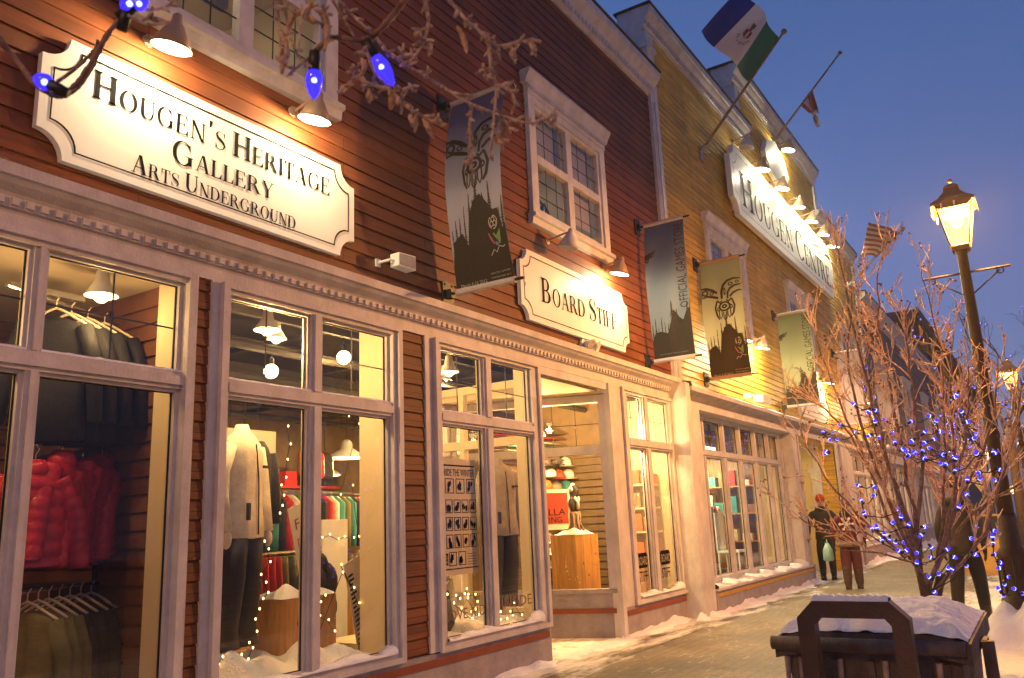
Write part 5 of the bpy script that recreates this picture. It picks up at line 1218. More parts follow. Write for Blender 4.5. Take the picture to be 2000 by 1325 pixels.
for i, (x, y, lb) in enumerate(((6.2, 7.6, 'low display island of mixed goods behind the jacket window mullion'), (7.6, 7.9, 'low display island of mixed goods behind the right jacket pane'), (8.9, 8.2, 'low display island of mixed goods behind the poster'), (10.2, 8.6, 'low display island of mixed goods behind the grey mannequin'))):
    t = thing('display_island', lb, 'display table', (x, y, .05), .3); mb = MB(); mb.box(-.5, .5, -.3, .3, .0, .75); mb.build('table', M['wood'], t); mbs = {}
    for k in range(46):
        u, v, h = rnd.uniform(-.46, .42), rnd.uniform(-.28, .22), rnd.uniform(.05, .42); c_ = rnd.choice(['teal', 'orange', 'redrack', 'cream_cloth', 'shirt_dark', 'sign', 'shirt_olive', 'slat']); q = mbs.setdefault(c_, MB()); q.smooth = True
        q.lathe([(.045, 0), (.06, .3*h), (.05, .8*h), (.02, h)], (u, v, .752), 8)
    for c_, m_ in mbs.items(): o = m_.build('goods', M[c_], t); o['kind'] = 'stuff'
t = thing('display_cube', 'plain white display cube among the racks behind the right jacket pane', 'display cube', (7.05, 7.2, .05)); mb = MB(); mb.box(-.2, .2, -.2, .2, 0, 1.55); mb.build('cube', M['sign'], t)
for i in range(14):
    t = thing('hanging_bag', ['teal', 'orange', 'red', 'dark', 'cream'][i % 5]+' bag hanging from the shop ceiling, '+['first', 'second', 'third', 'fourth', 'fifth', 'sixth', 'seventh', 'eighth', 'ninth', 'tenth', 'eleventh', 'twelfth', 'thirteenth', 'fourteenth'][i]+' from the left', 'bag', (5.4+i*.42, 8.4+.25*(i % 3), 2.2), group='bags hung under the shop ceiling')
    mb = MB(); mb.smooth = True; ring_loft(mb, [((0, 0, 0), .10, .06), ((0, 0, .05), .14, .09), ((0, 0, .32), .13, .08), ((0, 0, .40), .06, .04)], 12); mb.build('sack', M[['teal', 'orange', 'redrack', 'shirt_dark', 'cream_cloth'][i % 5]], t); mb = MB(); mb.tube([(0, 0, .4), (0, 0, 1.25)], .006, 5); mb.build('cord', M['black'], t)
# pine boxes, paper signs, fake snow
def pine_box(label, loc, sx, sy, sz, rz=0):
    t = thing('pine_crate', label, 'crate', loc, rz, group='pine display boxes'); mb = MB()
    n = max(2, int(sx/.14)); w_ = sx/n
    for i in range(n): mb.box(-sx/2+i*w_+.002, -sx/2+(i+1)*w_-.002, -sy/2, sy/2, 0, sz)
    mb.build('boards', M['wood'], t)
    mb = MB()
    rn = random.Random(int(sx*100+sz*77))
    for i in range(4):
        x, z = rn.uniform(-sx*.4, sx*.4), rn.uniform(.1, sz*.9); mb.poly([(x+.014*cos(a), -sy/2-.003, z+.018*sin(a)) for a in [2*pi*k/8 for k in range(8)]])
    mb.build('knots', M['bark'], t)
    return t
pine_box('pine box under the fake snow in the jacket window', (5.10, 5.52, .42), .62, .36, .52, .1)
pine_box('tall pine plinth carrying the headphone bust in the recessed window', (10.62, 5.86, .06), .50, .46, 1.22, -.2)
pine_box('pine box behind the milky corner window panes', (11.62, 5.32, .36), .42, .3, .55, 0)
M['paper'] = mat('cream_paper', (.74, .66, .52), .8, .06, 5); M['print_red'] = thin_cloth('red_ink', (.5, .06, .03))
def sheet(name, label, cat, x0, x1, z0, z1, y, ink, draw, board='paper', tilt=0):
    t = thing(name, label, cat, ((x0+x1)/2, y, z0), tilt)
    w_ = (x1-x0)/2; mb = MB(); mb.box(-w_, w_, 0, .006, 0, z1-z0); mb.build('sheet', M[board], t); mb = MB(); draw(mb, w_, z1-z0); mb.build('print', ink, t); return t
def line(mb, txt, x, z, h, wid=None, y=-.004):
    polys = sans(txt, 1); xs = [p[0] for q in polys for p in q]; k = (wid/(max(xs)-min(xs))) if wid else h
    for q in polys: mb.poly([(x+a*k, y, z+b*h) for a, b in q])
def poster(mb, w_, H):
    mb.box(-w_, -w_+.12, -.003, -.001, H-.34, H-.06); mb.box(-w_+.12, w_-.02, -.003, -.001, H-.075, H-.06)
    line(mb, 'RIDE THE WINTER', -w_+.14, H-.17, .10, .50)
    def cell(x, z, a, b):
        frame_rect(mb, x, x+a, z, z+b, .007, .007, .007, .007, -.003, -.001); r = random.Random(int(x*999+z*777))
        for _ in range(3): cx, cz = x+a*r.uniform(.25, .7), z+b*r.uniform(.25, .7); mb.poly([(cx+.03*r.uniform(.4, 1)*cos(q), -.0035, cz+.045*r.uniform(.4, 1)*sin(q)) for q in [2*pi*k/7 for k in range(7)]])
    for i in range(3): cell(-w_+.16+i*.175, H-.34, .14, .145)
    for rw, (n, z) in enumerate(((5, H-.53), (5, H-.70), (5, H-.865))):
        for i in range(n): cell(-w_+.03+i*.132, z, .108, .13)
    cell(-w_+.2, H-1.03, .12, .13); cell(-w_+.35, H-1.03, .12, .13)
    mb.box(-w_+.02, -w_+.18, -.003, -.001, H-1.02, H-.91)
    for k in range(5): mb.box(-w_+.5, w_-.03, -.003, -.001, H-.93-k*.025, H-.925-k*.025)
    mb.box(-w_, w_, -.003, -.001, H-1.065, H-1.055)
def poster2(mb, w_, H): pass
t = sheet('ride_poster', 'black and cream poster of small boxed pictures in the poster window', 'poster', 6.36, 7.035, 1.0, 2.12, 5.0, M['ink'], poster)
mb = MB(); line(mb, 'BOARD', -.31, 1.12-.965, .055, .14, -.005); line(mb, 'STIFF', -.31, 1.12-1.012, .05, .14, -.005); mb.build('print', M['paper'], t)
def brand(mb, w_, H):
    mb.box(-w_+.04, w_-.04, -.003, -.001, .08, H-.05)
def brand2(mb, w_, H): pass
t = sheet('red_card', 'red card with cream border hung before the caps in the recessed window', 'sign', 10.02, 10.62, 1.36, 1.92, 6.02, M['print_red'], brand, tilt=-.5)
mb = MB(); line(mb, 'BILLA', -.22, .20, .13, .42, -.006); line(mb, 'BONG', -.22, .10, .11, .36, -.006); mb.build('print', M['ink'], t)
def tall(mb, w_, H):
    for k in range(16): mb.box(-w_+.03, -w_+.03+random.uniform(.05, .16), -.003, -.001, .1+k*.04, .118+k*.04)
p = at(700, 1180, 5.45)
t = sheet('paper_banner', 'long pale printed paper leaning in front of dark clothes, right of the pine box', 'paper', p.x-.13, p.x+.13, .42, 1.25, 5.35, M['ink'], tall); t.rotation_euler = (.0, -.30, .2)
def redtxt(mb, w_, H):
    for k, s in enumerate(('FOR', 'RIDERS', 'ROUTE', 'KEEP')): line(mb, s, -w_+.04, H-.2-k*.17, .13, .3)
p = at(610, 1085, 5.6)
t = sheet('paper_banner', 'cream paper with red capitals leaning behind the mullion of the jacket window', 'paper', p.x-.12, p.x+.22, .95, 1.75, 5.6, M['print_red'], redtxt); t.rotation_euler = (0, -.30, .15)
p = at(560, 860, 6.0)
sheet('paper_banner', 'plain white hanging cloth behind the cream jacket', 'cloth', p.x-.45, p.x+.22, 1.55, 2.45, 6.4, M['paper'], poster2)
def white_panel(mb, w_, H): pass
t = thing('clothes_bundle', 'dark bundled clothes draped over the leaning paper by the right cheek', 'clothes', (5.42, 5.55, 1.0)); mb = MB(); mb.smooth = True
rnd = random.Random(12)
for i in range(9): mb.ball((rnd.uniform(-.14, .14), rnd.uniform(-.1, .1), rnd.uniform(-.25, .25)), rnd.uniform(.09, .16), 10, 7, (1, .8, 1.3))
mb.build('cloth', M['shirt_dark'], t)
def fake_snow(label, x0, x1, y0, y1, z, h, seed):
    t = thing('fake_snow', label, 'fake snow', ((x0+x1)/2, (y0+y1)/2, z), group='cotton snow in the display windows', world=True); mb = MB(); mb.smooth = True; r = random.Random(seed)
    ph = [r.random()*6 for _ in range(6)]
    def f(u, v):
        x = x0+(x1-x0)*u; y = y0+(y1-y0)*v; e = min(1, u*6, (1-u)*6, v*4, (1-v)*6)
        return (x, y, z+e*h*(.45+.25*sin(x*9+ph[0])+.2*sin(x*17+y*11+ph[1])+.25*sin(y*14+ph[2]))+.004)
    mb.grid(f, 60, 24); mb.build('cotton', M['snow'], t); return t
fake_snow('cotton snow drift along the foot of the jacket window', 3.82, 5.60, 5.06, 5.7, .42, .22, 1)
fake_snow('cotton snow drift along the foot of the poster window', 6.28, 8.08, 5.06, 5.7, .42, .16, 2)
fake_snow('cotton snow on top of the pine box in the jacket window', 4.80, 5.40, 5.34, 5.70, .94, .12, 3)
fake_snow('cotton snow on top of the headphone plinth', 10.38, 10.86, 5.66, 6.06, 1.28, .10, 4)
t = thing('birch_stump', 'pale birch log standing at the left foot of the jacket window', 'log', (3.98, 5.3, .42)); mb = MB(); mb.smooth = True; mb.lathe([(.11, 0), (.105, .3), (.11, .66), (.10, .67)], (0, 0, 0), 14); mb.build('log', M['cream_cloth'], t)
t = thing('headphone_stand', 'dark bust with white headphones and scarf on a rough tree stump', 'bust', (10.66, 5.86, 1.33)); mb = MB(); mb.smooth = True
rnd = random.Random(3); mb.lathe([(.12, 0), (.085, .06), (.08, .16), (.095, .24), (.09, .27)], (0, 0, 0), 12)
for k in range(9): a = k*.7; mb.tube([(.085*cos(a), .085*sin(a), .25), (.08*cos(a), .08*sin(a), .1), (.13*cos(a), .13*sin(a), .0)], [.02, .018, .025], 5)
mb.build('stump', M['stem'], t)
mb = MB(); mb.smooth = True; ring_loft(mb, [((0, 0, .27), .07, .05), ((0, 0, .36), .11, .07), ((0, 0, .44), .10, .06), ((0, 0, .47), .04, .04), ((0, 0, .50), .035, .04), ((0, 0, .54), .052, .062), ((0, 0, .60), .058, .068), ((0, 0, .64), .03, .04), ((0, 0, .65), .008, .01)], 14); mb.build('bust', M['shirt_dark'], t)
mb = MB(); mb.smooth = True; mb.tube([(.064*cos(a), 0, .585+.075*sin(a)) for a in [pi*i/10 for i in range(11)]], .013, 8); mb.ball((.066, 0, .585), .036, 10, 8, (.6, 1, 1)); mb.ball((-.066, 0, .585), .036, 10, 8, (.6, 1, 1)); mb.tube([(-.06, -.05, .47), (-.03, -.085, .40), (-.02, -.085, .30)], .022, 8); mb.tube([(.06, -.05, .47), (.0, -.085, .42)], .02, 8); mb.build('headphones', M['sign'], t)
t = thing('straw_bundle', 'tangle of straw and driftwood in the left pane of the poster window', 'decoration', (6.7, 5.4, .5)); mb = MB(); rnd = random.Random(31)
for i in range(60):
    a = Vector((rnd.uniform(-.3, .3), rnd.uniform(-.12, .12), rnd.uniform(.05, .55))); b = a+Vector((rnd.uniform(-.25, .25), rnd.uniform(-.1, .1), rnd.uniform(-.06, .12))); mb.tube([a, (a+b)/2+Vector((0, 0, .02)), b], rnd.uniform(.005, .013), 5)
mb.build('straw', M['cream_cloth'], t)
t = thing('tilted_crate', 'tilted grey skateboard box among the straw in the poster window', 'box', (6.86, 5.3, .46)); mb = MB(); mb.box(-.13, .13, -.06, .06, 0, .36); mb.build('box', M['shirt_dark'], t); t.rotation_euler = (0, -.45, .3)
mb = MB(); mb.box(.135, .31, -.05, .05, 0, .42); mb.build('card', M['grey_cloth'], t)
# etched words low on the panes
t = thing('window_decal', 'pale etched words low on the poster window panes', 'decal', (7.1, 4.93, .5), world=True)
mb = MB()
for q in sans('LOVE RIDE', 1): mb.poly([(6.36+x*.16, 4.932, .60+y*.14) for x, y in q])
for q in sans('INSIDE', 1): mb.poly([(7.32+x*.20, 4.932, .62+y*.15) for x, y in q])
mb.build('lettering', M['print_mauve'], t)
for x, lb in ((10.66, 'left'), (11.46, 'right')):
    t = thing('window_decal', 'black and grey shop sticker low on the '+lb+' pane of the milky corner window', 'decal', (x+.17, 4.93, .7), group='shop stickers on the milky panes', world=True)
    mb = MB(); fan(mb, notched(x, x+.36, .80, 1.0, .03), 4.932)
    for q in sans('STIFF', 1): mb.poly([(x+.02+a*.135, 4.932, .62+b*.2) for a, b in q])
    mb.build('backing', M['ink'], t); mb = MB()
    for q in sans('BOARD', 1): mb.poly([(x+.02+a*.10, 4.928, .84+b*.16) for a, b in q])
    mb.build('lettering', M['print_pale'], t)
# caps on the wall of the recessed window
CAPC = {'black': (.03, .028, .03), 'grey': (.2, .18, .16), 'red': (.5, .05, .04), 'white': (.75, .7, .62), 'olive': (.2, .19, .09), 'orange': (.65, .14, .03), 'brown': (.28, .15, .06), 'teal': (.06, .28, .33), 'charcoal': (.08, .075, .07)}
for k, c in CAPC.items(): M['cap_'+k] = cloth(k+'_cap_cloth', c)
def make_cap(label, loc, c1, c2, rz):
    t = thing('cap', label, 'cap', loc, rz, group='caps on the display wall'); mb = MB(); mb.smooth = True
    mb.lathe([(.095, 0), (.097, .03), (.09, .075), (.065, .11), (.02, .13), (.004, .135)], (0, 0, 0), 14); mb.build('crown', M['cap_'+c1], t)
    mb = MB(); mb.smooth = True
    def br(u, v): a = pi*(1.12+.76*u); r = .094+.085*v*sin(pi*min(max(u, .06), .94))**.5; return (r*cos(a), r*sin(a), .004-.02*v)
    mb.grid(br, 10, 3)
    def br2(u, v): a = br(1-u, v); return (a[0], a[1], a[2]-.006)
    mb.grid(br2, 10, 3); mb.build('visor', M['cap_'+c2], t); t.scale = (1.15, 1.15, 1.15)
    return t
rnd = random.Random(14); ORD = ['first', 'second', 'third', 'fourth', 'fifth', 'sixth', 'seventh', 'eighth', 'ninth']
pal = ['charcoal', 'white', 'red', 'grey', 'olive', 'brown', 'grey', 'teal', 'orange', 'white', 'charcoal', 'brown', 'olive', 'red']
fixed = {(0, 0): ('charcoal', 'charcoal'), (0, 3): ('red', 'white'), (1, 0): ('white', 'charcoal'), (1, 1): ('red', 'red'), (2, 0): ('orange', 'orange'), (4, 4): ('teal', 'teal'), (6, 0): ('grey', 'white'), (7, 1): ('white', 'white'), (7, 2): ('white', 'brown'), (2, 3): ('brown', 'brown')}
for r_ in range(9):
    for c_ in range(7):
        px, py = 1066+c_*19+rnd.uniform(-3, 3)+(r_ % 2)*5, 908+r_*25+rnd.uniform(-3, 3)
        if (px < 1104 and 965 < py < 1058) or (c_ > 4 and (r_ > 3 or rnd.random() < .5)) or (rnd.random() < .12 and (r_, c_) not in fixed): continue
        c1, c2 = fixed.get((r_, c_)) or (rnd.choice(pal),)*2
        make_cap(f'{c1} cap, {ORD[r_]} row from the top and {ORD[c_]} from the left on the cap wall', at(px, py, 6.9), c1, c2, rnd.uniform(-.6, .3)-.3)
t = thing('cap_wall', 'dark slatted wall panel with hooks behind the caps', 'wall panel', (12.6, 7.15, 0), world=True)
M['hook_panel'] = mat('brown_hook_panel', (.13, .085, .045), .6, .3, 5)
mb = MB()
for k in range(22): mb.box(10.2, 12.45, 7.12, 7.16, .1+k*.12, .20+k*.12); mb.box(12.44, 12.47, 5.85, 7.1, .1+k*.12, .20+k*.12)
mb.build('panel', M['hook_panel'], t)
M['skis'] = cols
t = thing('board_rack', 'row of coloured snowboards stacked high above the caps', 'board rack', (11.5, 6.6, 2.4), world=True)
for i, c in enumerate((M['orange'], M['cap_olive'], M['teal'], M['sign'], M['redrack'], M['cap_brown'])):
    mb = MB(); mb.smooth = True; z = 2.45+i*.085; mb.hexa([(10.3, 6.75, z), (12.3, 6.85, z+.02), (12.3, 7.1, z+.02), (10.3, 7.0, z), (10.3, 6.75, z+.015), (12.3, 6.85, z+.035), (12.3, 7.1, z+.035), (10.3, 7.0, z+.015)]); mb.build('snowboard', c, t)
t = thing('shelf_rack', 'shelf of folded brown goods behind the milky corner window', 'shelf', (11.9, 5.4, .36), world=True)
mb = MB()
for z in (.9, 1.25, 1.6, 1.95): mb.box(11.78, 12.09, 5.12, 5.75, z, z+.03)
mb.build('shelf_board', M['cream'], t)
rnd = random.Random(6)
for z in (.93, 1.28, 1.63, 1.98):
    for i in range(3): mb = MB(); x = 5.13+i*.2; mb.box(11.80, 12.05, x, x+.17, z+.002, z+rnd.uniform(.12, .26)); mb.build('folded_pile', [M['cap_brown'], M['cap_charcoal'], M['orange'], M['cap_olive']][rnd.randrange(4)], t)
# contents of the yellow shop
t = thing('wedding_dress', 'white bridal dress on a stand in the yellow shop window', 'dress', (14.3, 5.6, .32)); mb = MB(); mb.smooth = True; mb.lathe([(.36, .0), (.30, .25), (.2, .6), (.12, .85), (.15, 1.05), (.12, 1.2), (.05, 1.25)], (0, 0, 0), 20); mb.build('dress', M['sign'], t)
t = thing('wicker_chair', 'white slatted chair in the yellow shop window', 'chair', (16.6, 5.6, .32)); mb = MB(); mb.box(-.25, .25, -.22, .22, .42, .46); mb.build('seat', M['whitein'], t)
for x in (-.23, .23):
    for y in (-.2, .2): mb = MB(); mb.tube([(x, y, 0), (x, y, .42)], .018); mb.build('leg', M['whitein'], t)
mb = MB(); mb.box(-.25, .25, .2, .23, .46, 1.2); mb.build('backrest', M['whitein'], t)
rnd = random.Random(17)
labels = ['dark display cabinet nearest the left of the yellow shop window', 'brown display cabinet behind the bridal dress', 'dark display cabinet behind the white chair', 'brown display cabinet at the right of the yellow shop window']
for i, (x, y, h) in enumerate(((13.6, 6.6, 1.5), (15.0, 6.4, 1.25), (16.7, 6.9, 1.7), (17.7, 6.3, 1.1))):
    t = thing('display_cabinet', labels[i], 'cabinet', (x, y, .31)); mb = MB(); mb.box(-.45, .45, -.2, .2, 0, h); mb.build('carcass', M['slat'] if i % 2 else M['shirt_dark'], t)
    for k in range(3): mb = MB(); mb.box(-.4, .4, -.215, -.2, .08+k*h/3.2, .05+(k+1)*h/3.3); mb.build('shelf_front', M['wood'], t)
    for k in range(4): mb = MB(); mb.smooth = True; mb.lathe([(.05, 0), (.07, .1), (.03, .2), (.03, .25)], (-.3+k*.2, 0, h), 10); mb.build('vase', [M['teal'], M['redrack'], M['sign'], M['orange']][(i+k) % 4], t)
for i, (z, lb) in enumerate(((.9, 'lower'), (1.5, 'middle'), (2.1, 'upper'))):
    t = thing('gift_shelf', lb+' long shelf of coloured gifts along the right wall of the yellow shop', 'shelf', (18.70, 7.6, z), -pi/2, group='gift shelves'); mb = MB(); mb.box(-2.9, 3.0, -.18, .18, -.03, 0); mb.build('shelf_board', M['wood'], t)
    mbs = {}
    x = -2.8
    while x < 2.8:
        wd = rnd.uniform(.06, .22); c_ = rnd.choice(['teal', 'orange', 'redrack', 'sign', 'cap_brown', 'cap_charcoal', 'cream_cloth', 'cap_olive']); mbs.setdefault(c_, MB()).box(x, x+wd, -.13, .10, .002, rnd.uniform(.1, .42)); x += wd+rnd.uniform(.02, .12)
    for c_, m_ in mbs.items(): o = m_.build('gifts', M[c_], t); o['kind'] = 'stuff'
t = thing('notice', 'small red notice on the hall wall behind the man', 'notice', (24.57, 5.95, 1.5), -1.5708); mb = MB(); mb.box(-.12, .12, 0, .01, 0, .36); mb.build('sheet', M['sign'], t); mb = MB(); mb.box(-.10, .10, -.006, -.002, .16, .34); mb.build('print', M['print_red'], t)
# plant behind the red upper window, blinds
t = thing('window_plant', 'tall leafy house plant silhouetted behind the red wall window', 'plant', (8.9, 5.35, 4.7))
M['plant'] = mat('dark_green_leaf', (.03, .07, .06), .5, .3, 10)
mb = MB(); mb.smooth = True; mb.lathe([(.14, 0), (.18, .28), (.15, .28)], (0, 0, 0), 14); mb.build('pot', M['slat'], t)
mb = MB(); mb.tube([(0, 0, .25), (.03, 0, .8), (.0, .02, 1.3)], .014); mb.tube([(0.02, 0, .5), (.2, 0, .9)], .01); mb.build('stem', M['bark'], t)
mb = MB(); rnd = random.Random(9)
for i in range(44):
    c = Vector((rnd.uniform(-.30, .42), rnd.uniform(-.1, .1), rnd.uniform(.4, 1.45))); a = rnd.uniform(-2.4, -.4); d = Vector((cos(a), rnd.uniform(-.3, .3), sin(a))).normalized(); s = d.cross(Vector((0, 1, 0))).normalized(); Lf = rnd.uniform(.15, .3)
    mb.poly([c, c+d*Lf*.4+s*Lf*.16, c+d*Lf, c+d*Lf*.4-s*Lf*.16])
mb.build('leaves', M['plant'], t)
M['blind'] = mat('grey_roller_blind', (.42, .40, .44), .8, .1, 4)
for i, (x0, x1, lb) in enumerate(((8.52, 9.32, 'left'), (9.40, 10.22, 'right'))):
    t = thing('roller_blind', 'grey roller blind half drawn in the '+lb+' half of the red wall window', 'blind', ((x0+x1)/2, 5.08, 6.0), group='roller blinds', world=True); mb = MB(); mb.box(x0, x1, 5.07, 5.075, 6.15 if i == 0 else 5.5, 6.8); mb.build('fabric', M['blind'], t)
for i, (a, b, c, dd) in enumerate(YW):
    t = thing('roller_blind', 'drawn grey blind in the '+['left', 'middle', 'right'][i]+' upper window of the yellow wall', 'blind', ((a+b)/2, 5.08, c+.2), group='roller blinds', world=True); mb = MB(); mb.box(a+.15, b-.15, 5.07, 5.075, c+.22, dd-.4); mb.build('fabric', M['blind'], t)
t = thing('display_shelf', 'stacked pale boxes on a shelf in the room over the large three line sign', 'shelf', (4.4, 6.2, 5.0), world=True)
mb = MB(); mb.box(4.0, 5.2, 6.2, 6.8, 4.9, 6.2); mb.box(3.9, 4.5, 5.9, 6.0, 6.35, 6.9); mb.build('boxes', M['blind'], t)

# ================================================================== fairy lights in the windows
def fairy(label, px_pts, Y, bulbm, r=.009, g='warm fairy light strings', cord=M['wire'], jit=.03):
    pts = [at(x, y, Y+random.uniform(-jit, jit)) for x, y in px_pts]; t = thing('fairy_lights', label, 'string lights', pts[0], group=g, world=True)
    mb = MB(); mb.tube(pts, .0035, 5); mb.build('cord', cord, t)
    me = None
    for p in pts:
        if me is None:
            b = MB(); b.smooth = True; b.ball((0, 0, 0), r*.72, 8, 6, (1, 1, 1.5)); o = b.build('bulb', bulbm, t); me = o.data
        else: o = bpy.data.objects.new('bulb', me); COL.objects.link(o); o.parent = t
        o.location = p-t.location+Vector((0, -.012, .01))
    return t
fairy('fairy lights tangled at the left foot of the jacket window', [(425, 1300), (433, 1285), (441, 1300), (452, 1290), (462, 1302), (470, 1281), (483, 1290), (492, 1268), (485, 1258), (500, 1236), (497, 1212), (505, 1192), (512, 1172), (522, 1160), (518, 1140), (508, 1125), (526, 1100), (523, 1075), (515, 1060)], 5.2, M['bulb_warm'])
fairy('fairy lights hanging down the middle of the jacket window', [(561, 835), (566, 870), (560, 900), (557, 935), (548, 950), (553, 970), (550, 990), (545, 1005)], 5.3, M['bulb_warm'])
fairy('fairy lights over the pine box right of the mullion', [(634, 1165), (625, 1178), (622, 1195), (623, 1205), (640, 1213), (652, 1235), (621, 1240), (668, 1120), (690, 1150), (665, 1105), (700, 1180)], 5.25, M['bulb_warm'])
fairy('fairy lights along the shop rail behind the right jacket pane', [(615, 1050), (628, 1052), (643, 1046), (660, 1055), (672, 1050), (690, 1052), (700, 1050), (688, 950), (664, 968), (700, 830), (680, 815)], 5.9, M['bulb_warm'])
fairy('fairy lights over the straw in the left poster pane', [(856, 1132), (866, 1152), (866, 1160), (872, 1163), (869, 1172), (889, 1165), (897, 1171), (906, 1162), (910, 1152), (913, 1163), (927, 1163), (931, 1177), (919, 1197), (927, 1192), (934, 1203), (912, 1170), (900, 1190), (885, 1180), (921, 1210)], 5.2, M['bulb_warm'], .011)
fairy('fairy lights along the foot of the right poster pane', [(967, 1195), (976, 1197), (976, 1212), (989, 1210), (1000, 1205), (1003, 1179), (1018, 1203), (1026, 1187), (1030, 1198), (995, 1196)], 5.15, M['bulb_warm'], .011)
fairy('warm fairy lights trailing in the left milky corner pane', [(1224, 940), (1232, 945), (1245, 968), (1238, 1000), (1240, 1040)], 5.2, M['bulb_warm'], .010)

# ================================================================== bare bush with blue lights
BR = random.Random(42)
def twigs(mb, path, r0, r1, level, maxlevel, dens, length, up=.35, tips=None, jitter=.10, n=4, stem_mb=None):
    """tapered limb along path plus side shoots; collects tips for seed heads"""
    path = [Vector(p) for p in path]; k = len(path)
    (stem_mb or mb).tube(path, [r0+(r1-r0)*i/(k-1) for i in range(k)], n if level < 2 else 3, caps=False)
    if tips is not None: tips.append(path[-1])
    if level >= maxlevel: return
    L = sum((b-a).length for a, b in zip(path[:-1], path[1:]))
    m = max(1, int(L*dens))
    for i in range(m):
        u = BR.uniform(.22, .99); f = u*(k-1); j = min(int(f), k-2); p = path[j].lerp(path[j+1], f-j); d = (path[j+1]-path[j]).normalized()
        side = Vector((BR.gauss(0, 1), BR.gauss(0, 1), BR.gauss(0, .6))); side -= d*side.dot(d); side.normalize()
        ang = BR.uniform(.35, .85); dd = (d*cos(ang)+side*sin(ang)); dd.z += up*BR.uniform(.2, 1.2); dd.normalize()
        ln = length*BR.uniform(.4, 1.1)*(1.15-.5*u); seg = 4; q = [p]; rr = (r0+(r1-r0)*u)*.55
        for s in range(seg):
            dd = (dd+Vector((BR.gauss(0, jitter), BR.gauss(0, jitter), BR.gauss(0, jitter)+up*.10))).normalized(); q.append(q[-1]+dd*ln/seg)
        twigs(mb, q, max(rr, .0065), .0042, level+1, maxlevel, dens*1.25, length*.52, up, tips, jitter*1.1, n)
bush = thing('bare_bush', 'frosted bare many stemmed shrub hung with blue lights behind the bin', 'shrub', (9.0, 1.2, 0), world=True)
def stems(pl, depth, dj=.5):
    n = len(pl); d1 = depth+BR.uniform(-dj, dj)
    return [atx(x, y, depth+(d1-depth)*i/(n-1)) for i, (x, y) in enumerate(pl)]
root = Vector((9.0, 1.19, 0)); tr_top = atx(1812, 1165, 9.0)
mb = MB(); mb.smooth = True; mb.tube([root, Vector((9, 1.19, .3)), tr_top, atx(1800, 1120, 9.0)], [.085, .075, .062, .05], 10); mb.tube([root+Vector((.03, .02, .2)), tr_top+Vector((.05, -.03, -.1)), atx(1840, 1120, 9.05)], [.06, .05, .04], 8); mb.build('trunk', M['bark'], bush)
S_ = [[(1812, 1160), (1778, 1090), (1735, 1010), (1690, 900), (1640, 780), (1600, 690), (1585, 600)], [(1805, 1140), (1785, 1060), (1745, 950), (1705, 800), (1672, 650), (1645, 540), (1632, 470)], [(1800, 1120), (1790, 1040), (1765, 900), (1740, 760), (1712, 620), (1715, 540), (1726, 480)],
      [(1812, 1160), (1835, 1080), (1848, 950), (1842, 800), (1838, 690), (1812, 580), (1800, 520)], [(1815, 1150), (1850, 1050), (1880, 900), (1895, 800), (1890, 700)], [(1820, 1160), (1880, 1100), (1925, 1040), (1950, 950), (1985, 840), (1995, 760)], [(1775, 1090), (1700, 1030), (1630, 960), (1580, 880), (1560, 830)],
      [(1780, 1090), (1690, 1040), (1600, 1035), (1560, 1010)], [(1790, 1060), (1800, 900), (1780, 760), (1770, 660), (1778, 590)], [(1820, 1130), (1865, 1000), (1920, 880), (1950, 780), (1948, 700)], [(1812, 1150), (1750, 1020), (1690, 860), (1655, 720), (1660, 620), (1668, 560)], [(1830, 1110), (1870, 960), (1860, 820), (1858, 720), (1862, 640)], [(1830, 1100), (1900, 1000), (1970, 960), (2010, 930)],
      [(1790, 1080), (1730, 960), (1660, 850), (1610, 800), (1575, 770)], [(1785, 1100), (1720, 1080), (1650, 1075)], [(1800, 1090), (1760, 980), (1722, 880), (1690, 780), (1690, 700)]]
mb = MB(); mb.smooth = True; smb = MB(); smb.smooth = True; tips = []
for i, s in enumerate(S_):
    p = stems(s, 9.0, .75); q = []
    for a, b in zip(p[:-1], p[1:]):
        for u in (0, .34, .67): q.append(a.lerp(b, u)+Vector((BR.gauss(0, .012), BR.gauss(0, .012), 0)))
    q.append(p[-1])
    twigs(mb, q, .021 if i not in (7, 14) else .011, .0055, 0, 3, 6.3, .60, .38, tips, stem_mb=smb)
mb.build('branches', M['frost'], bush); smb.build('stems', M['stem'], bush)
mb = MB()
for p in tips:
    if BR.random() < .26:
        r = BR.uniform(.009, .018)
        for _ in range(BR.choice((1, 1, 2, 3))):
            c = p+Vector((BR.gauss(0, .02), BR.gauss(0, .02), BR.gauss(0, .02))); a = Vector((BR.gauss(0, 1), BR.gauss(0, 1), BR.gauss(0, 1))).normalized(); b = a.orthogonal().normalized(); e = a.cross(b)
            mb.poly([c+a*r*1.3, c+b*r*.7, c-a*r*1.2, c-b*r*.8]); mb.poly([c+a*r, c+e*r*.8, c-a*r, c-e*r*.7])
mb.build('withered_leaves', M['leaf'], bush)

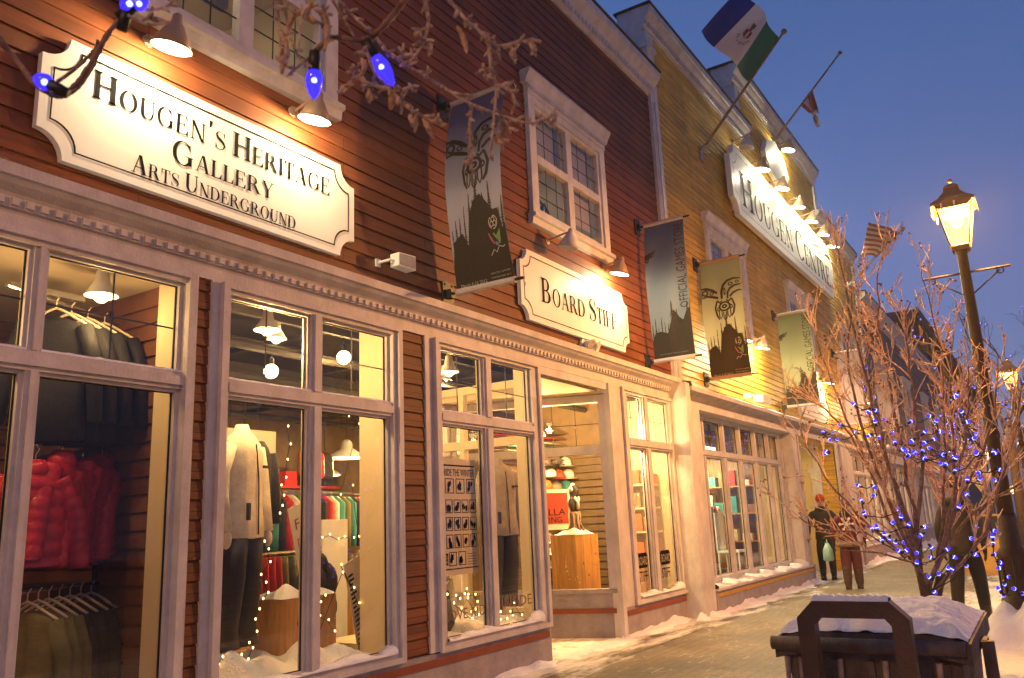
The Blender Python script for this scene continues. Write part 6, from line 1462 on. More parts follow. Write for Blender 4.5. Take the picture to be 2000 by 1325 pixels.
_bulb = None
def blue_string(label, pts, g='blue light strings', cord=True, sc=.85, parts=True):
    global _bulb
    t = thing('blue_lights', label, 'string lights', pts[0], group=g, world=True)
    if cord:
        mb = MB(); q = []
        for a, b in zip(pts[:-1], pts[1:]):
            if (a-b).length > 1.0: 
                if len(q) > 1: mb.tube(q, .006*sc, 5)
                q = []; continue
            q += [a, a.lerp(b, .5)+Vector((0, 0, -.12*(a-b).length))]
        q.append(pts[-1])
        if len(q) > 1: mb.tube(q, .006*sc, 5)
        mb.build('cord', M['wire'], t)
    if _bulb is None:
        b = MB(); b.smooth = True
        prof = [(.012, .0), (.020, .012), (.0205, .022), (.017, .036), (.010, .050), (.002, .060)]
        b.lathe(prof[:2], n=8); b.cur = 1; b.lathe(prof[1:3], n=8, caps=False); b.cur = 0; b.lathe(prof[2:], n=8); b.cur = 2; b.lathe([(.014, -.03), (.014, .0)], n=8)
        o = b.build('bulb', [M['bulb_blue'], M['bulb_core'], M['wire']], t); _bulb = o.data; bpy.data.objects.remove(o)
    for i, p in enumerate(pts):
        o = bpy.data.objects.new('bulb', _bulb); COL.objects.link(o); o.parent = t; o.location = p-t.location
        o.rotation_euler = (BR.uniform(-2.6, 2.6), BR.uniform(-.9, .9), BR.uniform(0, 6)); o.scale = (sc, sc, sc)
    return t
ZA = [(265,798),(283,870),(245,883),(262,922),(312,963),(208,1008),(288,1033),(316,1033),(388,1098),(325,1112),(132,1122),(78,1160),(20,1168),(55,1200),(103,1207),(217,1165),(296,1176),(345,1187),(425,1158),(521,1104),(643,1070),(673,1100),(685,1157),(600,1168),(541,1206),(612,1217),(650,1207),(437,1228),(472,1265),(517,1265),(555,1280),(593,1276),(720,1294),(510,1297),(615,1316),(780,1318),(628,1252),(907,1290),(1002,1285),(885,1200),(838,1105),(826,1050),(768,958),(797,935),(50,1277)]
ZB = [(414,47),(448,80),(487,105),(525,97),(561,92),(580,132),(683,108),(740,133),(665,158),(686,166),(738,203),(858,107),(948,102),(975,185),(872,202),(872,243),(807,252),(970,247),(222,278),(292,277),(303,327),(235,365),(242,418),(250,440),(437,415),(445,455),(467,440),(397,480),(483,497),(292,518),(317,513),(355,552),(383,557),(417,578),(460,583),(440,635),(467,635),(345,583),(565,500),(562,540),(534,640),(605,605),(619,672),(531,703),(687,628),(725,660),(608,782),(655,763),(700,735),(728,723),(619,848),(840,645),(798,708),(823,563),(867,493),(757,400),(812,333),(46,95)]
ZC = [(932,417),(930,510),(950,520),(945,563),(948,597),(948,652),(978,692),(993,725),(1040,773),(1007,807),(985,850),(1005,872),(1068,838),(1105,862)]
blue_string('blue light string across the upper twigs of the bare bush', [atx(x/2.945+1600, y/2.945+450, 8.9+BR.uniform(-.35, .2)) for x, y in ZA])
blue_string('blue light string around the lower stems of the bare bush', [atx(x/2.79+1600, y/2.79+850, 8.85+BR.uniform(-.35, .2)) for x, y in ZB])
blue_string('blue light string dangling free beside the lamp post base', [atx(x/2.79+1600, y/2.79+850, 9.0) for x, y in ZC])

# ================================================================== far tree with blue lights
ftree = thing('bare_tree', 'leafless street tree with blue lights far down the kerb by the lamp', 'tree', (30, 1.0, 0), world=True)
mb = MB(); mb.smooth = True; mb.tube([(30, 1.0, 0), (30, 1.0, 2.2), (30.2, .95, 4.0)], [.17, .13, .10], 9); mb.build('trunk', M['bark'], ftree)
mb = MB(); mb.smooth = True; BR.seed(5); ft = []
for a in range(11):
    an = a*2*pi/11; d = Vector((cos(an)*.5, sin(an)*.75, 1.0)); p = Vector((30.1, .97, 2.2+a*.17)); q = [p]
    for s in range(6): d = (d+Vector((BR.gauss(0, .12), BR.gauss(0, .12), .1))).normalized(); q.append(q[-1]+d*.80)
    twigs(mb, q, .055, .012, 0, 3, 2.6, 1.2, .25, ft)
mb.build('branches', M['bark'], ftree)
blue_string('blue lights wound through the far leafless tree', [q+Vector((BR.gauss(0, .1), BR.gauss(0, .1), 0)) for q in BR.sample(ft, 95)], cord=False, sc=1.15)
ftree2 = thing('bare_tree', 'second leafless tree with blue lights beyond the first, above the bush tips', 'tree', (24.0, 1.3, 0), world=True)
mb = MB(); mb.smooth = True; mb.tube([(24, 1.5, 0), (24, 1.5, 1.8)], [.12, .09], 9); mb.build('trunk', M['bark'], ftree2)
mb = MB(); mb.smooth = True; ft2 = []
for a in range(9):
    an = a*2*pi/9; d = Vector((cos(an)*.6, sin(an)*.6, .9)); q = [Vector((24, 1.5, 1.5+.06*a))]
    for s in range(5): d = (d+Vector((BR.gauss(0, .12), BR.gauss(0, .12), .1))).normalized(); q.append(q[-1]+d*.5)
    twigs(mb, q, .035, .008, 0, 3, 3.2, .8, .25, ft2)
mb.build('branches', M['frost'], ftree2)
blue_string('blue lights in the second leafless tree beyond the bush', [q for q in BR.sample(ft2, 90)], cord=False, sc=1.0)

# ================================================================== wheeled bin and steel hoop
BX, BY = 3.28, .645
wb = thing('wheeled_bin', 'snow capped brown wheeled refuse bin in the foreground', 'bin', (BX+.35, BY, 0), world=True)
def tapered(mb, x0, x1, y0, y1, z0, z1, k):
    mx, my = (x0+x1)/2, (y0+y1)/2
    f = lambda x, y: (mx+(x-mx)*k, my+(y-my)*k)
    lo = [f(x0, y0), f(x1, y0), f(x1, y1), f(x0, y1)]
    mb.hexa([(*p, z0) for p in lo]+[(x0, y0, z1), (x1, y0, z1), (x1, y1, z1), (x0, y1, z1)])
mb = MB(); tapered(mb, BX+.0, BX+.73, BY-.29, BY+.29, .10, .96, .84)
mb.box(BX+.0, BX+.75, BY-.30, BY+.30, .93, .985)
for k in range(5):      # moulded ribs under the rim
    y = BY-.24+k*.12; mb.hexa([(BX+.10, y-.006, .35), (BX+.11, y-.006, .35), (BX+.11, y+.006, .35), (BX+.10, y+.006, .35), (BX-.02, y-.012, .93), (BX+.05, y-.012, .93), (BX+.05, y+.012, .93), (BX-.02, y+.012, .93)])
mb.build('body', M['bin'], wb)
mb = MB(); mb.smooth = True; mb.tube([(BX-.045, BY-.31, .985), (BX-.045, BY+.33, .985)], .024, 12); mb.tube([(BX-.045, BY-.15, .985), (BX+.03, BY-.15, .96)], .02, 8); mb.tube([(BX-.045, BY+.15, .985), (BX+.03, BY+.15, .96)], .02, 8); mb.build('handle', M['bin'], wb)
mb = MB(); mb.smooth = True
def lidf(u, v, off=0):
    x = BX-.03+.80*u; y = BY-.325+.65*v; e = min(1, u*9+.25, (1-u)*7, v*9, (1-v)*9); dome = .085*sin(pi*min(max(u*.9+.1, 0), 1))*min(1, sin(pi*v)*1.9)
    return Vector((x, y, 1.0+.02*u+dome*.9+off*max(.12, e)))
mb.grid(lidf, 24, 20)
for (u0, v0, u1, v1) in ((0, 0, 1, 0), (1, 0, 1, 1), (1, 1, 0, 1), (0, 1, 0, 0)):
    n = 14
    for i in range(n):
        a = lidf(u0+(u1-u0)*i/n, v0+(v1-v0)*i/n); b = lidf(u0+(u1-u0)*(i+1)/n, v0+(v1-v0)*(i+1)/n); mb.poly([a, b, b-Vector((0, 0, .07)), a-Vector((0, 0, .07))])
mb.build('lid', M['bin'], wb)
for s in (-1, 1): mb = MB(); mb.smooth = True; mb.lathe([(.02, -.03), (.10, -.03), (.11, -.01), (.11, .01), (.10, .03), (.02, .03)], (BX+.15, BY+s*.30, .11), 18, (0, 1, 0)); mb.build('wheel', M['black'], wb)
mb = MB(); mb.smooth = True; BR.seed(77)
ph = [BR.random()*6 for _ in range(8)]
def lidsnow(u, v):
    p = lidf(.0+u, .01+.98*v); n_ = .5+.25*sin(u*13+ph[0])*sin(v*9+ph[1])+.2*sin(u*27+ph[2]+v*15)+.22*sin(v*31+ph[3])*sin(u*19)
    e = min(1, u*16+.12*sin(v*41), (1-u)*10, v*12+.1*sin(u*37), (1-v)*12+.1*sin(u*29)); e = max(e, 0); front = max(0, 1-u*4.5)*(.55+.45*sin(v*11+2)+.3*sin(v*29))
    return p+Vector((0, 0, .005+e*(.010+.014*n_+.004*sin(u*53+ph[5])*sin(v*47+ph[6])+max(0, front)*.032+BR.uniform(-.0016, .0016))))
mb.grid(lidsnow, 90, 70); mb.build('snow_cap', M['snow'], wb)
mb = MB(); mb.smooth = True
for y in (BY-.22, BY-.05, BY+.10, BY+.235, BY+.285):   # frozen drips below the rim
    h = BR.uniform(.16, .34); x = BX-.012; mb.tube([(x-.012, y, .935), (x-.006, y+.004, .93-h*.35), (x+.012, y+.010, .93-h*.7), (x+.024, y+.016, .93-h)], [.011, .009, .005, .001], 6)
mb.build('frozen_drips', M['rime'], wb)
mb = MB(); mb.box(BX+.28, BX+.31, BY-.37, BY-.33, .55, .97); mb.box(BX+.27, BX+.42, BY-.345, BY-.33, .80, .97); mb.build('side_bracket', M['bin'], wb)
hp = thing('steel_hoop', 'square tube brown steel hoop standing in front of the bin', 'bike stand', (2.98, .61, 0), world=True)
mb = MB(); y0, y1, hx = .475, .765, 2.96; hw = .027; zt = 1.165
def bar(mb, a, b, wy, wx=.03):
    a, b = Vector(a), Vector(b); d = (b-a).normalized(); s = Vector((0, -d.z, d.y))*wy; xx = Vector((wx, 0, 0))
    mb.hexa([a-s-xx, a-s+xx, a+s+xx, a+s-xx, b-s-xx, b-s+xx, b+s+xx, b+s-xx])
c = .055
P_ = [(hx, y0, 0), (hx, y0, zt-c-hw), (hx, y0+c, zt-hw), (hx, y1-c, zt-hw), (hx, y1, zt-c-hw), (hx, y1, 0)]
ins = lambda y, d: y+d
outer = [(y0-hw, 0), (y0-hw, zt-c), (y0-hw+c, zt), (y1+hw-c, zt), (y1+hw, zt-c), (y1+hw, 0)]
inner = [(y0+hw, 0), (y0+hw, zt-c-.02), (y0+hw+.018, zt-2*hw), (y1-hw-.018, zt-2*hw), (y1-hw, zt-c-.02), (y1-hw, 0)]
for i in range(5):
    (oa, za), (ob, zb_), (ia, zc), (ib, zd) = outer[i], outer[i+1], inner[i], inner[i+1]
    mb.hexa([(hx-.03, oa, za), (hx+.03, oa, za), (hx+.03, ob, zb_), (hx-.03, ob, zb_), (hx-.03, ia, zc), (hx+.03, ia, zc), (hx+.03, ib, zd), (hx-.03, ib, zd)])
mb.build('tube', M['rail'], hp)
for y in (y0, y1): mb = MB(); mb.box(hx-.08, hx+.08, y-.08, y+.08, 0, .012); mb.build('foot_plate', M['rail'], hp)
mb = MB(); mb.smooth = True; rr = []
for i in range(25):
    y = y0-hw+c+.0+(y1-y0+2*hw-2*c)*i/24; h = .008+.008*abs(sin(i*1.3))+.004*BR.random(); rr.append([(hx-.031, y, zt-.001), (hx-.02, y, zt+h), (hx+.02, y, zt+h), (hx+.031, y, zt-.001)])
mb.grid(lambda u, v: rr[round(u*24)][round(v*3)], 24, 3); mb.build('snow_cap', M['snow'], hp)

# ================================================================== sandwich board, snow
sb = thing('sandwich_board', 'folding board with dark top and orange lower panel on the pavement', 'sandwich board', (20.9, 1.42, 0), 1.25)
M['ochre'] = mat('ochre_board_panel', (.55, .30, .06), .6, .2, 5)
for s in (-1, 1):
    mb = MB(); mb.hexa([(-.42, s*.32-.015, 0), (.42, s*.32-.015, 0), (.42, s*.32+.015, 0), (-.42, s*.32+.015, 0), (-.42, s*.03-.015, 1.25), (.42, s*.03-.015, 1.25), (.42, s*.03+.015, 1.25), (-.42, s*.03+.015, 1.25)]); p_ = mb.build('panel', M['wood'], sb)
    for (z0, z1, m) in ((.08, .74, M['ochre']), (.76, 1.2, M['ceil_dark'])):
        f = lambda z: s*(.32-.29*z/1.25)+s*.022
        mb = MB(); mb.poly([(-.37, f(z0), z0), (.37, f(z0), z0), (.37, f(z1), z1), (-.37, f(z1), z1)]); mb.build('face', m, p_)
def heap(name, label, cx, cy, rx, ry, h, seed, cat='snow'):
    r = random.Random(seed); ph = [r.random()*6 for _ in range(6)]; mb = MB(); mb.smooth = True
    def f(u, v):
        a = 2*pi*u; e = v; wob = 1+.15*sin(3*a+ph[0])+.1*sin(5*a+ph[1])
        z = h*(1-e**2)**1.4*(1+.15*sin(7*e+ph[2])*sin(4*a+ph[3]))+.012*sin(23*e+ph[4]+5*a)*(1-e)
        return (rx*e*cos(a)*wob, ry*e*sin(a)*wob, z-.004)
    mb.grid(f, 48, 16); o = mb.build(name, M['snow'], None, (cx, cy, 0)); o['kind'] = 'stuff'; return o
heap('snow_bank', '', 11.05, .50, 1.05, .55, .42, 3)
heap('snow_bank', '', 12.6, .42, 1.4, .5, .22, 5)
o = snow_drift(8.3, 10.0, 5.95 if False else 4.95, .75, .06, 11).build('snow_drift', M['snow']); o['kind'] = 'stuff'
o = snow_drift(7.0, 8.22, 4.87, .30, .15, 12).build('snow_drift', M['snow']); o['kind'] = 'stuff'
o = snow_drift(9.85, 12.2, 4.87, .34, .17, 13).build('snow_drift', M['snow']); o['kind'] = 'stuff'
o = snow_drift(11.8, 12.4, 4.62, .30, .30, 14).build('snow_drift', M['snow']); o['kind'] = 'stuff'
o = snow_drift(12.2, 19.2, 4.60, .42, .17, 15).build('snow_drift', M['snow']); o['kind'] = 'stuff'
o = snow_drift(24.5, 31, 4.60, .6, .3, 16).build('snow_drift', M['snow']); o['kind'] = 'stuff'
o = snow_drift(-5, 7.1, 4.87, .16, .08, 17).build('snow_drift', M['snow']); o['kind'] = 'stuff'
o = snow_drift(31, 62, 4.70, .8, .35, 18, .2).build('snow_drift', M['snow']); o['kind'] = 'stuff'
# thin trodden snow on the recess floor
mb = MB(); mb.smooth = True; r = random.Random(4)
def tread(u, v):
    y = 4.55+2.4*v; xr = 9.75-.30*(v*2.4-.4) if v > .16 else 10.6; x = 8.25+(xr-8.25)*u; e = min(1, u*5, (1-u)*5, v*5)
    return (x, y, -.004+e*(.012+.010*sin(x*9+y*7)+.008*sin(x*21-y*13)+r.uniform(-.004, .004)))
mb.grid(tread, 60, 60); o = mb.build('trodden_snow', M['snow']); o['kind'] = 'stuff'

# ================================================================== people
def skin_mesh(verts, edges, sub=2, root=0):
    """verts: (x,y,z,r or (rx,ry)); grows a continuous skin and returns its mesh"""
    me = bpy.data.meshes.new('body'); me.from_pydata([v[:3] for v in verts], edges, []); o = bpy.data.objects.new('body', me); COL.objects.link(o)
    md = o.modifiers.new('skin', 'SKIN'); md.use_smooth_shade = True; md.branch_smoothing = .5
    for i, v in enumerate(verts):
        r = v[3]; sv = me.skin_vertices[0].data[i]; sv.radius = r if isinstance(r, tuple) else (r, r); sv.use_root = (i == root)
    if sub: o.modifiers.new('sub', 'SUBSURF').levels = sub
    dg = bpy.context.evaluated_depsgraph_get(); res = bpy.data.meshes.new_from_object(o.evaluated_get(dg)); bpy.data.objects.remove(o); bpy.data.meshes.remove(me)
    return res
def link_mesh(name, me, mats, parent, fn=None):
    me.materials.clear()
    for m in mats: me.materials.append(m)
    for p in me.polygons:
        p.use_smooth = True
        if fn: p.material_index = fn(p.center)
        else: p.material_index = 0
    o = bpy.data.objects.new(name, me); COL.objects.link(o); o.parent = parent; return o
M['skin'] = mat('skin', (.50, .27, .18), .5, .1, 8)
def hand_chain(V, E, wrist, iw, d, side):
    """palm, four unequal fingers and a thumb as short chains"""
    wx, wy, wz = wrist; palm = len(V); V.append((wx+d[0]*.05, wy+d[1]*.05, wz+d[2]*.05, (.036, .018))); E.append((iw, palm))
    for k, L in enumerate((.070, .080, .075, .058)):
        o = (k-1.5)*.018; a = len(V); V.append((wx+d[0]*.09, wy+d[1]*.09+o, wz+d[2]*.09, .010)); V.append((wx+d[0]*(.09+L*.55)-.006*side, wy+d[1]*(.09+L*.5)+o, wz+d[2]*(.09+L*.55), .009)); V.append((wx+d[0]*(.09+L)-.02*side, wy+d[1]*(.09+L)+o, wz+d[2]*(.09+L*.95), .008))
        E += [(palm, a), (a, a+1), (a+1, a+2)]
    a = len(V); V.append((wx+d[0]*.03, wy-.035, wz+d[2]*.045, .011)); V.append((wx+d[0]*.05, wy-.05, wz+d[2]*.085, .009)); E += [(palm, a), (a, a+1)]
def person(label, loc, rz, H=1.75, stride=.12, coat=(.02,)*3, coat_len=.80, legs=M['pants'], boots=M['black'], hat=None, hair=None, arm=(.0, .0), wide=1.0, group=None, hood=None, glove=True, boot_top=.24, legw=1.12):
    t = thing('person', label, 'person', loc, rz); k = H/1.75
    coat_m = coat if not isinstance(coat, tuple) else mat('coat_cloth', coat, .7, .25, 14, bump=.3, bscale=30)
    V = []; E = []
    def add(x, y, z, r, par=None):
        V.append((x*k, y*k, z*k, tuple(q*k for q in r) if isinstance(r, tuple) else r*k)); i = len(V)-1
        if par is not None: E.append((par, i))
        return i
    pel = add(0, 0, .95, (.15*wide, .11)); ch0 = add(0, 0, 1.12, (.14*wide, .105), pel); ch1 = add(0, 0, 1.30, (.165*wide, .115), ch0); nk = add(0, .005, 1.46, (.075, .07), ch1); n2_ = add(0, -.005, 1.52, .052, nk); hd0 = add(0, -.012, 1.585, (.066, .082), n2_); hd1 = add(0, -.012, 1.66, (.074, .092), hd0); add(0, -.0, 1.725, (.055, .066), hd1)
    for s, st in ((-1, stride), (1, -stride)):
        hip = add(s*.09, 0, .90, .105*legw, pel); kn = add(s*.10, -st*.55-.03, .50, .078*legw, hip); an = add(s*.105, -st*1.0+.02, .10, .062*legw, kn); add(s*.112, -st*1.0-.11, .04, (.055, .042), an)
    gl = []
    for s, sw in ((-1, arm[0]), (1, arm[1])):
        sh = add(s*.175*wide, 0, 1.40, .062, ch1); el = add(s*.245*wide, sw*.3+.03, 1.13, .048, sh); wr = add(s*.26*wide, sw-.03, .90, .034, el)
        hand_chain(V, E, (s*.26*wide*k, (sw-.03)*k, .90*k), wr, (0, -.1, -1), s)
    me = skin_mesh(V, E, 1)
    fz = lambda c: 2 if c.z < boot_top*k else (1 if c.z < .96*k else (0 if c.z > 1.47*k else (3 if c.z < .89*k else 4)))
    def fm(c):
        if c.z > 1.47*k: return 0
        if abs(c.x) > .205*wide*k and c.z < .93*k and c.z > .6*k: return 3
        if c.z > .96*k: return 4
        return 2 if c.z < boot_top*k else 1
    body = link_mesh('body', me, [M['skin'], legs, boots, M['black'] if glove else M['skin'], coat_m], t, fm)
    # coat with sleeves, following the body
    CV = []; CE = []
    def cadd(x, y, z, r, par=None):
        CV.append((x*k, y*k, z*k, tuple(q*k for q in r) if isinstance(r, tuple) else r*k)); i = len(CV)-1
        if par is not None: CE.append((par, i))
        return i
    c0 = cadd(0, 0, 1.12, (.150*wide, .112)); c1 = cadd(0, 0, 1.32, (.155*wide, .112), c0); c2 = cadd(0, 0, 1.46, (.105, .095), c1); cadd(0, 0, 1.50, (.085, .08), c2); cb_ = cadd(0, 0, coat_len+.06, (.165*wide, .125), c0); cadd(0, 0, coat_len, (.165*wide, .125), cb_)
    for s, sw in ((-1, arm[0]), (1, arm[1])):
        sh = cadd(s*.175*wide, 0, 1.40, .078, c1); el = cadd(s*.25*wide, sw*.3+.03, 1.13, .066, sh); cadd(s*.265*wide, sw-.02, .93, .052, el)
    link_mesh('coat', skin_mesh(CV, CE, 2), [coat_m], t)
    if hat:
        mb = MB(); mb.smooth = True; mb.lathe([(.083*k, 1.635*k), (.092*k, 1.645*k), (.094*k, 1.68*k), (.086*k, 1.73*k), (.06*k, 1.77*k), (.01, 1.785*k)], (0, -.008, 0), 18); mb.build('hat', hat, t)
    if hair:
        mb = MB(); mb.smooth = True; mb.ball((0, .012*k, 1.665*k), .097*k, 16, 12, (.92, 1.05, 1.15)); mb.ball((0, .06*k, 1.56*k), .075*k, 12, 8, (1, .7, 1.5)); mb.build('hair', hair, t)
    if hood: 
        mb = MB(); mb.smooth = True; mb.lathe([(.12*k, 1.42*k), (.125*k, 1.47*k), (.11*k, 1.52*k), (.085*k, 1.525*k), (.08*k, 1.48*k)], (0, .02, 0), 16); mb.build('collar', hood, t)
    for s, st in ((-1, stride), (1, -stride)):
        x, y = s*.105*k, (-st*1.0+.02)*k; mb = MB(); mb.smooth = True
        mb.lathe([(.058*k, boot_top*k), (.062*k, boot_top*k-.02), (.056*k, .12*k), (.060*k, .05*k), (.058*k, .0)], (x, y, 0), 12); mb.ball((x+s*.006*k, y-.085*k, .042*k), .062*k, 12, 8, (.85, 1.75, .68)); mb.build('boot', boots, body)
    # face: eyes, nose, mouth, ears
    mb = MB(); mb.smooth = True; mb.hexa([(-.010*k, -.095*k, 1.60*k), (.010*k, -.095*k, 1.60*k), (.012*k, -.085*k, 1.60*k), (-.012*k, -.085*k, 1.60*k), (-.006*k, -.098*k, 1.645*k), (.006*k, -.098*k, 1.645*k), (.006*k, -.085*k, 1.645*k), (-.006*k, -.085*k, 1.645*k)])
    mb.hexa([(-.013*k, -.118*k, 1.60*k), (.013*k, -.118*k, 1.60*k), (.014*k, -.09*k, 1.60*k), (-.014*k, -.09*k, 1.60*k), (-.006*k, -.108*k, 1.622*k), (.006*k, -.108*k, 1.622*k), (.006*k, -.09*k, 1.63*k), (-.006*k, -.09*k, 1.63*k)])
    for s in (-1, 1): mb.ball((s*.077*k, .0, 1.625*k), .022*k, 8, 6, (.4, .8, 1.2))
    mb.build('nose_and_ears', M['skin'], body)
    mb = MB()
    for s in (-1, 1): mb.ball((s*.030*k, -.092*k, 1.638*k), .010*k, 8, 6, (1.2, .6, .6))
    mb.box(-.022*k, .022*k, -.100*k, -.088*k, 1.577*k, 1.583*k); mb.build('eyes_and_mouth', M['shirt_dark'], body)
    return t
M['hat_red'] = mat('orange_red_wool', (.55, .06, .03), .9, .3, 40); M['coat_black'] = mat('black_quilted_coat', (.035, .03, .028), .55, .3, 12, bump=.4, bscale=22); M['coat_red'] = mat('dark_red_coat', (.12, .014, .018), .7, .3, 10); M['maroon'] = mat('maroon_trousers', (.12, .03, .04), .7, .3, 10)
man = person('man in orange red wool hat and black winter coat walking towards the camera', (19.4, 4.45, 0), radians(-78), 1.80, .06, M['coat_black'], .80, hat=M['hat_red'], hood=M['coat_black'], arm=(-.02, .06), wide=1.2)
woman = person('woman seen from behind in a dark red coat with snowflake, maroon trousers, tall boots', (17.2, 3.50, 0), radians(98), 1.66, .07, M['coat_red'], .84, M['maroon'], M['bark'], hair=M['bark'], hood=M['shirt_dark'], arm=(.04, -.06), wide=1.14, boot_top=.42, legw=1.35)
mb = MB()      # pale snowflake on the back of the coat, dark fur hem
for k in range(6):
    a = k*pi/3; c, s = cos(a), sin(a); 
    for r0, r1, wd in ((.0, .14, .012),): mb.hexa([(-s*wd+c*r0, .160, 1.20+c*wd+s*r0), (-s*wd+c*r1, .160, 1.20+c*wd+s*r1), (s*wd+c*r1, .160, 1.20-c*wd+s*r1), (s*wd+c*r0, .160, 1.20-c*wd+s*r0), (-s*wd+c*r0, .168, 1.20+c*wd+s*r0), (-s*wd+c*r1, .168, 1.20+c*wd+s*r1), (s*wd+c*r1, .168, 1.20-c*wd+s*r1), (s*wd+c*r0, .168, 1.20-c*wd+s*r0)])
    for d in (-1, 1): b = a+d*.5; p0 = (c*.08, 1.20+s*.08); p1 = (p0[0]+cos(b)*.05, p0[1]+sin(b)*.05); mb.tube([(p0[0], .166, p0[1]), (p1[0], .166, p1[1])], .008, 5)
mb.build('snowflake', M['sign'], woman)
mb = MB(); mb.smooth = True; mb.lathe([(.20, .77), (.228, .80), (.228, .84), (.20, .87)], (0, 0, 0), 20); o = mb.build('fur_hem', M['stem'], woman); o.scale = (1.1, .82, 1)
bag = thing('shopping_bag', 'turquoise shopping bag in the hand of the woman in the red coat', 'bag', (17.15, 3.90, .52), .3)
M['turq'] = mat('turquoise_bag_plastic', (.06, .38, .46), .4, .4, 9, col2=(.35, .45, .30))
mb = MB(); mb.smooth = True; ring_loft(mb, [((0, 0, 0), .13, .08), ((0, 0, .02), .16, .10), ((0, 0, .2), .15, .09), ((0, 0, .33), .10, .03)], 14); mb.build('sack', M['turq'], bag)
mb = MB(); mb.tube([(-.05, 0, .33), (-.02, 0, .40), (.02, 0, .40), (.05, 0, .33)], .008, 6); mb.build('handle', M['turq'], bag)
third = person('person in black clothes walking by, mostly hidden behind the bare bush', (12.2, 1.12, 0), radians(80), 1.80, .20, M['coat_black'], .80, hat=M['shirt_dark'], hood=M['shirt_dark'], arm=(.06, -.04), wide=.95)

# ================================================================== overhead frosted branches close to the camera
near = thing('street_tree', 'frosted twigs of a street tree reaching in overhead at the top left', 'tree', (-.6, -1.0, 0), world=True)
BR.seed(11)
D0 = 1.22
def nb(pts, depth=D0, dj=.05): return [atd(x, y, depth+BR.uniform(-dj, dj)*.4) for x, y in pts]
def smooth(pts, k=4):
    out = []
    for i in range(len(pts)-1):
        p0, p1, p2, p3 = pts[max(0, i-1)], pts[i], pts[i+1], pts[min(len(pts)-1, i+2)]
        for j in range(k):
            t = j/k; out.append(.5*((2*p1)+(-p0+p2)*t+(2*p0-5*p1+4*p2-p3)*t*t+(-p0+3*p1-3*p2+p3)*t**3))
    out.append(pts[-1]); return out
def knobbly(mb, pts, r0, r1, n=8, k=7):
    q = smooth(pts, k); m = len(q); mb.tube(q, [(r0+(r1-r0)*i/(m-1))*BR.uniform(.78, 1.25) for i in range(m)], n)
mb = MB(); mb.smooth = True
LIMBS = [([(-40, 20), (0, 78), (35, 122), (70, 165), (110, 184), (150, 165), (185, 112), (214, 62), (245, 28), (268, -20)], 6, 5), ([(500+10, -60+30), (789, 0)][1:]+[(773, 23), (751, 49), (728, 72), (717, 78)], 6, 6.5), ([(830, -70), (810, -30), (789, 0)], 7, 6), ([(717, 78), (698, 80), (675, 76), (652, 74), (638, 80), (622, 95), (615, 108)], 5.5, 5)]
for pts, a, b in LIMBS: knobbly(mb, nb(pts), a*D0/FPX*1.05, b*D0/FPX*1.05)
mb.build('branch', M['stem'], near)
mb = MB(); mb.smooth = True; mb.tube(smooth(nb([(112, 160), (150, 132), (185, 97), (192, 80)])), .0028, 6); mb.tube(smooth(nb([(85, 165), (110, 190), (152, 172), (188, 118)])), .003, 6); mb.build('light_cable', M['wire'], near)
TW = [[(649, 0), (668, 30), (692, 72)], [(652, -10), (690, 30), (724, 64)], [(713, 90), (732, 140), (762, 174), (781, 200), (811, 219), (840, 235), (864, 246)], [(735, 75), (758, 102), (796, 128), (834, 151), (879, 179), (921, 204), (977, 226), (1034, 241), (1060, 232), (1087, 226)],
      [(1087, 226), (1082, 240), (1089, 258)], [(921, 206), (917, 250), (921, 300), (919, 332)], [(868, -10), (890, 15), (909, 38), (930, 55), (947, 72), (974, 90), (1015, 81), (1045, 79)], [(955, 80), (958, 124), (968, 166), (968, 190), (962, 264), (957, 309)], [(970, 166), (990, 170), (1004, 190), (1006, 208)], [(977, 226), (985, 250), (980, 290)], [(990, 240), (997, 260)],
      [(826, -10), (836, 34), (830, 75), (811, 109), (790, 130)], [(811, 177), (800, 172), (785, 178), (770, 178)], [(762, 174), (740, 170), (712, 160), (694, 150), (680, 165), (664, 182)], [(694, 150), (690, 140), (700, 148)], [(712, 160), (720, 175), (722, 190)], [(781, 200), (800, 168), (812, 180)], [(811, 219), (815, 245)], [(836, 240), (838, 260)], [(864, 246), (850, 232)],
      [(713, 94), (706, 112), (714, 125)], [(834, 151), (836, 130)], [(834, 151), (820, 146)], [(811, 109), (790, 105), (778, 92)], [(830, 75), (842, 88), (840, 100)], [(818, 58), (812, 62), (818, 72)], [(1015, 81), (1005, 100), (1008, 116)], [(1030, 80), (1040, 92), (1045, 104)], [(947, 72), (958, 95), (975, 105)], [(958, 140), (944, 135), (946, 150)], [(879, 179), (900, 185), (925, 186)],
      [(536, -5), (545, 40), (548, 95), (552, 125)], [(556, 0), (562, 50), (575, 95), (590, 118), (608, 130)], [(590, 10), (586, 60), (582, 100)], [(600, 5), (620, 22), (636, 20)], [(540, 20), (560, 15), (578, 25)], [(280, 40), (300, 34), (330, 44)], [(250, 30), (285, 48), (330, 45)], [(596, 118), (560, 150)], [(260, 0), (290, 20), (340, 8)], [(630, 10), (640, 45), (634, 55)]]
for p in TW: knobbly(mb, nb(p, D0-.02), (3.6 if len(p) > 4 else 3.0)*D0/FPX, (2.3 if len(p) > 4 else 2.4)*D0/FPX, 7, 6)
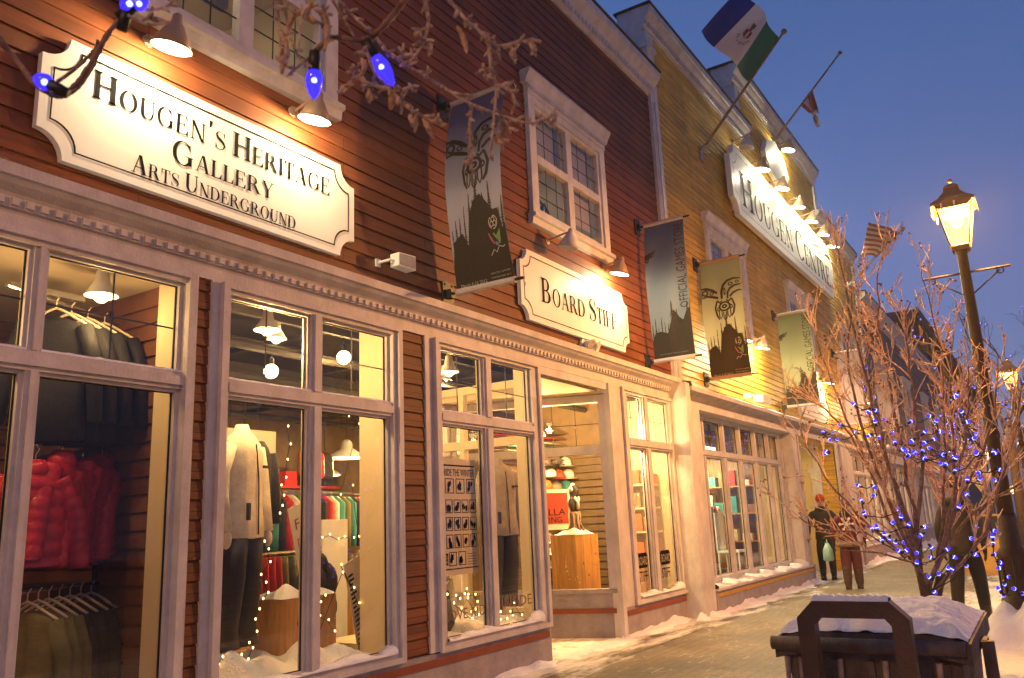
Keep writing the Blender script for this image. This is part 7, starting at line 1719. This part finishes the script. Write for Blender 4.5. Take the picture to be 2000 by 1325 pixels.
# stubby frost covered buds
for p in TW:
    q = smooth(nb(p, D0-.02, 0), 6)
    for i in range(2, len(q)-1):
        if BR.random() < .5:
            t_ = (q[i]-q[i-1]).normalized(); s = t_.orthogonal().normalized(); s.rotate(Matrix.Rotation(BR.uniform(0, 6.3), 3, t_)); e = q[i]+s*BR.uniform(.004, .013)+t_*BR.uniform(0, .012); mb.tube([q[i], (q[i]+e)/2, e], [.0022, .0026, .0016], 6)
mb.build('frosted_twigs', M['frost_near'], near)
mb = MB(); mb.smooth = True
LV = [((893, 52), (905, 75), (912, 104)), ((545, 60), (560, 90), (558, 130)), ((552, 95), (553, 120), (550, 145)), ((628, 20), (640, 50), (634, 100)), ((588, 20), (570, 40), (560, 70)), ((705, 115), (712, 130), (704, 150)), ((760, 175), (765, 195), (762, 215)), ((1037, 85), (1042, 95), (1046, 106)), ((775, 178), (776, 190), (778, 205)), ((668, 178), (672, 172), (690, 165)), ((722, 175), (720, 190), (722, 200)), ((975, 258), (972, 275), (982, 280)), ((818, 60), (818, 68), (822, 72)), ((540, 110), (552, 118), (560, 105)), ((610, 5), (600, 25), (612, 40)), ((800, 225), (806, 240), (812, 248)), ((826, 232), (836, 250), (838, 262)), ((1002, 95), (1000, 108), (1006, 118))]
for a in LV:
    q = smooth(nb(list(a), D0-.03), 5); m = len(q)
    mb.tube(q, [.0016+.0030*sin(pi*min(.98, max(.03, i/(m-1))))*BR.uniform(.6, 1.35) for i in range(m)], 6)
mb.build('withered_leaves', M['leaf_near'], near)
mb = MB(); mb.smooth = True; mb.tube([(-.6, -1.0, 0), (-.58, -1.0, 1.5), (-.3, -.7, 2.6), (.2, -.2, 3.0)], [.09, .08, .05, .035], 10)
mb.tube([Vector((.2, -.2, 3.0)), Vector((.5, .2, 2.9)), atd(830, -170, D0), atd(830, -70, D0)], [.035, .02, .008, .006], 8); mb.tube([Vector((.1, -.3, 2.95)), Vector((.2, .5, 2.6)), atd(-200, -120, D0), atd(-40, 20, D0)], [.03, .016, .007, .005], 8)
mb.build('trunk', M['bark'], near)
def near_bulb(t, socket, tip, sc=1.0):
    a, b = atd(*socket, D0-.02), atd(*tip, D0-.02); d = (b-a); L = d.length; ax = d.normalized()
    mb = MB(); mb.smooth = True; mb.lathe([(.0075, -.028), (.0085, -.012), (.0085, .002)], a, 12, ax); s = mb.build('socket', M['wire'], t)
    mb = MB(); mb.smooth = True; prof = [(.0075, 0), (.0108, .22), (.0112, .38), (.0095, .62), (.006, .85), (.0015, 1.0)]
    p = [(r*sc, h*L) for r, h in prof]; mb.lathe(p, a, 14, ax)
    mb.build('bulb', M['bulb_blue'], t)
    mb = MB(); mb.smooth = True; toward = (Vector((0, 0, CAMZ))-a).normalized()
    c = a+ax*L*.35+toward*.0075*sc; mb.ball(c, .0050*sc, 10, 8); mb.build('bulb_core', M['bulb_core'], t)
ns = thing('blue_lights', 'large out of focus blue bulbs on the overhead frosted branches', 'string lights', (.6, .4, 2.0), group='blue light strings', world=True)
for s_, e_, sc in (((614, 138), (613, 194), 1.1), ((733, 112), (768, 168), 1.1), ((248, 24), (262, -22), 1.15), ((98, 166), (66, 150), 1.1), ((262, 14), (290, -4), 1.0)): near_bulb(ns, s_, e_, sc)

# ================================================================== glowing balls on posts, standing in for blurred lights far down the street
for i, (px, py, c, lb) in enumerate(((1953, 952, (1, .45, .1), 'small orange light far down the street left of the lamp post foot'), (1979, 957, (1, .6, .2), 'small amber light far down the street right of the lamp post foot'), (1925, 890, (1, .8, .45), 'small warm white light far down the street above the blue lights'), (1996, 868, (1, .55, .3), 'small pink light far down the street at the right edge'))):
    p = atx(px, py, 58); t = thing('far_light', lb, 'sign', (p.x, p.y, 0), group='blurred lights far down the street'); mb = MB(); mb.tube([(0, 0, 0), (0, 0, p.z)], .04, 6); mb.build('post', M['black'], t)
    mb = MB(); mb.smooth = True; mb.ball((0, 0, p.z), .22, 12, 8, (.5, 1, 1.1)); mb.build('glow_ball', glow('far_light_glow', c, 5), t)
# ================================================================== ice haze that carries the glow round the lamps
m = bpy.data.materials.new('ice_haze'); m.use_nodes = True; n = m.node_tree.nodes; n.clear()
v = n.new('ShaderNodeVolumePrincipled'); v.inputs['Color'].default_value = (.9, .9, .95, 1); v.inputs['Density'].default_value = .0010; v.inputs['Anisotropy'].default_value = .5
o = n.new('ShaderNodeOutputMaterial'); m.node_tree.links.new(v.outputs[0], o.inputs['Volume'])
mb = MB(); mb.box(-60, 160, -60, 60, -1.3, 14.5); h = mb.build('haze', m); h['kind'] = 'stuff'
